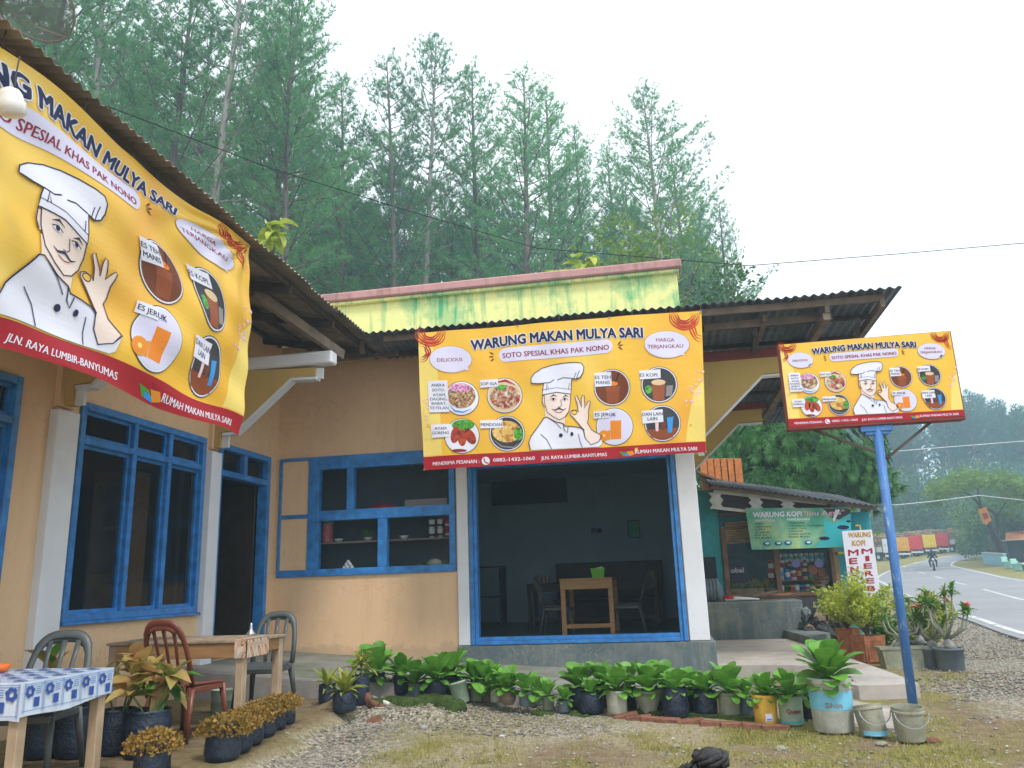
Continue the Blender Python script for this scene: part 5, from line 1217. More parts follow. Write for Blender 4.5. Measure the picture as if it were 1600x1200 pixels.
# printed pattern: squares, flower rings and double lines, a hair above the cloth
mb = MB(); ml = MB()
def cell(org, du, dv, nn, w, h, out, k):
    """one printed cell: org top corner, du along, dv down"""
    org, du, dv, nn = Vector(org), Vector(du), Vector(dv), Vector(nn)
    def q(o_, u0, v0, u1, v1, e=0): o_.add([org+du*u0+dv*v0+nn*(out+e), org+du*u1+dv*v0+nn*(out+e), org+du*u1+dv*v1+nn*(out+e), org+du*u0+dv*v1+nn*(out+e)], [(3, 2, 1, 0)])
    q(mb, w*.52, h*.52, w*.80, h*.84)
    c = org+du*w*.30+dv*h*.30+nn*out; r0, r1 = w*.09, w*.20
    for j in range(12):
        a0, a1 = 6.2832*j/12, 6.2832*(j+1)/12; k1 = r1*(1+.18*(j % 2))
        mb.add([c+du*math.cos(a0)*r0+dv*math.sin(a0)*r0, c+du*math.cos(a0)*k1+dv*math.sin(a0)*k1, c+du*math.cos(a1)*k1+dv*math.sin(a1)*k1, c+du*math.cos(a1)*r0+dv*math.sin(a1)*r0], [(0, 1, 2, 3)])
    for u0 in (.01, .055, .95): q(ml, w*u0, 0, w*(u0+.018), h, .0004)
    for v0 in (.03, .09, .93): q(ml, 0, h*v0, w, h*(v0+.02), .0008)
    for i in range(4): q(ml, w*.58, h*(.16+.07*i), w*.86, h*(.19+.07*i), .0012)
ny = 5; wy = (uy1-uy0)/ny
for k in range(ny): cell((ux1+.016, uy0+k*wy, uz-.008), (0, 1, 0), (0, 0, -1), (1, 0, 0), wy, .165, .0, k)
nxc = 7; wx = (ux1-ux0)/nxc
for k in range(nxc): cell((ux1-k*wx, uy0-.0165, uz-.008), (-1, 0, 0), (0, 0, -1), (0, -1, 0), wx, .19, .0, k)
for i in range(nxc):
    for k in range(ny): cell((ux1-i*wx, uy0+k*wy, uz+.0015), (-1, 0, 0), (0, 1, 0), (0, 0, 1), wx, wy, 0, k)
simple('print_blue', (.04, .09, .34), .35, .1, world_co=True); simple('print_line', (.12, .25, .50), .35, .1, world_co=True)
child(mb, 'printed_motifs', 'print_blue', t)['kind'] = 'stuff'; child(ml, 'printed_lines', 'print_line', t)['kind'] = 'stuff'
o_ = thing('orange_dish', 'orange plastic dish on the blue oilcloth, cut by the left edge', 'dish', az(-2, 1050, uz+.002))
mb = MB(); mb.lathe([(.001, 0), (.05, 0), (.075, .05), (.07, .05), (.045, .006), (.001, .006)], n=18); simple('orange_plastic', (.75, .16, .03), .35, .05); mb.build('dish', 'orange_plastic', o_, True)

# ------------------------------------------------------------------ lamp under the left eave, mesh dish on the roof
t = thing('eave_lamp', 'white plastic lamp hanging by a wire before the left banner', 'lamp', ax(18, 160, -3.70))
c = t.location.copy(); mb = MB(); s = .0042
mb.lathe([(.001, -.085), (.055, -.085), (.075, -.07), (.078, -.0), (.07, .01), (.066, .045), (.05, .075), (.02, .09), (.001, .092)], n=24, M=Matrix.Rotation(R(18), 3, 'X')); mb.build('housing', 'white_plastic', t, True)
mb = MB(); mb.tube([(0, 0, .08), (.01, .0, .13), (-.005, .01, .2), (.015, 0, .32)], .005, 6); mb.build('cord', 'timber_dark', t, True)
m, n, b = newmat('wire_mesh'); b.inputs['Base Color'].default_value = (.16, .17, .18, 1)
tb = n.nodes.new('ShaderNodeBsdfTransparent'); ms = n.nodes.new('ShaderNodeMixShader'); ms.inputs[0].default_value = .62
L(n, tb.outputs[0], ms.inputs[1]); L(n, b.outputs[0], ms.inputs[2]); L(n, ms.outputs[0], n.nodes['Material Output'].inputs['Surface'])
c0 = ay(30, -22, 5.6); t = thing('satellite_dish', 'large dark mesh satellite dish on the left roof at the top corner', 'satellite dish', c0)
Mx = Euler((R(-28), R(14), 0)).to_matrix(); q = .56; mb = MB(); NS = 20
prof = [(q*i/6+.001, .30*((i/6)**2)-.30) for i in range(7)]; mb.lathe(prof, n=NS, M=Mx); mb.build('mesh_panel', 'wire_mesh', t)
mb = MB(); mb.tube([Mx @ Vector((q*math.cos(6.2832*i/NS), q*math.sin(6.2832*i/NS), 0)) for i in range(NS+1)], .012, 6, cap=False); mb.build('rim', 'zinc_old', t, True)
for k in range(6):
    a = k*math.pi/3; mb = MB(); mb.tube([Mx @ Vector((r1*math.cos(a), r1*math.sin(a), z1-.005)) for r1, z1 in prof], .009, 6); mb.build('rib', 'zinc_old', t, True)
mb = MB(); p0 = Mx @ Vector((0, 0, -.31)); mb.tube([p0, p0+Vector((-.35, .25, -.75))], .03, 10); mb.build('mast', 'zinc_old', t, True)

# ------------------------------------------------------------------ inside the dining room
rm = lambda x, y, z: az(x, y, z)
t = thing('television', 'black flat television high on the dark dining room wall', 'television', (-2.4, 16.9, 3))
a, c = ay(767, 737, 16.9), ay(886, 784, 16.9); mb = MB(); mb.cbox((a.x, 16.9, c.z), (c.x, 16.98, a.z+.05), .01); child(mb, 'screen', 'screen_black', t)
t = thing('wall_poster', 'small green framed notice on the dining room wall', 'poster', (-.5, 16.95, 2))
a, c = ay(980, 813, 16.95), ay(1001, 840, 16.95); mb = MB(); mb.cbox((a.x, 16.96, c.z), (c.x, 16.99, a.z), .005); child(mb, 'frame', 'dark_wood', t); simple('green_print', (.05, .35, .14), .5, .2); mb = MB(); mb.box((a.x+.02, 16.955, c.z+.02), (c.x-.02, 16.96, a.z-.02)); child(mb, 'sheet', 'green_print', t)
t = thing('wall_ornament', 'small dark ornament pair beside the green notice', 'ornament', (-1, 16.9, 2)); mb = MB()
for px_ in (927, 936): p = ay(px_, 829, 16.93); mb.cbox((p.x-.05, 16.94, p.z-.05), (p.x+.05, 16.99, p.z+.05), .01)
child(mb, 'ornament', 'timber_dark', t)
def rtable(x0, x1, y0, y1, z, mat, label, name='wooden_table', lw=.07, apron=True):
    t = thing(name, label, 'table', ((x0+x1)/2, (y0+y1)/2, FL)); mb = MB(); mb.cbox((x0, y0, z-.03), (x1, y1, z), .005); child(mb, 'tabletop', mat, t)
    mb = MB(); mb.cbox((x0+.01, y0+.01, z-.16), (x1-.01, y0+.035, z-.031), .004); child(mb, 'apron', mat, t); mb = MB(); mb.cbox((x0+.01, y1-.035, z-.16), (x1-.01, y1-.01, z-.031), .004); child(mb, 'apron', mat, t)
    for x in (x0+.01, x1-lw-.01):
        for y in (y0+.036, y1-lw-.036): mb = MB(); mb.cbox((x, y, FL), (x+lw, y+lw, z-.031), .004); child(mb, 'leg', mat, t)
    mb = MB(); mb.cbox((x0+lw, y0+.05, FL+.12), (x1-lw, y0+.085, FL+.18), .004); child(mb, 'stretcher', mat, t); return t
a, c = ay(877, 986, 12.3), ay(962, 984, 12.3); zt_ = ay(920, 903, 12.3).z
rtable(a.x, c.x, 12.3, 13.6, zt_, 'wood_table', 'light wooden table standing end on inside the dining room opening')
p = ay(935, 902, 12.6); t = thing('basket', 'bright green plastic basket on the dining room table', 'basket', (p.x, 12.6, zt_))
mb = MB(); mb.lathe([(.001, 0), (.12, 0), (.15, .13), (.158, .13), (.158, .14), (.145, .14), (.115, .008), (.001, .008)], n=4, M=Matrix.Rotation(R(45), 3, 'Z')); mb.build('basket', 'green_plastic', t)
t2 = thing('food_packet', 'heap of small packets inside the green basket', 'packets', (p.x, 12.6, zt_+.09)); mb = MB()
for k in range(12): mb.cbox((rnd.uniform(-.1, .04), rnd.uniform(-.08, .04), 0), (rnd.uniform(.0, .1), rnd.uniform(.0, .08), rnd.uniform(.02, .06)), .01, M=Euler((rnd.uniform(-.4, .4), rnd.uniform(-.4, .4), 0)).to_matrix().to_4x4())
mb.build('packet', 'ceramic', t2)
p = ay(895, 985, 12.9); chair((a.x-.12, 12.95, FL), R(90), 'white_plastic' if False else 'chair_grey', 'grey plastic chair left of the light table inside', 'chairs in the dining room', 3)
chair((c.x+.16, 12.95, FL), R(-90), 'chair_grey', 'grey plastic chair right of the light table inside', 'chairs in the dining room', 3)
a, c = ay(830, 970, 15.0), ay(1032, 966, 15.0); rtable(a.x, c.x, 14.6, 15.4, FL+.78, 'dark_wood', 'long dark table across the back of the dining room', 'dark_table')
mb = MB(); t = thing('bench', 'dark high backed bench behind the long dark table', 'bench', ((a.x+c.x)/2, 16.2, FL)); x0_, x1_ = a.x+.3, c.x+.1
mb.cbox((x0_, 16.5, FL), (x1_, 16.56, FL+1.15), .01); child(mb, 'backrest', 'dark_wood', t); mb = MB(); mb.cbox((x0_, 15.95, FL+.4), (x1_, 16.5, FL+.45), .01); child(mb, 'seat', 'dark_wood', t)
for x in (x0_+.02, x1_-.08): mb = MB(); mb.cbox((x, 15.97, FL), (x+.06, 16.03, FL+.4), .005); child(mb, 'leg', 'dark_wood', t)
t = thing('sideboard', 'dark open cupboard in the back left corner of the dining room', 'cupboard', (-3, 15.4, FL)); a, c = ay(749, 975, 15.2), ay(785, 975, 15.2)
mb = MB(); mb.cbox((a.x-.3, 15.2, FL), (a.x-.26, 15.7, FL+1.1), .005); child(mb, 'side_panel', 'dark_wood', t); mb = MB(); mb.cbox((c.x-.04, 15.2, FL), (c.x, 15.7, FL+1.1), .005); child(mb, 'side_panel', 'dark_wood', t)
for z in (FL+.05, FL+.55, FL+1.1): mb = MB(); mb.cbox((a.x-.3, 15.2, z), (c.x+.01, 15.7, z+.03), .005); child(mb, 'shelf', 'dark_wood', t)
for k, (x, y, lb) in enumerate(((843, 902, 'small carton at the left end of the long dark table'), (855, 900, 'pale tin on the long dark table'), (1020, 893, 'jar at the right end of the long dark table'))):
    p = ay(x, y, 14.8); t = thing('jar', lb, 'jar', (p.x, 14.8, FL+.78), 0, 'jars on the dark table'); mb = MB(); mb.lathe([(.001, 0), (.05, 0), (.055, .02), (.055, .12), (.04, .14), (.04, .16), (.001, .16)], n=12); mb.build('jar', 'pot_brown', t, True)
# cupboard behind the left window
t = thing('cabinet', 'tan cupboard standing inside behind the blue window', 'cabinet', (-6.4, 9.0, FL)); mb = MB(); mb.cbox((-6.7, 8.55, FL), (-6.2, 8.93, 2.75), .01); child(mb, 'case', 'wood_table', t)
for z in (.9, 1.55, 2.1): mb = MB(); mb.cbox((-6.62, 8.535, z), (-6.28, 8.549, z+.5), .004); child(mb, 'door', 'timber_grey', t)

# ------------------------------------------------------------------ goods in the service window
def goods(name, label, x, y, Y, fn, cat, group='goods behind the service window', z=None):
    p = ay(x, y, Y); t = thing(name, label, cat, (p.x, Y, z if z is not None else p.z), 0, group); fn(t); return t
zS, zB, zT_ = (ay(600, 845, 11.55).z, 1.50, zt)
def jar_(t): mb = MB(); mb.lathe([(.001, 0), (.085, 0), (.09, .02), (.09, .27), (.08, .29), (.001, .29)], n=18); simple('pink_plastic', (.5, .13, .14), .4, .3, 14); mb.build('jar', 'pink_plastic', t, True); mb = MB(); mb.lathe([(.093, .27), (.095, .27), (.095, .31), (.001, .315)], n=18); mb.build('lid', 'pot_pale', t, True)
goods('jar', 'pink lidded jar at the left of the display shelf', 511, 845, 11.5, jar_, 'jar', z=zS)
def bowl_(t): mb = MB(); mb.lathe([(.001, 0), (.035, 0), (.075, .055), (.07, .055), (.03, .008), (.001, .008)], n=16); mb.build('bowl', 'ceramic', t, True)
for x, lb in ((529, 'small white bowl beside the pink jar'), (631, 'white bowl alone on the right shelf pane'), ): goods('bowl', lb, x, 845, 11.45, bowl_, 'bowl', z=zS)
def herb(t):
    bowl_(t); mb = MB()
    for k in range(40): a = rnd.uniform(0, 6.28); e = rnd.uniform(.2, 1.2); d = Vector((math.cos(a)*math.cos(e), math.sin(a)*math.cos(e), math.sin(e)))*rnd.uniform(.08, .14); q = Vector((rnd.gauss(0, .01), rnd.gauss(0, .01), .05)); mb.add([q, q+d+Vector((.012, 0, 0)), q+d*1.2], [(0, 1, 2)])
    mb.build('herbs', 'leaf_green', t)
goods('bowl', 'white bowl heaped with dark herbs on the shelf', 575, 842, 11.45, herb, 'bowl', z=zS)
def eggs(t):
    bowl_(t)
    for k, (x, y, z) in enumerate(((-.06, 0, .06), (0, -.04, .06), (.06, 0, .06), (0, .05, .06), (-.03, .0, .105), (.03, .0, .105), (0, 0, .14))): mb = MB(); mb.sphere((x, y, z+.01), .03, 10, 8, sq=(1, 1, 1.2)); mb.build('egg', 'ceramic', t, True)
goods('egg_bowl', 'bowl piled with pale blue eggs at the window bottom', 544, 888, 11.45, eggs, 'bowl', z=zB)
def cab(t): mb = MB(); mb.sphere((0, 0, .08), .1, 14, 10, sq=(1.1, 1, .75)); mb.build('head', 'pot_pale', t, True)
goods('cabbage', 'pale cut cabbage at the bottom right of the window', 680, 886, 11.45, cab, 'cabbage', z=zB)
mb = MB(); p = ay(692, 888, 11.5)
for k in range(60): q = Vector((p.x+rnd.gauss(0, .13), 11.5+rnd.gauss(0, .04), zB+.02+abs(rnd.gauss(0, .03)))); d = Vector((rnd.gauss(0, .05), rnd.gauss(0, .03), rnd.uniform(0, .05))); mb.add([q, q+d+Vector((.02, 0, .01)), q+d*1.5], [(0, 1, 2)])
tag(mb.build('leaf_vegetables', 'leaf_yellowgreen'), 'loose green leaves around the cabbage', 'vegetables')['kind'] = 'stuff'
for k, (x, col_) in enumerate(((675, 'ceramic'), (688, 'ceramic'), (700, 'p_red'))):
    for j in range(2):
        def cup(t, c_=col_): mb = MB(); mb.lathe([(.001, .13), (.048, .13), (.048, .125), (.038, .0), (.001, 0)], n=14); mb.build('cup', c_ if not (c_ == 'p_red' and j) else 'p_red', t, True); mb = MB(); mb.lathe([(.0405, .03), (.0455, .095)], n=14); mb.build('print', 'p_slate' if c_ != 'p_red' else 'p_pink', t, True)
        goods('noodle_cup', f'{"upper" if j else "lower"} printed noodle cup, {["left", "middle", "red"][k]} stack on the shelf', x, 843, 11.42, cup, 'cup', z=zS+j*.135)
def box_(t): mb = MB(); mb.cbox((-.35, -.1, 0), (.30, .1, .17), .01); mb.build('carton', 'p_grey', t)
goods('carton', 'long whitish carton on top of the display cabinet', 671, 786, 11.4, box_, 'box', z=zT_)
def redn(t):
    mb = MB(); mb.sphere((0, 0, .06), .2, 14, 8, sq=(1.2, .6, .5)); simple('red_net', (.25, .012, .015), .6, .4, 30); mb.build('net', 'red_net', t, True)
goods('food_cover', 'dark red netting cover behind the upper pane', 600, 780, 11.5, redn, 'food cover', z=zT_)

# ------------------------------------------------------------------ child at the bottom edge
def skin_figure(name, V_, E_, rad, mat, parent, sub=2):
    me = bpy.data.meshes.new(name); me.from_pydata(V_, E_, []); o = bpy.data.objects.new(name, me); C.objects.link(o)
    md = o.modifiers.new('s', 'SKIN'); md.use_smooth_shade = True
    for v, r_ in zip(me.skin_vertices[0].data, rad): v.radius = (r_, r_) if not isinstance(r_, tuple) else r_
    me.skin_vertices[0].data[0].use_root = True
    s_ = o.modifiers.new('u', 'SUBSURF'); s_.levels = sub; s_.render_levels = sub
    bpy.context.view_layer.update(); dg = bpy.context.evaluated_depsgraph_get(); m2 = bpy.data.meshes.new_from_object(o.evaluated_get(dg)); o.modifiers.clear(); o.data = m2; m2.materials.clear(); m2.materials.append(MATS[mat]); o.parent = parent
    return o
simple('skin', (.42, .22, .13), .5, .06, 9, world_co=True); simple('hair_black', (.012, .010, .012), .35, .5, 60, .6, stretch=(1, 1, .2), spec=.5); simple('dress', (.45, .16, .22), .8, .15, 12, world_co=True)
pc = az(1090, 1200, .80); t = thing('person', 'small child with black hair in a topknot at the bottom edge, facing the building', 'person', (pc.x, pc.y, 0))
V_ = [(0, 0, .40), (0, 0, .50), (0, .0, .58), (0, .0, .625), (0, .01, .72), (.075, 0, .575), (.12, .02, .46), (.11, .09, .37), (-.075, 0, .575), (-.12, .02, .46), (-.11, .09, .37), (.045, 0, .34), (.05, .01, .19), (.05, 0, .035), (.05, .07, .02), (-.045, 0, .34), (-.05, .01, .19), (-.05, 0, .035), (-.05, .07, .02)]
E_ = [(0, 1), (1, 2), (2, 3), (3, 4), (2, 5), (5, 6), (6, 7), (2, 8), (8, 9), (9, 10), (0, 11), (11, 12), (12, 13), (13, 14), (0, 15), (15, 16), (16, 17), (17, 18)]
rd = [.075, .07, .06, .032, .072, .03, .024, .019, .03, .024, .019, .048, .034, .024, .02, .048, .034, .024, .02]
body = skin_figure('body', V_, E_, rd, 'skin', t)
for sx in (-1, 1):
    mb = MB(); mb.sphere((sx*.03, .072, .70), .011, 8, 6); mb.build('eye', 'hair_black', t, True)
    mb = MB(); mb.sphere((sx*.085, .0, .69), .018, 8, 6, sq=(.5, 1, 1.3)); mb.build('ear', 'skin', t, True)
    for k in range(5):
        mb = MB(); a = (k-2)*.22; mb.tube([(sx*.11, .10, .355), (sx*(.11+.012*a*4), .115+.008*k, .335), (sx*(.11+.014*a*4), .12+.008*k, .315)], [.007, .006, .005], 6); mb.build('finger', 'skin', t, True)
mb = MB(); mb.sphere((0, .083, .675), .011, 8, 6, sq=(1, 1.2, 1)); mb.build('nose', 'skin', t, True)
mb = MB(); mb.tube([(-.018, .08, .652), (0, .085, .650), (.018, .08, .652)], .004, 6); mb.build('mouth', 'dress', t, True)
mb = MB(); mb.lathe([(.058, .565), (.075, .53), (.08, .45), (.10, .36), (.13, .27), (.126, .268), (.095, .36), (.074, .45)], n=20); mb.build('dress', 'dress', t, True)
mb = MB(); mb.sphere((0, -.012, .725), .098, 20, 14, sq=(.95, 1, .9)); o = mb.build('hair', 'hair_black', t, True)
rr_ = random.Random(2); mb = MB(); mb.sphere((.035, -.01, .822), .036, 14, 10, sq=(1.1, 1, .9))
for k in range(7): a = k*.9; mb.tube([(.035+.04*math.cos(a+j*.45), -.01+.034*math.sin(a+j*.45), .81+.007*j) for j in range(5)], .010, 6)
mb.build('hair_bun', 'hair_black', t, True)
mb = MB()
for k in range(260):
    a = rr_.uniform(0, 6.28); e = rr_.uniform(.1, 1.5); d = Vector((math.cos(a)*math.cos(e), math.sin(a)*math.cos(e), math.sin(e))); q = Vector((0, -.012, .725))+Vector((d.x*.092, d.y*.097, d.z*.087)); tt = (Vector((.035, -.01, .80))-q)*.35+d*.012
    mb.add([q, q+tt+Vector((.002, 0, 0)), q+tt*1.4+Vector((rr_.gauss(0, .006), rr_.gauss(0, .006), .004))], [(0, 1, 2)])
stuff(mb.build('hair_strands', 'hair_black', t))
# ------------------------------------------------------------------ neighbour's coffee stall
simple('teal_paint', (.03, .30, .36), .6, .2, 4, .2, world_co=True)
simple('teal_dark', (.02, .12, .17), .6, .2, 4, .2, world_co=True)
simple('yellow_paint', (.70, .52, .03), .5, .1, 4, world_co=True)
simple('old_white', (.60, .60, .60), .7, .2, 7, .2, world_co=True)
simple('stall_wood', (.20, .11, .065), .75, .35, 5, .3, world_co=True)
simple('bamboo', (.30, .22, .12), .8, .35, 8, .3, world_co=True)
simple('roof_dark', (.075, .08, .095), .7, .3, 4, .3, world_co=True)
simple('tile_orange', (.50, .17, .055), .85, .3, 10, .4, world_co=True)
simple('husk', (.055, .055, .06), .9, .5, 14, .7, world_co=True)
KY = 17.0
K = lambda x, y, Y=KY: ay(x, y, Y)
t = thing('coffee_stall', 'teal painted coffee stall with glass front beyond the grey plinth', 'stall', (K(1200, 900).x, KY, 0))
def kb(name, x0, y0, x1, y1, ya, yb, mat, parent=None, ch=.006):
    """box between two sighted corners, from depth ya to yb"""
    a, c = ay(x0, y0, ya), ay(x1, y1, ya); mb = MB(); mb.cbox((min(a.x, c.x), ya, min(a.z, c.z)), (max(a.x, c.x), yb, max(a.z, c.z)), ch); return child(mb, name, mat, parent or t)
a = K(1086, 760); gz = -.02
xl_ = K(1086, 850).x; xw = K(1127, 850).x; xr = K(1300, 850).x; xe = K(1322, 850).x
mb = MB(); mb.cbox((xl_-.6, KY+.02, gz), (xw, KY+.12, 3.0), .01); child(mb, 'wall', 'teal_paint', t)
mb = MB(); mb.cbox((xw, KY+.02, gz), (xr, KY+.12, K(1200, 930).z), .01); child(mb, 'wall', 'stall_wood', t)
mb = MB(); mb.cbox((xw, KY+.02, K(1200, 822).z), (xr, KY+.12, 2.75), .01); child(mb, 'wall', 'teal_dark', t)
mb = MB(); mb.cbox((xr, KY+.02, gz), (xr+.10, KY+.14, 2.6), .01); child(mb, 'post', 'bamboo', t)
mb = MB(); mb.cbox((xr+.10, KY+.04, gz), (K(1366, 850).x, KY+.12, 2.4), .01); child(mb, 'wall', 'teal_paint', t)
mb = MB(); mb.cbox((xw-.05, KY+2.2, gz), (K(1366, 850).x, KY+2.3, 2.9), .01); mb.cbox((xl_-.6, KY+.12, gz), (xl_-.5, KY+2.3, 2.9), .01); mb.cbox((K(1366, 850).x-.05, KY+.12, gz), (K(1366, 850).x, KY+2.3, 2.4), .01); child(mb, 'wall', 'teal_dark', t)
# yellow outlined door panel
mb = MB(); x0_, x1_ = K(1306, 870).x, K(1326, 870).x; z0_, z1_ = K(1320, 934).z, K(1320, 862).z
for q in ((x0_, z0_, x1_, z0_+.045), (x0_, z1_-.045, x1_, z1_), (x1_-.045, z0_+.045, x1_, z1_-.045)): mb.box((q[0], KY+.02, q[1]), (q[2], KY+.039, q[3]))
child(mb, 'door_trim', 'yellow_paint', t)
# window frame, bamboo blind, posts
wz0, wz1 = K(1200, 930).z, K(1200, 824).z; mid = K(1214, 880).x
fr = MB()
fr.cbox((xw, KY-.04, wz0-.03), (xr, KY+.1, wz0+.04), .006); fr.cbox((xw, KY-.04, wz0+.04), (xw+.10, KY+.08, wz1+.05), .006); fr.cbox((mid-.05, KY-.03, wz0+.04), (mid+.05, KY+.08, wz1), .006)
fr.cbox((xr-.08, KY-.03, wz0+.04), (xr, KY+.08, wz1), .006); fr.cbox((xw+.1, KY-.035, wz1), (xr-.01, KY+.08, wz1+.05), .006); fr.cbox((xw, KY-.04, K(1200, 822).z+.25), (xr, KY+.01, K(1200, 822).z+.3), .006)
wf = child(fr, 'window', 'stall_wood', t)
for i in range(9):
    z = K(1150, 848).z+i*.05; mb = MB(); mb.tube([(xw+.1, KY-.01, z), (K(1178, 848).x, KY-.01, z+.004)], .022, 6); child(mb, 'blind_slat', 'bamboo', t)
for xa, xb in ((xw+.1, mid-.05), (mid+.05, xr-.08)):
    mb = MB(); mb.box((xa, KY+.03, wz0+.04), (xb, KY+.034, wz1)); mb.v = [(x-t.location.x, y-t.location.y, z-t.location.z) for x, y, z in mb.v]; mb.build('pane', 'glass_clear', wf)
zA, zBq = K(1250, 906).z, K(1250, 870).z
mb = MB(); mb.box((xw+.1, KY+.12, wz0+.03), (xr-.08, KY+.5, wz0+.05)); mb.box((mid, KY+.12, zA-.02), (xr-.08, KY+.4, zA)); mb.box((mid, KY+.12, K(1250, 878).z-.22+.2), (xr-.08, KY+.36, K(1250, 878).z)); child(mb, 'shelf', 'stall_wood', t)
# sloping roof with white fretwork board
a, c = K(1112, 757, 16.3), K(1372, 791, 16.3)
for i in range(5):
    p = a.lerp(c, i/5); q = a.lerp(c, (i+1)/5); mb = MB(); corr(mb, p, (q-p), (0, 1, .16), (q-p).length+.06, 3.4, .10, .014, nv=2); child(mb, 'roof_sheet', 'roof_dark', t)
for yy in (16.45, 17.2, 18.5): mb = MB(); mb.beam(a+Vector((0, yy-16.3, (yy-16.3)*.16-.06)), c+Vector((0, yy-16.3, (yy-16.3)*.16-.06)), .05, .07); child(mb, 'purlin', 'timber_grey', t)
fa, fc = K(1115, 768, 16.6), K(1292, 787, 16.6); fb = K(1115, 793, 16.6)
mb = MB(); mb.beam(fa, fc, .03, .07); child(mb, 'fascia_rail', 'old_white', t)
mb = MB(); mb.beam(fb, fb+(fc-fa)*.95, .03, .06); child(mb, 'fascia_rail', 'old_white', t)
for k, px in enumerate((1118, 1180, 1230)):
    p = K(px, 769+(px-1115)*.108, 16.59); h = (fa.z-fb.z)*(1-.25*k); w = .10
    pts = [(-w*1.4, 0), (w*1.4, 0), (w*.8, -h*.25), (w*1.4, -h*.5), (w*.8, -h*.75), (w*1.4, -h), (-w*1.4, -h), (-w*.8, -h*.75), (-w*1.4, -h*.5), (-w*.8, -h*.25)]
    mb = MB(); mb.prism([(p.x+x, 16.585, p.z+z) for x, z in pts], (0, .025, 0)); child(mb, 'fretwork', 'old_white', t)
mb = MB(); mb.beam(fa+Vector((0, .1, -.15)), fc+Vector((0, .1, -.12)), .04, .42); child(mb, 'fascia_board', 'dark_wood', t)
# dark panel on the left wall, its colour standing in for an opening's shade
kb('hatch_shade', 1098, 935, 1118, 870, KY-.01, KY+.015, 'dark_room')
# goods
def stallthing(name, label, cat, x, y, Y, group='goods in the coffee stall'): return thing(name, label, cat, ay(x, y, Y), 0, group)
def can(tt, r_, h, mat, top='ceramic'):
    mb = MB(); mb.lathe([(.001, 0), (r_, 0), (r_, h), (.001, h)], n=12); mb.build('can', mat, tt, True); mb = MB(); mb.lathe([(r_+.002, h*.3), (r_+.002, h*.7)], n=12); mb.build('print', top, tt, True)
cols = ['ceramic', 'p_blue', 'p_white', 'p_red', 'p_cream', 'p_green', 'p_pink']; tops = ['p_blue', 'p_white', 'p_red', 'p_gold', 'p_navy']
k = 0
for row, (y, n0, n1, sz) in enumerate(((899+5, 1222, 1268, .085), (880+5, 1222, 1258, .085))):
    for i in range(6 if row == 0 else 4):
        x = n0+(n1-n0)*i/(5 if row == 0 else 3)
        tt = stallthing('drink_cup', f'{["printed cup", "stacked cup"][row]} number {i+1} from the left on the stall shelf' if False else f'{["lower", "upper"][row]} shelf cup, {["first", "second", "third", "fourth", "fifth", "last"][i]} from the left behind the stall glass', 'cup', x, y, KY+.2); tt.location.z = (zA if row == 0 else zA+.27); can(tt, .044+.006*(i % 3), (.25 if row == 0 else .2)-.03*((i*7+row) % 3), cols[(i+row*3) % 7], tops[(i+row) % 5])
for i in range(9):
    tt = stallthing('water_bottle', f'small clear water bottle, {["first", "second", "third", "fourth", "fifth", "sixth", "seventh", "eighth", "last"][i]} from the left on the stall\'s top shelf', 'bottle', 1219+i*8.2, 872, KY+.2); tt.location.z = K(1250, 878).z+.001; can(tt, .045, .17, 'ceramic', 'p_teal')
    tt = stallthing('jar', f'short jar, {["first", "second", "third", "fourth", "fifth", "sixth", "seventh", "eighth", "last"][i]} from the left on the stall\'s bottom shelf', 'jar', 1222+i*8, 925, KY+.2); tt.location.z = wz0+.05; can(tt, .05, .13, ['ceramic', 'p_green', 'p_gold', 'ceramic', 'p_blue'][i % 5], ['p_white', 'p_slate', 'p_red'][i % 3])
for k, (x, y, lb) in enumerate(((1206, 908, 'red and white cup left of the stall\'s middle post'), (1206, 893, 'upper red cup left of the stall\'s middle post'))):
    tt = stallthing('drink_cup', lb, 'cup', x, y, KY+.2); can(tt, .06, .22, 'p_red', 'ceramic')
for k, (x, y, lb) in enumerate(((1244, 880, 'round violet plate decal on the left of the stall shelf'), (1280, 880, 'round violet plate decal on the right of the stall shelf'))):
    tt = stallthing('round_sticker', lb, 'sticker', x, y, KY+.0); mb = MB(); mb.tube([(0, .008, 0), (0, .018, 0)], .085, 18); simple('violet', (.17, .18, .42), .5, .1); mb.build('sticker', 'violet', tt)
for k in range(5):
    tt = stallthing('snack_bag', ['orange snack bag hanging high at the stall\'s right pane', 'tan bread bag hanging at the stall\'s right pane', 'pale bread bag lowest right in the stall', 'brown snack bag left of the bread bags', 'cream bread bag between two brown bags'][k], 'snack bag', (1270, 1284, 1288, 1274, 1280)[k], (890, 895, 905, 905, 900)[k], KY+.15+.04*k)
    mb = MB(); mb.sphere((0, 0, 0), .10, 10, 8, sq=(1, .5, 1.1)); mb.build('bag', ['tile_orange', 'terracotta', 'p_cream', 'terracotta', 'p_gold'][k], tt, True)
tt = stallthing('cloth_bag', 'blue lettered cloth bag hanging behind the stall\'s left pane', 'cloth bag', 1152, 893, KY+.15); mb = MB(); mb.cbox((-.2, 0, -.22), (.2, .03, .2), .02); mb.build('bag', 'p_navy', tt)
P = Print(lambda x, y, h: Vector((x, -.004-h, y))); vs, fs = text_mesh('obal', .02); P.items.append(([(-.13+.26*x, -.02+y*.14) for x, y in vs], fs, 'p_white', 1)); P.build('lettering', tt)
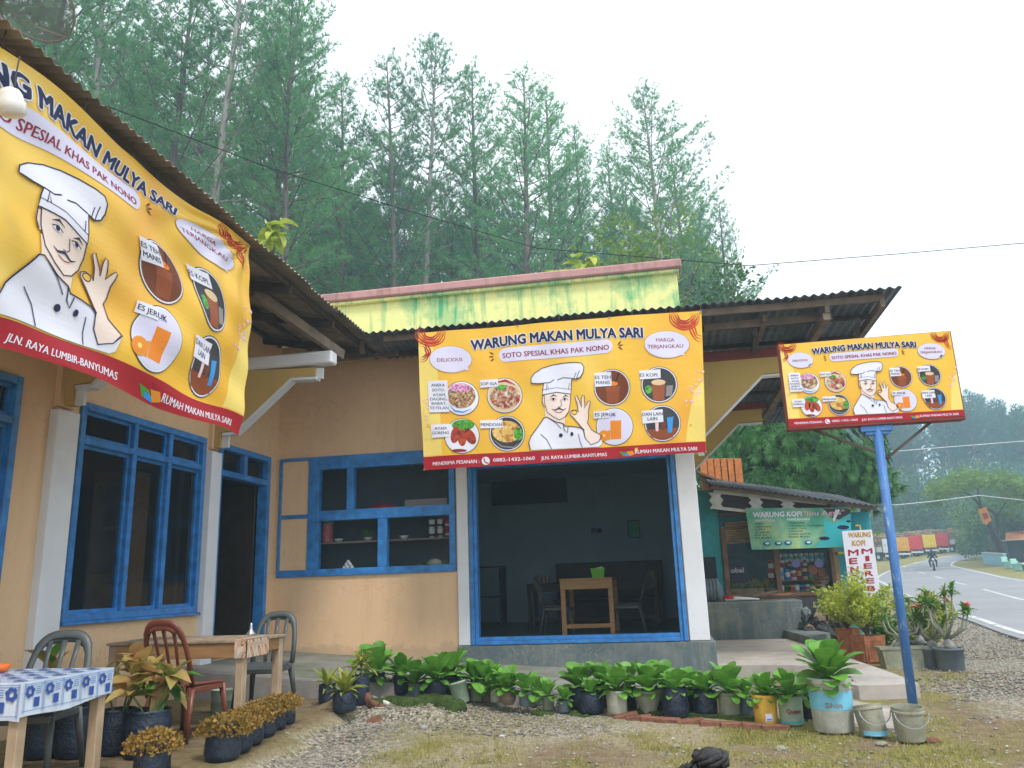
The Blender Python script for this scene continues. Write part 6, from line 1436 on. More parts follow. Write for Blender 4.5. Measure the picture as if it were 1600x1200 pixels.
for k, (x, w) in enumerate(((1150, 30), (1182, 30), (1202, 16))):
    tt = stallthing('food_tray', ['cardboard tray of greens at the stall window bottom left', 'cardboard tray of greens in the middle of the left pane', 'small cardboard tray beside the stall middle post'][k], 'tray', x, 925, KY+.25); tt.location.z = wz0+.05; q = w*16.5/1241/2
    mb = MB(); mb.cbox((-q, -.1, 0), (q, .1, .09), .005); mb.build('tray', 'bamboo', tt); mb = MB()
    for j in range(40): s_ = Vector((rnd.uniform(-q, q), rnd.uniform(-.08, .08), .09)); d = Vector((rnd.gauss(0, .05), rnd.gauss(0, .04), rnd.uniform(.05, .16))); mb.add([s_, s_+d+Vector((.02, 0, 0)), s_+d*1.4], [(0, 1, 2)])
    stuff(mb.build('greens', 'leaf_yellowgreen', tt))

# printed green banner of the stall
t = thing('stall_banner', 'green printed menu banner hanging across the front of the coffee stall', 'banner', K(1250, 820, 16.5))
m, n, b = newmat('stall_print'); v = coords(n, (1, 1, 1))
L(n, ramp(n, noise(n, 1.6, 4, .6, v, .5), [(.30, (.03, .20, .20)), (.42, (.06, .32, .20)), (.55, (.22, .45, .28)), (.68, (.45, .55, .16)), (.8, (.2, .5, .55))]), b.inputs['Base Color']); b.inputs['Roughness'].default_value = .45
def mapk(x, y, h): p = ay(1080+x*.1875, 740+y*.1875, 16.5); return Vector((p.x, 16.5-h*1.5+.012*math.sin(p.x*5+p.z*3), p.z))
P = Print(mapk, 60); inv = Vector(t.location)
P.new().poly([(450, 288), (1325, 285), (1340, 610), (505, 636)], 'stall_print', 0).build('sheet', t, inv)
P.new().poly([(1095, 290), (1180, 290), (1300, 290), (1325, 300), (1328, 330), (1230, 385), (1150, 360)], 'p_slate', 1)
P.poly([(1100, 370), (1190, 420), (1330, 330), (1334, 605), (1040, 612), (1120, 520)], 'p_teal', 1); P.ell(1110, 540, 44, 16, 'p_navy', 2).ell(1265, 448, 50, 18, 'p_navy', 2).ell(1310, 398, 20, 10, 'p_navy', 2); P.poly([(1180, 380), (1200, 300), (1240, 300), (1190, 400)], 'p_white', 2); P.build('picture', t, inv)
P.new().text('WARUNG KOPI', (515, 365), (920, 352), 42, 'p_white', 3, .06); P.text('"Ibu Agus"', (935, 352), (1275, 340), 40, 'p_pink', 3, .02); P.build('headline', t, inv)
for hd, x0, x1, y in (('MINUMAN', 535, 692, 402), ('MAKANAN', 800, 985, 392)): P.new().text(hd, (x0, y), (x1, y-3), 20, 'p_white', 3, .03).build('heading', t, inv)
for j, (tx, x1) in enumerate((('- KOPI', 600), ('- CAPPUCCINO', 668), ('- ES TEH', 610), ('- ES JERUK', 655), ('- POP ICE', 632), ('- JUS BUAH', 662))): P.new().text(tx, (515, 428+j*23), (x1, 425+j*23), 13, 'p_black', 3, .03).build('menu_line', t, inv)
for j, (tx, x1) in enumerate((('- MENDOAN', 942), ('- MIE REBUS / GORENG', 1098), ('- KUPAT TAHU', 965), ('- KARLOOK', 935), ('- RUJAK SAYUR', 998), ('- RUJAK BUAH', 985))): P.new().text(tx, (795, 418+j*23), (x1, 415+j*23), 13, 'p_black', 3, .03).build('menu_line', t, inv)
for cx, cy in ((630, 585), (725, 582), (805, 578), (975, 575)): P.new().ell(cx, cy, 38, 24, 'p_teal', 2).ell(cx, cy, 30, 17, 'p_slate', 3).ell(cx+4, cy-3, 18, 9, 'p_white', 4).build('dish_picture', t, inv)
# standing sign board
t = thing('stall_sign', 'upright white sign with yellow and red letters at the stall corner', 'signboard', ay(1350, 950, 16.2))
def maps(x, y, h): p = ay(1080+x*.1875, 740+y*.1875, 16.2); return Vector((p.x, 16.2-h*1.5, p.z))
P = Print(maps, None); inv = Vector(t.location)
x0c, x1c = ay(1318, 890, 16.2).x, ay(1372, 890, 16.2).x; zc0, zc1 = ay(1350, 949, 16.2).z, ay(1350, 829, 16.2).z
bd = [(1255, 480), (1505, 466), (1590, 1095), (1340, 1118)]; mb = MB(); mb.prism([maps(x, y, 0)+Vector((0, .002, 0)) for x, y in bd], (0, .05, 0)); child(mb, 'board', 'p_white', t)
P.new().text('WARUNG', (1310, 532), (1494, 526), 42, 'p_gold', 1, .05).text('KOPI', (1342, 602), (1450, 598), 46, 'p_gold', 1, .05).build('headline', t, inv)
for txt, xs_, ys_ in (('MENDOAN', (1300, 1112), 0, ), ): pass
for i, ch in enumerate('MENDOAN'): x = 1306+i*9.5; y = 684+i*70; w_ = 88 if ch == 'M' else 70; P.new().text(ch, (x+4, y), (x+w_, y-4), 50, 'p_red', 1, .05).build('letter', t, inv)
for i, ch in enumerate('MIEREBUS'): x = 1418+i*9.5; y = 668+i*62; w_ = 88 if ch == 'M' else (30 if ch == 'I' else 66); o_ = 28 if ch == 'I' else 4; P.new().text(ch, (x+o_, y), (x+o_+w_, y-4), 44, 'p_red', 1, .05).build('letter', t, inv)
mb = MB()
for px in (1345, 1375): a = ay(px, 945, 16.2); mb.beam((a.x, 16.24, a.z), (a.x, 16.24, 0), .04, .04, up=(0, 1, 0))
a = ay(1337, 821, 16.2); mb.beam((a.x, 16.22, a.z), (a.x+.08, 16.22, a.z), .02, .02); mb.beam((a.x+.08, 16.22, a.z), (a.x+.08, 16.22, a.z-.15), .02, .02, up=(0, 1, 0)); child(mb, 'frame', 'yellow_paint', t)
t = thing('small_banner', 'black cloth banner with white letters below the stall window', 'banner', ay(1290, 945, 16.6)); inv = Vector(t.location)
def mapd(x, y, h): p = ay(1080+x*.1875, 740+y*.1875, 16.6); return Vector((p.x, 16.6-h*1.5+.01*math.sin(p.x*7), p.z))
P = Print(mapd, 50); P.new().poly([(900, 1040), (1180, 1020), (1225, 1173), (1230, 1260), (930, 1260)], 'p_slate', 0).build('sheet', t, inv); P.new().text('AKEN', (1010, 1140), (1105, 1132), 32, 'p_white', 1, .04).text('ASO', (1010, 1180), (1100, 1172), 30, 'p_white', 1, .04).build('lettering', t, inv)
# clutter on the plinth
def clutter(name, label, cat, fn, x, y, Y=15.7, z=.80): p = ay(x, y, Y); tt = thing(name, label, cat, (p.x, Y, z), 0); fn(tt); return tt
def hose(tt):
    for k in range(5): mb = MB(); mb.tube([(.06*k-.1+.0*j, .19*math.cos(j*.45), .20+.19*math.sin(j*.45)) for j in range(15)], .035, 8); mb.build('coil', 'pot_grey', tt, True)
clutter('hose_roll', 'grey ribbed hose coil on the plinth beside the white pillar', 'hose', hose, 1110, 942)
def planks(tt):
    for k in range(9):
        mb = MB(); a = Vector((rnd.uniform(-.6, .5), rnd.uniform(-.25, .25), .03+.03*(k % 4))); an = rnd.uniform(-.5, .5); d = Vector((math.cos(an), math.sin(an)*.5, rnd.uniform(-.15, .22)))*rnd.uniform(.3, .6); mb.beam(a-d*.5, a+d*.5, .05, .03); mb.build('stick', ['stall_wood', 'timber_dark', 'terracotta', 'timber_grey'][k % 4], tt)
clutter('firewood', 'untidy pile of split wood and sticks on the grey plinth', 'firewood', planks, 1180, 943)
def wb(tt): mb = MB(); mb.tube([(-.35, 0, .04), (-.1, .0, .05), (.25, 0, .03)], [.05, .035, .015], 10); mb.build('handle', 'ceramic', tt, True); mb = MB(); mb.tube([(-.38, 0, .05), (-.2, 0, .07)], [.05, .045], 10); mb.build('grip', 'p_red', tt, True)
clutter('white_tool', 'white and red handled tool lying on the plinth in front of the wood', 'tool', wb, 1165, 945, 15.45)
def sack(tt): mb = MB(); mb.sphere((0, 0, .13), .2, 12, 8, sq=(.8, .6, 1.4)); mb.build('sack', 'pot_grey', tt, True)
clutter('dark_sack', 'dark sack standing behind the hose coil on the plinth', 'sack', sack, 1118, 938, 16.0)
# heap of dark husks and broken paving right of the step
t = thing('rubble_heap', 'heap of dark broken stones and husks below the stall window', 'rubble', (2.9, 15.6, 0)); rr_ = random.Random(12)
for k in range(70):
    px, py = rr_.uniform(1256, 1312), rr_.uniform(950, 1000); u_ = (px-1256)/56; py = max(py, 948+8*u_+abs(rr_.gauss(0, 4))); p = ay(px, py, 15.2+rr_.uniform(-.3, .5)); 
    if p.z < 0: p.z = .03
    bm = bmesh.new(); bmesh.ops.create_icosphere(bm, subdivisions=1, radius=rr_.uniform(.07, .15))
    for v in bm.verts: v.co *= rr_.uniform(.6, 1.2); v.co.z *= .7
    me = bpy.data.meshes.new('stone'); bm.to_mesh(me); bm.free(); me.materials.append(MATS[rr_.choice(['husk', 'husk', 'husk', 'concrete_dark', 'pot_brown'])]); link('stone', me, t, M=Matrix.Translation(p-t.location) @ Euler((rr_.uniform(0, 3), rr_.uniform(0, 3), 0)).to_matrix().to_4x4())
# old tiled roof and boards seen between bracket and stall
t = thing('tiled_shed', 'little shed with upright orange boards under the second bracket', 'shed', ay(1120, 760, 19.5))
for i in range(6):
    x = 1096+i*10.5; a, c = ay(x, 752+i*.8, 19.5), ay(x+9.3, 716-i*.0, 19.5); mb = MB(); mb.cbox((a.x, 19.5, a.z-.3), (c.x, 19.54, c.z), .008, M=None); child(mb, 'board', 'tile_orange', t)
a, c = ay(1092, 740, 19), ay(1185, 775, 19)
for i in range(6):
    p = a.lerp(c, i/6); q = a.lerp(c, (i+1)/6)
    for j in range(4): mb = MB(); mb.beam(p+Vector((0, j*.28, j*.05)), q+Vector((0, j*.28, j*.05)), .30, .035); child(mb, 'roof_tile', 'stall_wood', t)
mb = MB(); mb.cbox((ay(1090, 800, 19.6).x, 19.6, -.02), (ay(1170, 800, 19.6).x, 21.5, ay(1120, 768, 19.6).z), .01); child(mb, 'wall', 'teal_dark', t)

# ------------------------------------------------------------------ planters on the verge
def bushy(t, z, w, h, n, seed, mat, leaf, stems=10, lean=(0, 0)):
    rr_ = random.Random(seed); f = MB(); st = MB()
    for k in range(stems):
        a = rr_.uniform(0, 6.283); sp_ = rr_.uniform(.15, 1)*w/2; hh = h*(1-.5*(sp_/(w/2))**1.5)*rr_.uniform(.75, 1.05)
        tp = Vector((sp_*math.cos(a)+lean[0]*hh, sp_*math.sin(a)+lean[1]*hh, z+hh)); md = Vector((tp.x*.35, tp.y*.35, z+hh*.55)); pts = [Vector((0, 0, z-.02)), md, tp]; st.tube(pts, [.008, .006, .002], 5)
        for j in range(n//stems):
            u_ = rr_.uniform(.3, 1.02); q = pts[0].lerp(md, u_*2) if u_ < .5 else md.lerp(tp, u_*2-1); q = q+Vector((rr_.gauss(0, .045), rr_.gauss(0, .045), rr_.gauss(0, .03)))
            d = Vector((rr_.gauss(0, 1), rr_.gauss(0, 1), rr_.gauss(.3, .6))).normalized(); e = d.cross(Vector((rr_.gauss(0, 1), rr_.gauss(0, 1), rr_.gauss(0, 1)))).normalized(); l = leaf*rr_.uniform(.7, 1.3)
            f.add([q, q+d*l*.5+e*l*.22, q+d*l, q+d*l*.5-e*l*.22], [(0, 1, 2, 3)])
    st.build('stem', 'bark', t); f.build('foliage', mat, t)
leafmat('leaf_lime', (.20, .32, .03), (.52, .56, .08), 6, .35)
def sqpot(t, w, h, mat):
    mb = MB(); vs = []
    for z, q in ((0, .42), (h, .5), (h, .44), (h*.9, .43)):
        vs += [(-w*q, -w*q, z), (w*q, -w*q, z), (w*q, w*q, z), (-w*q, w*q, z)]
    fs = [(3, 2, 1, 0)]+[(4*i+j, 4*i+(j+1) % 4, 4*i+4+(j+1) % 4, 4*i+4+j) for i in range(3) for j in range(4)]+[(12, 13, 14, 15)]
    mb.add(vs, fs); mb.build('planter', mat, t)
    mb = MB()
    for a in range(4):
        Mz = Matrix.Rotation(a*math.pi/2, 4, 'Z')
        for x0_, x1_, z0_, z1_ in ((-.36, -.30, .08, .9), (.30, .36, .08, .9), (-.30, .30, .82, .9), (-.30, .30, .08, .15)): mb.box((x0_*w, -w*.5, z0_*h), (x1_*w, -w*.455, z1_*h), M=Mz)
    mb.build('planter_moulding', mat, t)
G2 = 'planters on the verge by the road'
p = az(1361, 1036, 0); s = (p-EYE).length/FPX; t = thing('potted_shrub', 'lime green bush in the front terracotta box planter beside the ramp', 'shrub', p, .35, G2); sqpot(t, 32*s, 36*s, 'terracotta'); bushy(t, 36*s, 112*s, 92*s, 5200, 1, 'leaf_lime', .055, 30)
p = az(1330, 1024, 0); s = (p-EYE).length/FPX; t = thing('potted_shrub', 'lime green bush in the back terracotta planter leaning toward the rubble', 'shrub', p, .9, G2); sqpot(t, 24*s, 36*s, 'terracotta'); bushy(t, 36*s, 80*s, 56*s, 2800, 2, 'leaf_lime', .055, 20, (-.75, 0))
def adenium(t, z, w, h, seed, fl=0, leaves=26):
    rr_ = random.Random(seed); mb = MB(); mb.tube([(0, 0, z-.02), (0.01, 0, z+.05), (0, 0, z+.12)], [.06, .07, .035], 10); mb.tube([(-.09, 0, z), (0, 0, z+.05), (.1, .02, z-.01)], .028, 8); mb.build('caudex', 'stone_grey', t, True)
    k = 7
    for i in range(k):
        a = i*2.4+rr_.uniform(-.3, .3); sp_ = w/2*rr_.uniform(.4, 1); hh = h*rr_.uniform(.55, 1)
        b0 = Vector((0, 0, z+.1)); m_ = Vector((sp_*.75*math.cos(a), sp_*.75*math.sin(a), z+hh*.5)); e = Vector((sp_*math.cos(a), sp_*math.sin(a), z+hh)); mb = MB(); mb.tube([b0, m_, e], [.02, .013, .008], 6); mb.build('branch', 'pot_khaki', t, True)
        for j in range(leaves//k+3): put_leaf(LGRN[j % 2] if j % 3 else LYEL[0], t, e-(e-m_)*rr_.uniform(0, .35), rr_.uniform(0, 6.28), R(rr_.uniform(-10, 70)), rr_.uniform(.09, .15), .75)
        if i < fl:
            for j in range(3):
                mb = MB(); c_ = e+Vector((rr_.uniform(-.03, .03), rr_.uniform(-.03, .03), .03+.02*j))
                for q in range(5): a1 = q*1.2566+j; d = Vector((math.cos(a1)*.7, math.sin(a1)*.7-.3, .5)).normalized()*.055; sd_ = Vector((-math.sin(a1), math.cos(a1), 0))*.02; mb.add([c_, c_+d*.7+sd_, c_+d, c_+d*.7-sd_], [(0, 1, 2, 3)])
                mb.build('flower', 'flower_pink', t)
simple('flower_pink', (.78, .22, .24), .6, .15, 20, world_co=True)
p = az(1413, 1044, 0); s = (p-EYE).length/FPX; t = thing('planter_trough', 'long mossy concrete trough of adeniums behind the blue post', 'planter', p, .1, G2)
mb = MB(); w_, d_, h_ = 62*s, .24, 28*s
for z0_, z1_, k0, k1 in ((0, h_*.88, .42, .48), (h_*.88, h_, .52, .52)): mb.add([(sx*w_*q, sy*d_*(q+.0), z) for z, q in ((z0_, k0), (z1_, k1)) for sx, sy in ((-1, -1), (1, -1), (1, 1), (-1, 1))], [(3, 2, 1, 0), (4, 5, 6, 7)]+[(j, (j+1) % 4, 4+(j+1) % 4, 4+j) for j in range(4)])
mb.build('trough', 'pot_khaki', t); adenium(t, h_, 70*s, 62*s, 3, 1, 90)
for (x, y, w, h, lb, fl, sd, ww, hh) in ((1461, 1044, 28, 25, 'adenium with pink flowers in the small grey pot between trough and large pot', 2, 5, 60, 62), (1487, 1047, 36, 28, 'adenium reaching highest in the large grey pot at the right end', 1, 8, 64, 80), (1440, 1033, 30, 24, 'bare branched adenium in a dark pot behind the other two', 1, 9, 62, 66)):
    p = az(x, y, 0); s = (p-EYE).length/FPX; t = thing('potted_plant', lb, 'potted plant', p, 0, G2); mb, zs, rs = pot_mesh('bucket', w*s, h*s, sd); mb.build('pot', 'pot_grey' if sd != 9 else 'pot_black', t, True); adenium(t, h*s*.95, ww*s, hh*s, sd, fl, 130)
p = az(1455, 1022, 0); s = (p-EYE).length/FPX; t = thing('verge_shrub', 'pale yellow leaved shrub rising behind the pink adeniums', 'shrub', p); bushy(t, .02, 105*s, 80*s, 2200, 21, 'leaf_yellowgreen', .10, 20)
p = az(1385, 1026, 0); s = (p-EYE).length/FPX; t = thing('verge_shrub', 'dark green shrub in the gap left of the blue post', 'shrub', p); bushy(t, .02, 60*s, 60*s, 700, 22, 'leaf_green', .08, 12)
# ------------------------------------------------------------------ pines
leafmat('pine_needles', (.055, .20, .105), (.17, .40, .16), .35, .45, .6, c3=(.09, .27, .12))
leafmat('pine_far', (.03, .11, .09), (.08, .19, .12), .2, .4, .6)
leafmat('mango_leaf', (.03, .11, .03), (.09, .24, .05), 1.2, .2, .35)
leafmat('tree_bright', (.07, .17, .02), (.20, .30, .04), .4, .4, .5)
leafmat('tree_mid', (.03, .10, .02), (.09, .18, .035), .3, .3, .55)
simple('pine_bark', (.13, .105, .095), .95, .45, 3, .6, stretch=(1, 1, .3), world_co=True)
simple('pine_bark_pale', (.30, .27, .26), .95, .35, 3, .6, stretch=(1, 1, .3), world_co=True)
def pine_meshes(seed, H=27, c0=.38, dens=1.0, nt=11, blade=.25, bw=.011, mat='pine_needles'):
    r_ = random.Random(seed); tr = MB(); cr = MB()
    ph, ph2 = r_.uniform(0, 6), r_.uniform(0, 6)
    axis_ = lambda z: Vector((.25*math.sin(z*.13+ph)+.012*z*math.cos(ph2), .25*math.cos(z*.11+ph2)+.012*z*math.sin(ph2), z))
    tr.tube([axis_(H*i/12) for i in range(13)], [.23*(1-i/12)**.8+.02 for i in range(13)], 8)
    nb = int(72*dens)
    for k in range(nb):
        u_ = (k+.5)/nb; z = H*(c0+(1-c0)*u_**.92); dead = u_ < .16
        a = k*2.39996+r_.uniform(-.6, .6); env = math.sin(math.pi*min(1, u_*.92+.10))**.75; ln = (4.3*env*(1-.5*u_)+.5)*r_.uniform(.55, 1.15)
        if dead: ln *= .8
        el = R(18+38*u_+r_.uniform(-15, 14)); d = Vector((math.cos(a)*math.cos(el), math.sin(a)*math.cos(el), math.sin(el))); b0 = axis_(z)
        pts = [b0, b0+d*ln*.5+Vector((0, 0, -.05*ln)), b0+d*ln+Vector((0, 0, .06*ln))]
        tr.tube(pts, [.045*(1-u_*.5), .03*(1-u_*.5), .012], 4, cap=False)
        if dead and r_.random() < .6: continue
        side = d.cross(Vector((0, 0, 1))).normalized()
        nbr = max(3, int((3+ln*3.2)*dens**.5))
        for j in range(nbr):
            w = .22+.80*(j+.5)/nbr; q = pts[0].lerp(pts[1], w*2) if w < .5 else pts[1].lerp(pts[2], w*2-1)
            sg = 1 if j % 2 else -1; bl = (.30+.30*ln*(1.15-w))*r_.uniform(.6, 1.15); bd = (d*.75+side*sg*r_.uniform(.4, .9)+Vector((0, 0, r_.uniform(.0, .5)))).normalized(); e_ = q+bd*bl
            tr.add([q+Vector((0, 0, .008)), q-Vector((0, 0, .008)), e_], [(0, 1, 2)])
            for m_ in range(max(2, int(bl/.13*dens))):
                c = q+bd*bl*(.25+.78*r_.random())+Vector((r_.gauss(0, .05), r_.gauss(0, .05), r_.gauss(.02, .05))); up_ = (bd*.8+Vector((0, 0, .5))).normalized()
                for b_ in range(nt):
                    v_ = (up_+Vector((r_.gauss(0, .6), r_.gauss(0, .6), r_.gauss(0, .55)))).normalized()*blade*r_.uniform(.6, 1.2); sd_ = v_.cross(Vector((r_.gauss(0, 1), r_.gauss(0, 1), r_.gauss(0, 1)))).normalized()*bw
                    cr.add([c+sd_, c-sd_, c+v_], [(0, 1, 2)])
    return tr, cr
PIN = []
for i in range(5):
    tr, cr = pine_meshes(100+i, 27, (.36, .42, .48, .40, .33)[i], 1.0); PIN.append((tr.mesh('trunk', ['pine_bark', 'pine_bark', 'pine_bark_pale', 'pine_bark', 'pine_bark'][i]), cr.mesh('crown', 'pine_needles')))
LOW = []
for i in range(3):
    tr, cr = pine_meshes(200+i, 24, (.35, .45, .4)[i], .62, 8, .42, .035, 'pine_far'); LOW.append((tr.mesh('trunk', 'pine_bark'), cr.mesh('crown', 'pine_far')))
def pine(x, y, h, kind, label, group, rz=None, low=False, z=None, lean=0):
    tm, cm = (LOW if low else PIN)[kind]; H0 = 24 if low else 27; s = h/H0; z = rise(x, y)-.1 if z is None else z
    t = thing('pine_tree', label, 'tree', (x, y, z), rz if rz is not None else rnd.uniform(0, 6.28), group); t.scale = (s*rnd.uniform(.9, 1.15), s*rnd.uniform(.9, 1.15), s); t.rotation_euler.x = rnd.uniform(-.03, .03); t.rotation_euler.y = rnd.uniform(-.04, .04)
    link('trunk', tm, t); link('crown', cm, t); return t
# treetops of the nearest rank, sighted: (px, top py, distance, kind)
tops = [(-60, -260, 26, 0), (40, -230, 30, 1), (120, -160, 29, 3), (205, -190, 33, 2), (270, -90, 31, 4), (345, -140, 30, 2), (430, -40, 33, 0), (478, 5, 30, 3), (545, 130, 40, 1), (610, 95, 38, 4), (655, 72, 40, 2), (735, 118, 42, 0), (815, 95, 36, 3), (868, 150, 44, 1), (905, 215, 46, 4), (960, 235, 47, 0), (1015, 150, 38, 2), (1050, 240, 46, 3), (1092, 330, 52, 1), (1128, 325, 44, 4)]
GP = 'tall pines behind the restaurant'; lbl = []
words = ['leftmost tall pine, mostly cut by the photo\'s left edge', 'tall pine behind the satellite dish', 'tall pine rising right of the satellite dish', 'dark leaning pair pine above the left banner', 'tall pine above the letters of the left banner', 'pale trunked pine left of centre above the left roof', 'pine with a thick double looking trunk left of the sky gap', 'tallest pine at the left rim of the open sky', 'lower pine in the dip right of the tallest one', 'slim pine left of the wispy spire', 'pine with the wispy spire above the parapet', 'broad pine just right of the wispy spire', 'high pine above the middle banner with open feathery top', 'pine right of the feathery top, slightly lower', 'short pine in the gap before the last tall one', 'lower pine close left of the last tall one', 'last tall pine with long side branches against the sky', 'pine tucked behind the last tall pine', 'smaller pine above the right end of the parapet', 'rightmost pine of the grove, small and rounded']
GX = []
for i, (px, py, D, kd) in enumerate(tops):
    d = ray(px, py); q = EYE + d*(D/math.hypot(d.x, d.y)); h = q.z+.1; pine(q.x, q.y, h, kd, words[i], GP); GX.append((q.x, q.y))
# ranks behind: many alike, placed at random within the grove
rg = random.Random(77); k = 0
for i in range(95):
    px = rg.uniform(-60, 1125); D = rg.uniform(40, 82); d = ray(px, 430); f_ = D/math.hypot(d.x, d.y); q = EYE+d*f_; lim = np.interp(px, [-60, 400, 520, 600, 700, 850, 900, 1000, 1060, 1115], [-200, -60, 190, 170, 180, 190, 260, 270, 300, 380]); lim += rg.uniform(20, 150)
    dt = ray(px, lim); h = (EYE+dt*(D/math.hypot(dt.x, dt.y))).z
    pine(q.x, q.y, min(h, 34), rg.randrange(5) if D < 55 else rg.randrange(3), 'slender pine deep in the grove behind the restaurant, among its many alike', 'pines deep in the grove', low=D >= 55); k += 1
# low growth at the grove's foot
def blob_tree(root_label, x, y, w, h, mat, seed, n=2600, leaf=.22, trunk=True, cat='tree', name='leafy_tree', z=None, group=None, zlo=.25, clumps=26, tr=.12, flat_=1.0, bk='bark', droop=0):
    """broadleaf tree: tapered trunk, limbs out to clumps, leaves scattered through the clumps"""
    r_ = random.Random(seed); z = rise(x, y)-.05 if z is None else z; t = thing(name, root_label, cat, (x, y, z), 0, group); tm = MB(); cr = MB(); C_ = []
    for k in range(clumps):
        a = r_.uniform(0, 6.283); rr = math.sqrt(r_.random())*w/2*.82; zz = h*(zlo+(1-zlo)*(.12+.8*r_.random())); e = 1-((zz/h-.55)/.62)**2; rr *= max(.35, e)**.5
        C_.append(Vector((rr*math.cos(a), rr*math.sin(a), zz*flat_ if False else zz)))
    fork = Vector((0, 0, h*max(.15, zlo*.8)))
    if trunk:
        tm.tube([(0, 0, 0), (w*.01, 0, fork.z*.5), fork], [tr, tr*.85, tr*.7], 8)
        for c in C_: tm.tube([fork, fork.lerp(c, .5)+Vector((0, 0, -.05*h)), c], [tr*.4, tr*.22, tr*.06], 5, cap=False)
    per = n//clumps
    for c in C_:
        R_ = w*r_.uniform(.10, .19)
        for j in range(per):
            d = Vector((r_.gauss(0, 1), r_.gauss(0, 1), r_.gauss(0, .7))).normalized()*R_*r_.uniform(.35, 1.1)**.6; q = c+d
            v_ = (d.normalized()*.8+Vector((r_.gauss(0, .5), r_.gauss(0, .5), r_.gauss(-droop, .5)))).normalized(); e = v_.cross(Vector((r_.gauss(0, 1), r_.gauss(0, 1), r_.gauss(0, 1)))).normalized(); l = leaf*r_.uniform(.7, 1.3)
            cr.add([q, q+v_*l*.5+e*l*.25, q+v_*l, q+v_*l*.5-e*l*.25], [(0, 1, 2, 3)])
    if trunk: tm.build('trunk', bk, t)
    cr.build('crown', mat, t); return t
# understorey seen over the parapet
blob_tree('young bright green tree at the grove edge above the right end of the parapet', *(lambda q: (q.x, q.y))(ay(1005, 420, 27)), 5.2, 13.6, 'tree_bright', 31, 3600, .2, zlo=.55)
blob_tree('young green tree below the last pines, right end of the parapet', *(lambda q: (q.x, q.y))(ay(1100, 450, 29)), 5.0, 12.5, 'tree_mid', 32, 3600, .2, zlo=.45)
for i, px in enumerate((470, 560, 640, 730, 820, 900, 960)):
    q = ay(px, 455, 34+3*(i % 3)); blob_tree(f'{["first", "second", "third", "fourth", "fifth", "sixth", "seventh"][i]} low leafy tree from the left under the pines, above the parapet', q.x, q.y, 5.5, 12.2+.4*(i % 3), 'tree_mid', 40+i, 1500, .26, zlo=.5, group='leafy trees under the pines')
# large leaved sprigs above the roof and parapet
def sprig(x, y, Y, w, h, n, label, seed, stem_z, col='leaf_lime'):
    r_ = random.Random(seed); c = ay(x, y, Y); t = thing('sapling', label, 'plant', (c.x, c.y, stem_z)); dz = c.z-stem_z; mb = MB(); mb.tube([(0, 0, 0), (.05, 0, dz*.6), (0, 0, dz)], [.04, .03, .015], 6); mb.build('stem', 'bark', t)
    lm = leaf_mesh('leaf', col, 1, .7, 1.5, [(0, .1), (.12, .8), (.4, 1), (.7, .8), (.9, .4), (1, .05)], fold=.1)
    for i in range(n):
        b_ = Vector((r_.uniform(-w/2, w/2), r_.uniform(-w/3, w/3), dz+r_.uniform(-h/2, h/2))); put_leaf(lm, t, b_, r_.uniform(0, 6.28), R(r_.uniform(-50, 30)), r_.uniform(.22, .38))
    return t
sprig(428, 365, 13.2, .32, .55, 26, 'drooping clump of large light green leaves above the left roof', 1, 4.6)
sprig(875, 428, 14.5, 1.0, .18, 14, 'row of large yellow green leaves peeping over the middle of the parapet', 2, 4.6); sprig(915, 415, 14.6, .6, .3, 14, 'taller cluster of large yellow green leaves over the parapet', 3, 4.6)

# ------------------------------------------------------------------ mango tree behind the stall
def mango(x, y, w, h, label, seed, clumps=520, lf=.26):
    r_ = random.Random(seed); z = rise(x, y)-.05; t = thing('mango_tree', label, 'tree', (x, y, z)); tm = MB(); cr = MB(); fork = Vector((0, 0, h*.28)); tm.tube([(0, 0, 0), (.05, 0, h*.14), fork], [.2, .17, .14], 9)
    for k in range(14): a = k*2.4; e = Vector((w*.3*math.cos(a), w*.3*math.sin(a), h*r_.uniform(.45, .85))); tm.tube([fork, fork.lerp(e, .5)+Vector((0, 0, -.1)), e], [.08, .05, .02], 6, cap=False)
    for k in range(clumps):
        a = r_.uniform(0, 6.283); u_ = r_.uniform(-.75, 1); q = math.sqrt(max(0, 1-u_*u_)); sh = r_.uniform(.66, 1.0) * (1+.12*math.sin(3*a+seed)+.10*math.sin(5*a+4*u_))
        c = Vector((w/2*q*math.cos(a)*sh, w/2*q*math.sin(a)*sh, h*.66+h*(.34 if u_ > 0 else .20)*u_*sh)); out = Vector((math.cos(a)*q, math.sin(a)*q, u_*.7)).normalized()
        for j in range(13):
            b_ = j*.4833; s1 = out.cross(Vector((0, 0, 1))).normalized() if abs(out.z) < .97 else Vector((1, 0, 0)); s2 = out.cross(s1)
            v_ = (out*.55+s1*math.cos(b_)+s2*math.sin(b_)+Vector((0, 0, -.55))).normalized(); e = v_.cross(out).normalized(); l = lf*r_.uniform(.75, 1.2); m_ = c+v_*l*.5+Vector((0, 0, .03)); tip = c+v_*l+Vector((0, 0, -.05))
            cr.add([c, m_+e*l*.075, tip, m_-e*l*.075], [(0, 1, 2), (0, 2, 3)])
    tm.build('trunk', 'bark', t); cr.build('crown', 'mango_leaf', t); return t
q = ay(1245, 760, 24); mango(q.x, q.y, 4.9, 5.75, 'dense dark mango tree with drooping leaf tufts behind the coffee stall', 3, 1500)
q = ay(1180, 700, 27); mango(q.x, q.y, 4.6, 6.3, 'second dark mango tree partly hidden by the yellow brackets', 6, 900)
q = ay(1230, 830, 29); blob_tree('bright yellow green tree glimpsed through the mango branches', q.x, q.y, 5, 4.4, 'tree_bright', 61, 2500, .2, zlo=.2)

# ------------------------------------------------------------------ far side of the road
def T_(px, py): return terr(px, py)
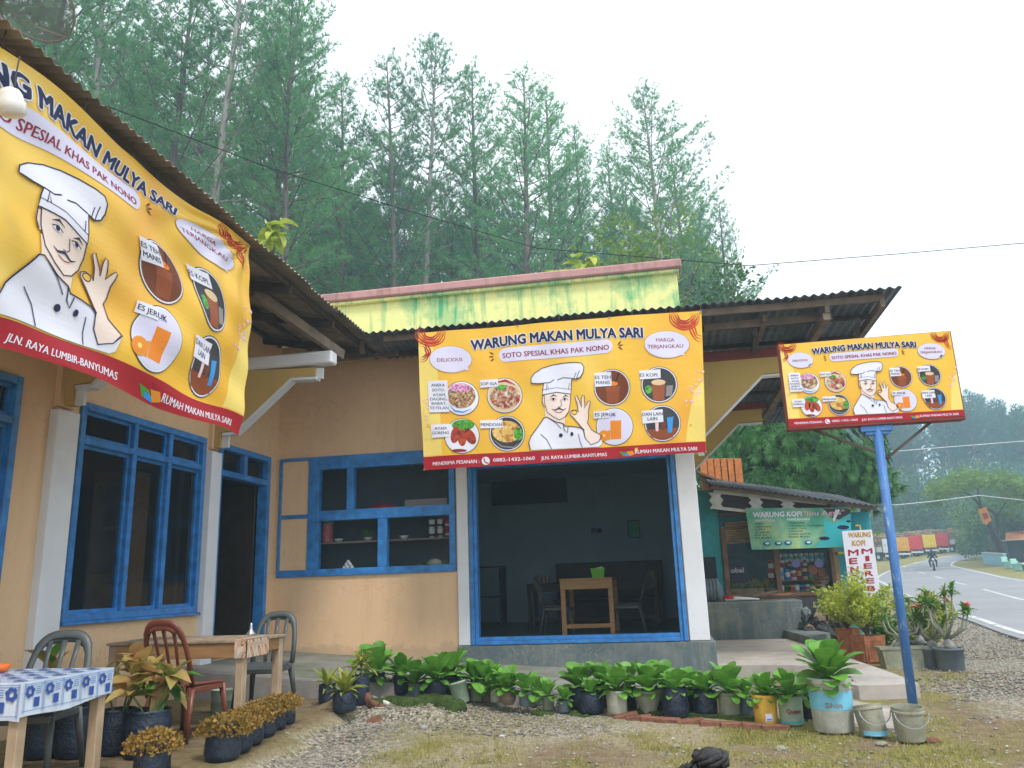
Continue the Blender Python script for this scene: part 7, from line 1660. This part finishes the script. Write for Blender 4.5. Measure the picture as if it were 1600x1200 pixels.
# leaning tree with forked dark trunk
base = T_(1574, 881); dcam = depth(base); s = dcam/FPX
t = thing('leaning_tree', 'leaning dark forked tree with a flat spreading green crown across the road', 'tree', base)
def rel(px, py, dd=0): d = ray(px, py); k = (dcam+dd)/d.dot(c_f); return EYE+d*k-base
tm = MB(); tm.tube([rel(1574, 882), rel(1566, 862), rel(1556, 842), rel(1548, 826)], [.42, .36, .32, .28], 9)
for pts, r0 in (([(1550, 832), (1543, 812), (1534, 795), (1520, 776)], .22), ([(1556, 842), (1559, 820), (1557, 806), (1548, 797), (1536, 794)], .2), ([(1534, 795), (1530, 780), (1527, 765)], .1), ([(1520, 776), (1500, 765), (1480, 750)], .09), ([(1527, 765), (1545, 750), (1560, 742)], .07), ([(1557, 806), (1572, 785), (1590, 760)], .08)):
    tm.tube([rel(*p) for p in pts], [r0*(1-.6*i/(len(pts)-1)) for i in range(len(pts))], 7)
tm.build('trunk', 'dark_wood', t)
cr = MB(); r_ = random.Random(5)
for k in range(120):
    px = r_.uniform(1455, 1625); lo = 742+((px-1530)/90)**2*26; py = lo+abs(r_.gauss(0, 13)); c = rel(px, py, r_.uniform(-6, 6)); R_ = r_.uniform(.5, 1.15)
    for j in range(62):
        d = Vector((r_.gauss(0, 1), r_.gauss(0, 1), r_.gauss(0, .45))).normalized()*R_*r_.uniform(.3, 1.1); q = c+d; v_ = Vector((r_.gauss(0, 1), r_.gauss(0, 1), r_.gauss(0, .4))).normalized()*.34; e = v_.cross(Vector((r_.gauss(0, 1), r_.gauss(0, 1), r_.gauss(0, 1)))).normalized()*.09; cr.add([q, q+v_*.5+e, q+v_, q+v_*.5-e], [(0, 1, 2, 3)])
cr.build('crown', 'tree_bright', t)
pz = rel(1538, 810, -1.0)+base; t = thing('tree_poster', 'orange and yellow poster nailed to the leaning tree across the road', 'poster', pz)
mb = MB(); mb.prism([rel(x, y, -1)+base for x, y in ((1528, 796), (1541, 792), (1549, 813), (1541, 820), (1536, 817))], (0, .04, 0)); child(mb, 'sheet', 'p_orange', t); mb = MB(); mb.prism([rel(x, y, -1.1)+base for x, y in ((1528, 798), (1531, 797), (1540, 818), (1536, 818))], (0, .04, 0)); child(mb, 'edge', 'p_gold', t); mb = MB(); mb.prism([rel(x, y, -1.15)+base for x, y in ((1535, 803), (1542, 801), (1545, 809), (1539, 812))], (0, .04, 0)); child(mb, 'print', 'p_red', t)
# light blue wall, benches, shop roof across the road
a, c = T_(1539, 881), T_(1570, 884)
t = thing('low_wall', 'low light blue wall across the road beside the leaning tree', 'wall', a); simple('pale_blue', (.30, .55, .68), .7, .1, world_co=True); hh = 17*s; dd_ = (c-a).normalized(); mb = MB(); mb.beam(a+Vector((0, 0, hh/2-.1)), c+dd_*.4+Vector((0, 0, hh/2-.1)), .2, hh+.2); child(mb, 'wall', 'pale_blue', t)
mb = MB(); mb.beam(a+Vector((0, 0, hh+.03)), c+dd_*.4+Vector((0, 0, hh+.03)), .3, .08); child(mb, 'coping', 'old_white', t)
simple('mint_paint', (.32, .55, .48), .7, .12, 6, world_co=True)
for i, (px, py, lb) in enumerate(((1582, 889, 'mint green concrete bench nearest the leaning tree'), (1597, 892, 'mint green planter box at the right photo edge'))):
    b0 = T_(px, py); t = thing('concrete_bench', lb, 'bench', b0, .5, 'mint concrete benches across the road'); q = depth(b0)/FPX
    mb = MB(); mb.cbox((-6*q, -.3, 9*q), (7*q, .5, 12*q), .03); mb.build('seat', 'mint_paint', t)
    for x in (-5, 5): mb = MB(); mb.cbox(((x-1)*q, -.2, 0), ((x+1)*q, .4, 9*q), .03); mb.build('leg', 'mint_paint', t)
    mb = MB(); mb.cbox((-6*q, .5, 9*q), (7*q, .6, 19*q), .03); mb.build('backrest', 'mint_paint', t)
    mb = MB(); mb.cbox((-1.5*q, -.31, 1*q), (1.5*q, -.24, 8.5*q), .02); mb.build('panel', 'p_red', t)
b0 = T_(1608, 878); t = thing('roadside_house', 'orange roofed house glimpsed at the right photo edge across the road', 'house', b0, -.2); q = depth(b0)/FPX
mb = MB(); mb.cbox((-25*q, 0, 0), (60*q, 6, 34*q), .05); mb.build('wall', 'dark_room', t)
mb = MB(); mb.prism([(-30*q, -1, 32*q), (65*q, -1, 32*q), (50*q, 3.5, 52*q), (-12*q, 3.5, 52*q)], (0, .1, .05)); mb.build('roof', 'tile_orange', t); mb = MB(); mb.cbox((-40*q, -2.5, 33*q), (0, -.5, 34*q), .03); mb.build('awning', 'old_white', t)
# hedge like growth beyond the road and the wooded slope
for i, (px, py, w, h, mat, lb) in enumerate(((1548, 870, 5.5, 5.2, 'tree_bright', 'bright green bush right of the last truck'), (1532, 866, 5.0, 3.6, 'tree_mid', 'green bush in the bend behind the last truck'), (1560, 874, 6, 5.8, 'tree_mid', 'dark bush behind the light blue wall'), (1598, 876, 4, 4.6, 'tree_bright', 'bright bush at the right photo edge above the bench'), (1402, 852, 9, 6.0, 'tree_bright', 'bright bush on the slope above the first truck'), (1450, 852, 10, 7, 'tree_mid', 'broad green bush behind the middle trucks'), (1490, 856, 8, 6.4, 'tree_bright', 'yellow green bush behind the last two trucks'))):
    b0 = T_(px, py); blob_tree(lb, b0.x, b0.y, w, h, mat, 70+i, 3200, .3, zlo=.08, name='bush', cat='bush', z=b0.z-.2, trunk=True, tr=.15)
# wooded hillside: trees one after another up the slope
hm = MB(); HX = [0, 10, 22, 36, 52, 70, 95, 130, 180]; HYs = [112, 120, 130, 145, 165, 190, 230, 290, 340]
def hillz(x, y): d = x*.32+y*.947; return 4.2+max(0, (d-118))*.12*(1-min(1, max(0, d-118)/500)) + 2.5*sm(0, 1, (30-x)/60)
for y in HYs:
    for x in range(-160, 261, 20): hm.v.append((x, y, hillz(x, y)-(4 if y == 112 else 0)))
nxh = 21+1; nxh = len(range(-160, 261, 20)); hm.f = [(j*nxh+i, j*nxh+i+1, (j+1)*nxh+i+1, (j+1)*nxh+i) for j in range(len(HYs)-1) for i in range(nxh-1)]; hm.m = [0]*len(hm.f)
simple('hill_green', (.05, .09, .025), .95, .4, .4, .5, world_co=True); struct(hm.build('hill', 'hill_green', None, True))
rg = random.Random(31)
for i in range(30):
    px = 1345+i*9.5+rg.uniform(-6, 6); D = rg.uniform(104, 150); d = ray(px, 800); f_ = D/math.hypot(d.x, d.y); q = EYE+d*f_; q.z = hillz(q.x, q.y) if q.y > 112 else rise(q.x, q.y)
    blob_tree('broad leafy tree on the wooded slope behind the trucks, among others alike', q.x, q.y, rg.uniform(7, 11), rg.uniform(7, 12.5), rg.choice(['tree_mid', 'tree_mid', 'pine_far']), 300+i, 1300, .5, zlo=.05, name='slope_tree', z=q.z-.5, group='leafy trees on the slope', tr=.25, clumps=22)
lim = lambda px: np.interp(px, [1380, 1480, 1510, 1540, 1570, 1610, 1700], [650, 622, 600, 606, 612, 625, 635])
for i in range(115):
    px = rg.uniform(1330, 1660); D = rg.uniform(120, 190); d = ray(px, 800); f_ = D/math.hypot(d.x, d.y); q = EYE+d*f_; zz = hillz(q.x, q.y); dt = ray(px, lim(px)+abs(rg.gauss(0, 16))); top = (EYE+dt*(D/math.hypot(dt.x, dt.y))).z
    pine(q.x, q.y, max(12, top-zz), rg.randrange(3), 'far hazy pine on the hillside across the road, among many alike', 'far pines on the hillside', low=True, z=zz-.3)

# ------------------------------------------------------------------ trucks parked nose to tail on the left of the bend
simple('truck_yellow', (.75, .55, .02), .5, .12, 4, world_co=True); simple('truck_red', (.62, .02, .02), .5, .12, 4, world_co=True); simple('truck_white', (.62, .66, .70), .5, .1, 4, world_co=True); simple('truck_amber', (.70, .36, .03), .5, .12, 4, world_co=True); simple('tyre', (.015, .015, .017), .8, .2, 8, world_co=True); simple('logs', (.34, .22, .12), .9, .5, 5, .5, world_co=True)
def truck(px, py, col, cab, label, rz, sc=1.0, panel=None):
    b0 = T_(px, py); t = thing('parked_truck', label, 'truck', b0, rz, 'loaded trucks parked along the bend'); L0, W_ = 6.2, 2.3; S_ = sc
    # tail at -Y (toward the viewer), load bed from y=0 to 4.4, cab beyond
    mb = MB(); mb.cbox((-W_/2, 0, .95), (W_/2, 4.4, 1.1), .02); mb.cbox((-.5, .1, .6), (.5, 6.1, .95), .02); mb.build('chassis', 'timber_dark', t)
    for sx in (-1, 1):
        for k in range(4): mb = MB(); mb.cbox((sx*W_/2-.03, .02+k*1.1, 1.1), (sx*W_/2+.03, .98+k*1.1, 1.75), .02); mb.build('side_board', panel or cab, t)
        for k in range(5): mb = MB(); mb.cbox((sx*W_/2-.05, k*1.07, 1.1), (sx*W_/2+.05, .1+k*1.07, 2.7), .01); mb.build('stake', 'timber_grey', t)
    mb = MB(); mb.cbox((-W_/2, -.06, 1.0), (W_/2, .0, 2.75), .02); mb.build('tailgate', col, t)
    for k in range(6): mb = MB(); x = -W_/2+.1+k*(W_-.2)/5; mb.cbox((x-.04, -.11, 1.0), (x+.04, -.061, 2.75), .01); mb.build('tailgate_rib', col, t)
    for z in (1.35, 2.1): mb = MB(); mb.cbox((-W_/2, -.13, z), (W_/2, -.111, z+.08), .01); mb.build('tailgate_rail', col, t)
    mb = MB(); mb.cbox((-W_/2+.1, -.2, .5), (W_/2-.1, -.1, .7), .02); mb.build('bumper', 'truck_white', t)
    for sx in (-1, 1): mb = MB(); mb.cbox((sx*.9-.12, -.16, .75), (sx*.9+.12, -.1, .9), .01); mb.build('tail_light', 'truck_red', t)
    r_ = random.Random(px)
    lg = MB()
    for k in range(150):
        z = r_.uniform(1.2, 2.9+.55*math.sin(r_.uniform(.3, 2.8))); x = r_.uniform(-W_/2+.05, W_/2-.05); y = r_.uniform(.2, 3.9); lg.tube([(x, y-.3, z), (x+r_.uniform(-.1, .1), y+.5, z+r_.uniform(-.1, .1))], r_.uniform(.06, .11), 6)
    o = stuff(lg.build('log_load', 'logs', t))
    mb = MB(); mb.cbox((-W_/2+.1, 4.55, .7), (W_/2-.1, 6.2, 2.35), .12); mb.build('cab', cab, t)
    mb = MB(); mb.cbox((-W_/2+.2, 6.15, 1.5), (W_/2-.2, 6.215, 2.2), .03); mb.cbox((-W_/2+.085, 4.9, 1.5), (W_/2-.085, 5.8, 2.15), .03); mb.build('window', 'glass_dark', t)
    for x in (-.95, .95):
        for y in (.9, 5.3):
            mb = MB(); mb.tube([(x-.14, y, .48), (x+.14, y, .48)], .48, 18); w_ = mb.build('wheel', 'tyre', t); mb = MB(); mb.tube([(x-.15, y, .48), (x+.15, y, .48)], .24, 12); mb.build('rim', 'truck_white', w_)
    t.scale = (S_, S_, S_); return t
for px, py, col, cab, lb, rz, pn in ((1392, 876, 'truck_white', 'truck_white', 'grey white truck, nearest of the parked row beside the blue post', .62, 'truck_white'), (1413, 873, 'truck_amber', 'truck_yellow', 'amber tailgated truck, second of the parked row', .55, 'timber_grey'), (1433, 870, 'truck_red', 'truck_amber', 'dark red slatted truck between the amber and the bright yellow one', .5, 'truck_amber'),
        (1455, 867, 'truck_yellow', 'truck_red', 'bright yellow tailgated truck in the middle of the row', .5, 'truck_yellow'), (1475, 864.5, 'truck_red', 'truck_yellow', 'bright red tailgated truck right of the yellow one', .55, 'truck_amber'), (1505, 862.5, 'truck_yellow', 'truck_yellow', 'last truck of the row with a pale bed and piled wood', .7, 'truck_white')):
    truck(px, py, col, cab, lb, rz, .80, pn)

# ------------------------------------------------------------------ motorcyclist on the road
b0 = T_(1460, 892); s = depth(b0)/FPX; hs_ = 31*s/1.62; t = thing('motorcycle', 'black motorcycle coming down the road toward the viewer', 'motorcycle', b0+Vector((0, 0, .02)), R(-14)); t.scale = (hs_,)*3
for y in (-.62, .62):
    mb = MB(); mb.tube([(-.05, y, .30), (.05, y, .30)], .30, 20); w_ = mb.build('wheel', 'tyre', t); mb = MB(); mb.tube([(-.055, y, .30), (.055, y, .30)], .17, 14); mb.build('rim', 'steel', w_)
mb = MB(); mb.tube([(0, -.35, .75), (0, -.05, .85), (0, .3, .78), (0, .75, .8)], [.10, .16, .12, .07], 10); mb.build('body', 'screen_black', t, True); mb = MB(); mb.cbox((-.14, -.2, .25), (.14, .3, .6), .04); mb.build('engine', 'steel', t)
for sx in (-1, 1): mb = MB(); mb.tube([(sx*.07, -.62, .3), (sx*.07, -.42, .9)], .03, 8); mb.build('fork', 'steel', t); mb = MB(); mb.tube([(0, -.38, .98), (sx*.32, -.34, 1.02), (sx*.38, -.25, 1.0)], .018, 6); mb.build('handlebar', 'screen_black', t); mb = MB(); mb.sphere((sx*.3, -.38, 1.15), .06, 8, 6, sq=(1, .4, .7)); mb.build('mirror', 'screen_black', t)
mb = MB(); mb.sphere((0, -.5, .88), .10, 12, 8); mb.build('headlight', 'ceramic', t, True); mb = MB(); mb.tube([(-.05, -.9, .45), (-.05, -.62, .64), (-.05, -.35, .5)], [.05]*3, 8); mb.build('mudguard', 'screen_black', t)
t2 = thing('person', 'rider in black jacket and helmet on the black motorcycle', 'person', b0+Vector((0, 0, .02)), R(-14)); t2.scale = (hs_,)*3
simple('black_cloth', (.02, .022, .03), .8, .3, 8, world_co=True)
V_ = [(0, .28, .88), (0, .24, 1.08), (0, .16, 1.30), (0, .12, 1.40), (0, .08, 1.50), (.2, .14, 1.30), (.31, .0, 1.10), (.33, -.24, 1.03), (-.2, .14, 1.30), (-.31, .0, 1.10), (-.33, -.24, 1.03), (.16, .2, .84), (.26, -.12, .78), (.22, .05, .36), (.22, -.08, .30), (-.16, .2, .84), (-.26, -.12, .78), (-.22, .05, .36), (-.22, -.08, .30)]
rd = [.17, .16, .17, .07, .10, .08, .06, .045, .08, .06, .045, .11, .085, .05, .05, .11, .085, .05, .05]
skin_figure('body', V_, E_, rd, 'black_cloth', t2); mb = MB(); mb.sphere((0, .07, 1.54), .145, 16, 12, sq=(.95, 1.05, 1)); mb.build('helmet', 'screen_black', t2, True); mb = MB(); mb.sphere((0, -.0, 1.53), .10, 12, 8, sq=(1, .9, .6)); mb.build('visor', 'pot_grey', t2, True)

# ------------------------------------------------------------------ overhead cables
def cable(pts, r_, label, mat='tyre', sag=0.0):
    P = []
    for a, c in zip(pts, pts[1:]):
        for i in range(10): w = i/10; q = Vector(a).lerp(Vector(c), w); q.z -= sag*4*w*(1-w)*.25; P.append(q)
    P.append(Vector(pts[-1])); mb = MB(); mb.tube(P, r_, 5); return tag(mb.build('cable', mat), label, 'cable')
def D_(px, py, D): d = ray(px, py); return EYE+d*(D/d.dot(c_f))
cable([D_(1170, 415, 22), D_(1400, 397, 22), D_(1620, 378, 22)], .012, 'dark overhead cable crossing the open sky at right')
cable([D_(165, 165, 16), D_(420, 262, 18), D_(640, 330, 20), D_(840, 388, 22), D_(1170, 415, 22)], .012, 'dark overhead cable crossing the pines above the roofs')
cable([D_(1388, 706, 40), D_(1500, 697, 40), D_(1640, 686, 40)], .018, 'pale upper cable behind the signboard post', 'old_white'); cable([D_(1340, 786, 40), D_(1400, 789, 40), D_(1460, 783, 42), D_(1530, 774, 44), D_(1640, 786, 44)], .018, 'pale lower cable in front of the leaning tree', 'old_white')

# ------------------------------------------------------------------ loose stones and grass on the yard
rs_ = random.Random(55); mb = MB(); oc = [(0, 0, 1), (1, 0, 0), (0, 1, 0), (-1, 0, 0), (0, -1, 0), (0, 0, -1)]; of = [(0, 1, 2), (0, 2, 3), (0, 3, 4), (0, 4, 1), (5, 2, 1), (5, 3, 2), (5, 4, 3), (5, 1, 4)]
cnt = 0; verg = MB()
while cnt < 15000:
    px, py = (rs_.uniform(380, 1560), rs_.uniform(1090, 1215)) if cnt < 11500 else (rs_.uniform(1380, 1640), rs_.uniform(975, 1110)); p = az(px, py, 0); cnt += 1
    g_, gr, ea = cover(p.x, p.y); keep = g_ if p.x < 2.6 or p.y > 9 else .3
    if rs_.random() > keep*.9+.03 + .08*ea: continue
    if p.x < edge_x(p.y) and p.y < 9: continue
    if p.y > 8.9 and p.x < 2.6: continue
    dr = min((q.x-p.x)**2+(q.y-p.y)**2 for q in Lr[60:]) if p.x > 4 else 9
    r_ = rs_.uniform(.008, .022)*(1.3 if p.y > 9 else 1); z = h_ground(p.x, p.y)+r_*.2; a = rs_.uniform(0, 6.28); ca_, sa_ = math.cos(a), math.sin(a); q = [(r_*x*rs_.uniform(.7, 1.3), r_*y*rs_.uniform(.6, 1.2), r_*zz*.65) for x, y, zz in oc]
    mb.add([(p.x+x*ca_-y*sa_, p.y+x*sa_+y*ca_, z+zz) for x, y, zz in q], of, mi=rs_.randrange(3))
simple('chip_a', (.17, .155, .135), .95, .3, 20, world_co=True); simple('chip_b', (.27, .255, .225), .95, .3, 20, world_co=True); simple('chip_c', (.24, .19, .15), .95, .3, 20, world_co=True)
stuff(mb.build('gravel', ['chip_a', 'chip_b', 'chip_c']), 'grey stone chippings scattered over the yard', 'gravel')
gm = MB(); leafmat('grass_blade', (.13, .16, .035), (.34, .30, .10), 3, .3, .6, c3=(.46, .38, .19))
for i in range(26000):
    if i < 20000: px, py = rs_.uniform(560, 1600), rs_.uniform(1120, 1215)
    else: px, py = rs_.uniform(1440, 1640), rs_.uniform(1010, 1120)
    p = az(px, py, 0); g_, gr, ea = cover(p.x, p.y)
    if p.x < edge_x(p.y) or (p.y > 8.2 and p.x < 2.5): continue
    if rs_.random() > (.25+gr*.9)*(1-.9*g_)*(1-.75*ea): continue
    for k in range(3):
        a = rs_.uniform(0, 6.28); l = rs_.uniform(.015, .05); w = .0035; b_ = Vector((p.x+rs_.gauss(0, .02), p.y+rs_.gauss(0, .02), h_ground(p.x, p.y)-.004)); s1 = Vector((math.cos(a)*w, math.sin(a)*w, 0)); tip = b_+Vector((rs_.gauss(0, .022), rs_.gauss(0, .022), l)); gm.add([b_-s1, b_+s1, tip], [(0, 1, 2)])
stuff(gm.build('grass', 'grass_blade'), 'short patchy grass growing in the yard', 'grass')
lf = MB()
for i in range(420):
    px, py = rs_.uniform(420, 1600), rs_.uniform(1110, 1210); p = az(px, py, 0)
    if p.y > 8.2 and p.x < 2.5: continue
    z = h_ground(p.x, p.y)+.012; a = rs_.uniform(0, 6.28); l = rs_.uniform(.015, .04); d = Vector((math.cos(a), math.sin(a), rs_.uniform(-.1, .3)))*l; e = Vector((-d.y, d.x, 0))*.4; c = Vector((p.x, p.y, z)); lf.add([c, c+d*.5+e, c+d, c+d*.5-e], [(0, 1, 2, 3)], rs_.randrange(2))
stuff(lf.build('leaf_litter', ['pot_pale', 'pot_brown']), 'dry leaves and scraps littering the yard', 'leaf litter')

# ------------------------------------------------------------------ haze: closed box of thin pale air round the whole place
HAZE = True
if HAZE:
    m = bpy.data.materials.new('haze'); m.use_nodes = True; n = m.node_tree; n.nodes.clear(); pv = n.nodes.new('ShaderNodeVolumePrincipled'); pv.inputs['Color'].default_value = (.58, .82, 1.0, 1); pv.inputs['Density'].default_value = .0026; pv.inputs['Anisotropy'].default_value = .2
    om = n.nodes.new('ShaderNodeOutputMaterial'); L(n, pv.outputs[0], om.inputs['Volume']); MATS['haze'] = m
    mb = MB(); GB = ground.data.vertices; bx_ = [min(v.co[i] for v in GB) for i in range(2)]+[max(v.co[i] for v in GB) for i in range(2)]; mb.box((bx_[0]-5, bx_[1]-5, -1.3), (bx_[2]+5, bx_[3]+5, 50)); o = mb.build('haze', 'haze'); o['kind'] = 'stuff'
scene.cycles.volume_bounces = 1; scene.cycles.volume_max_steps = 32
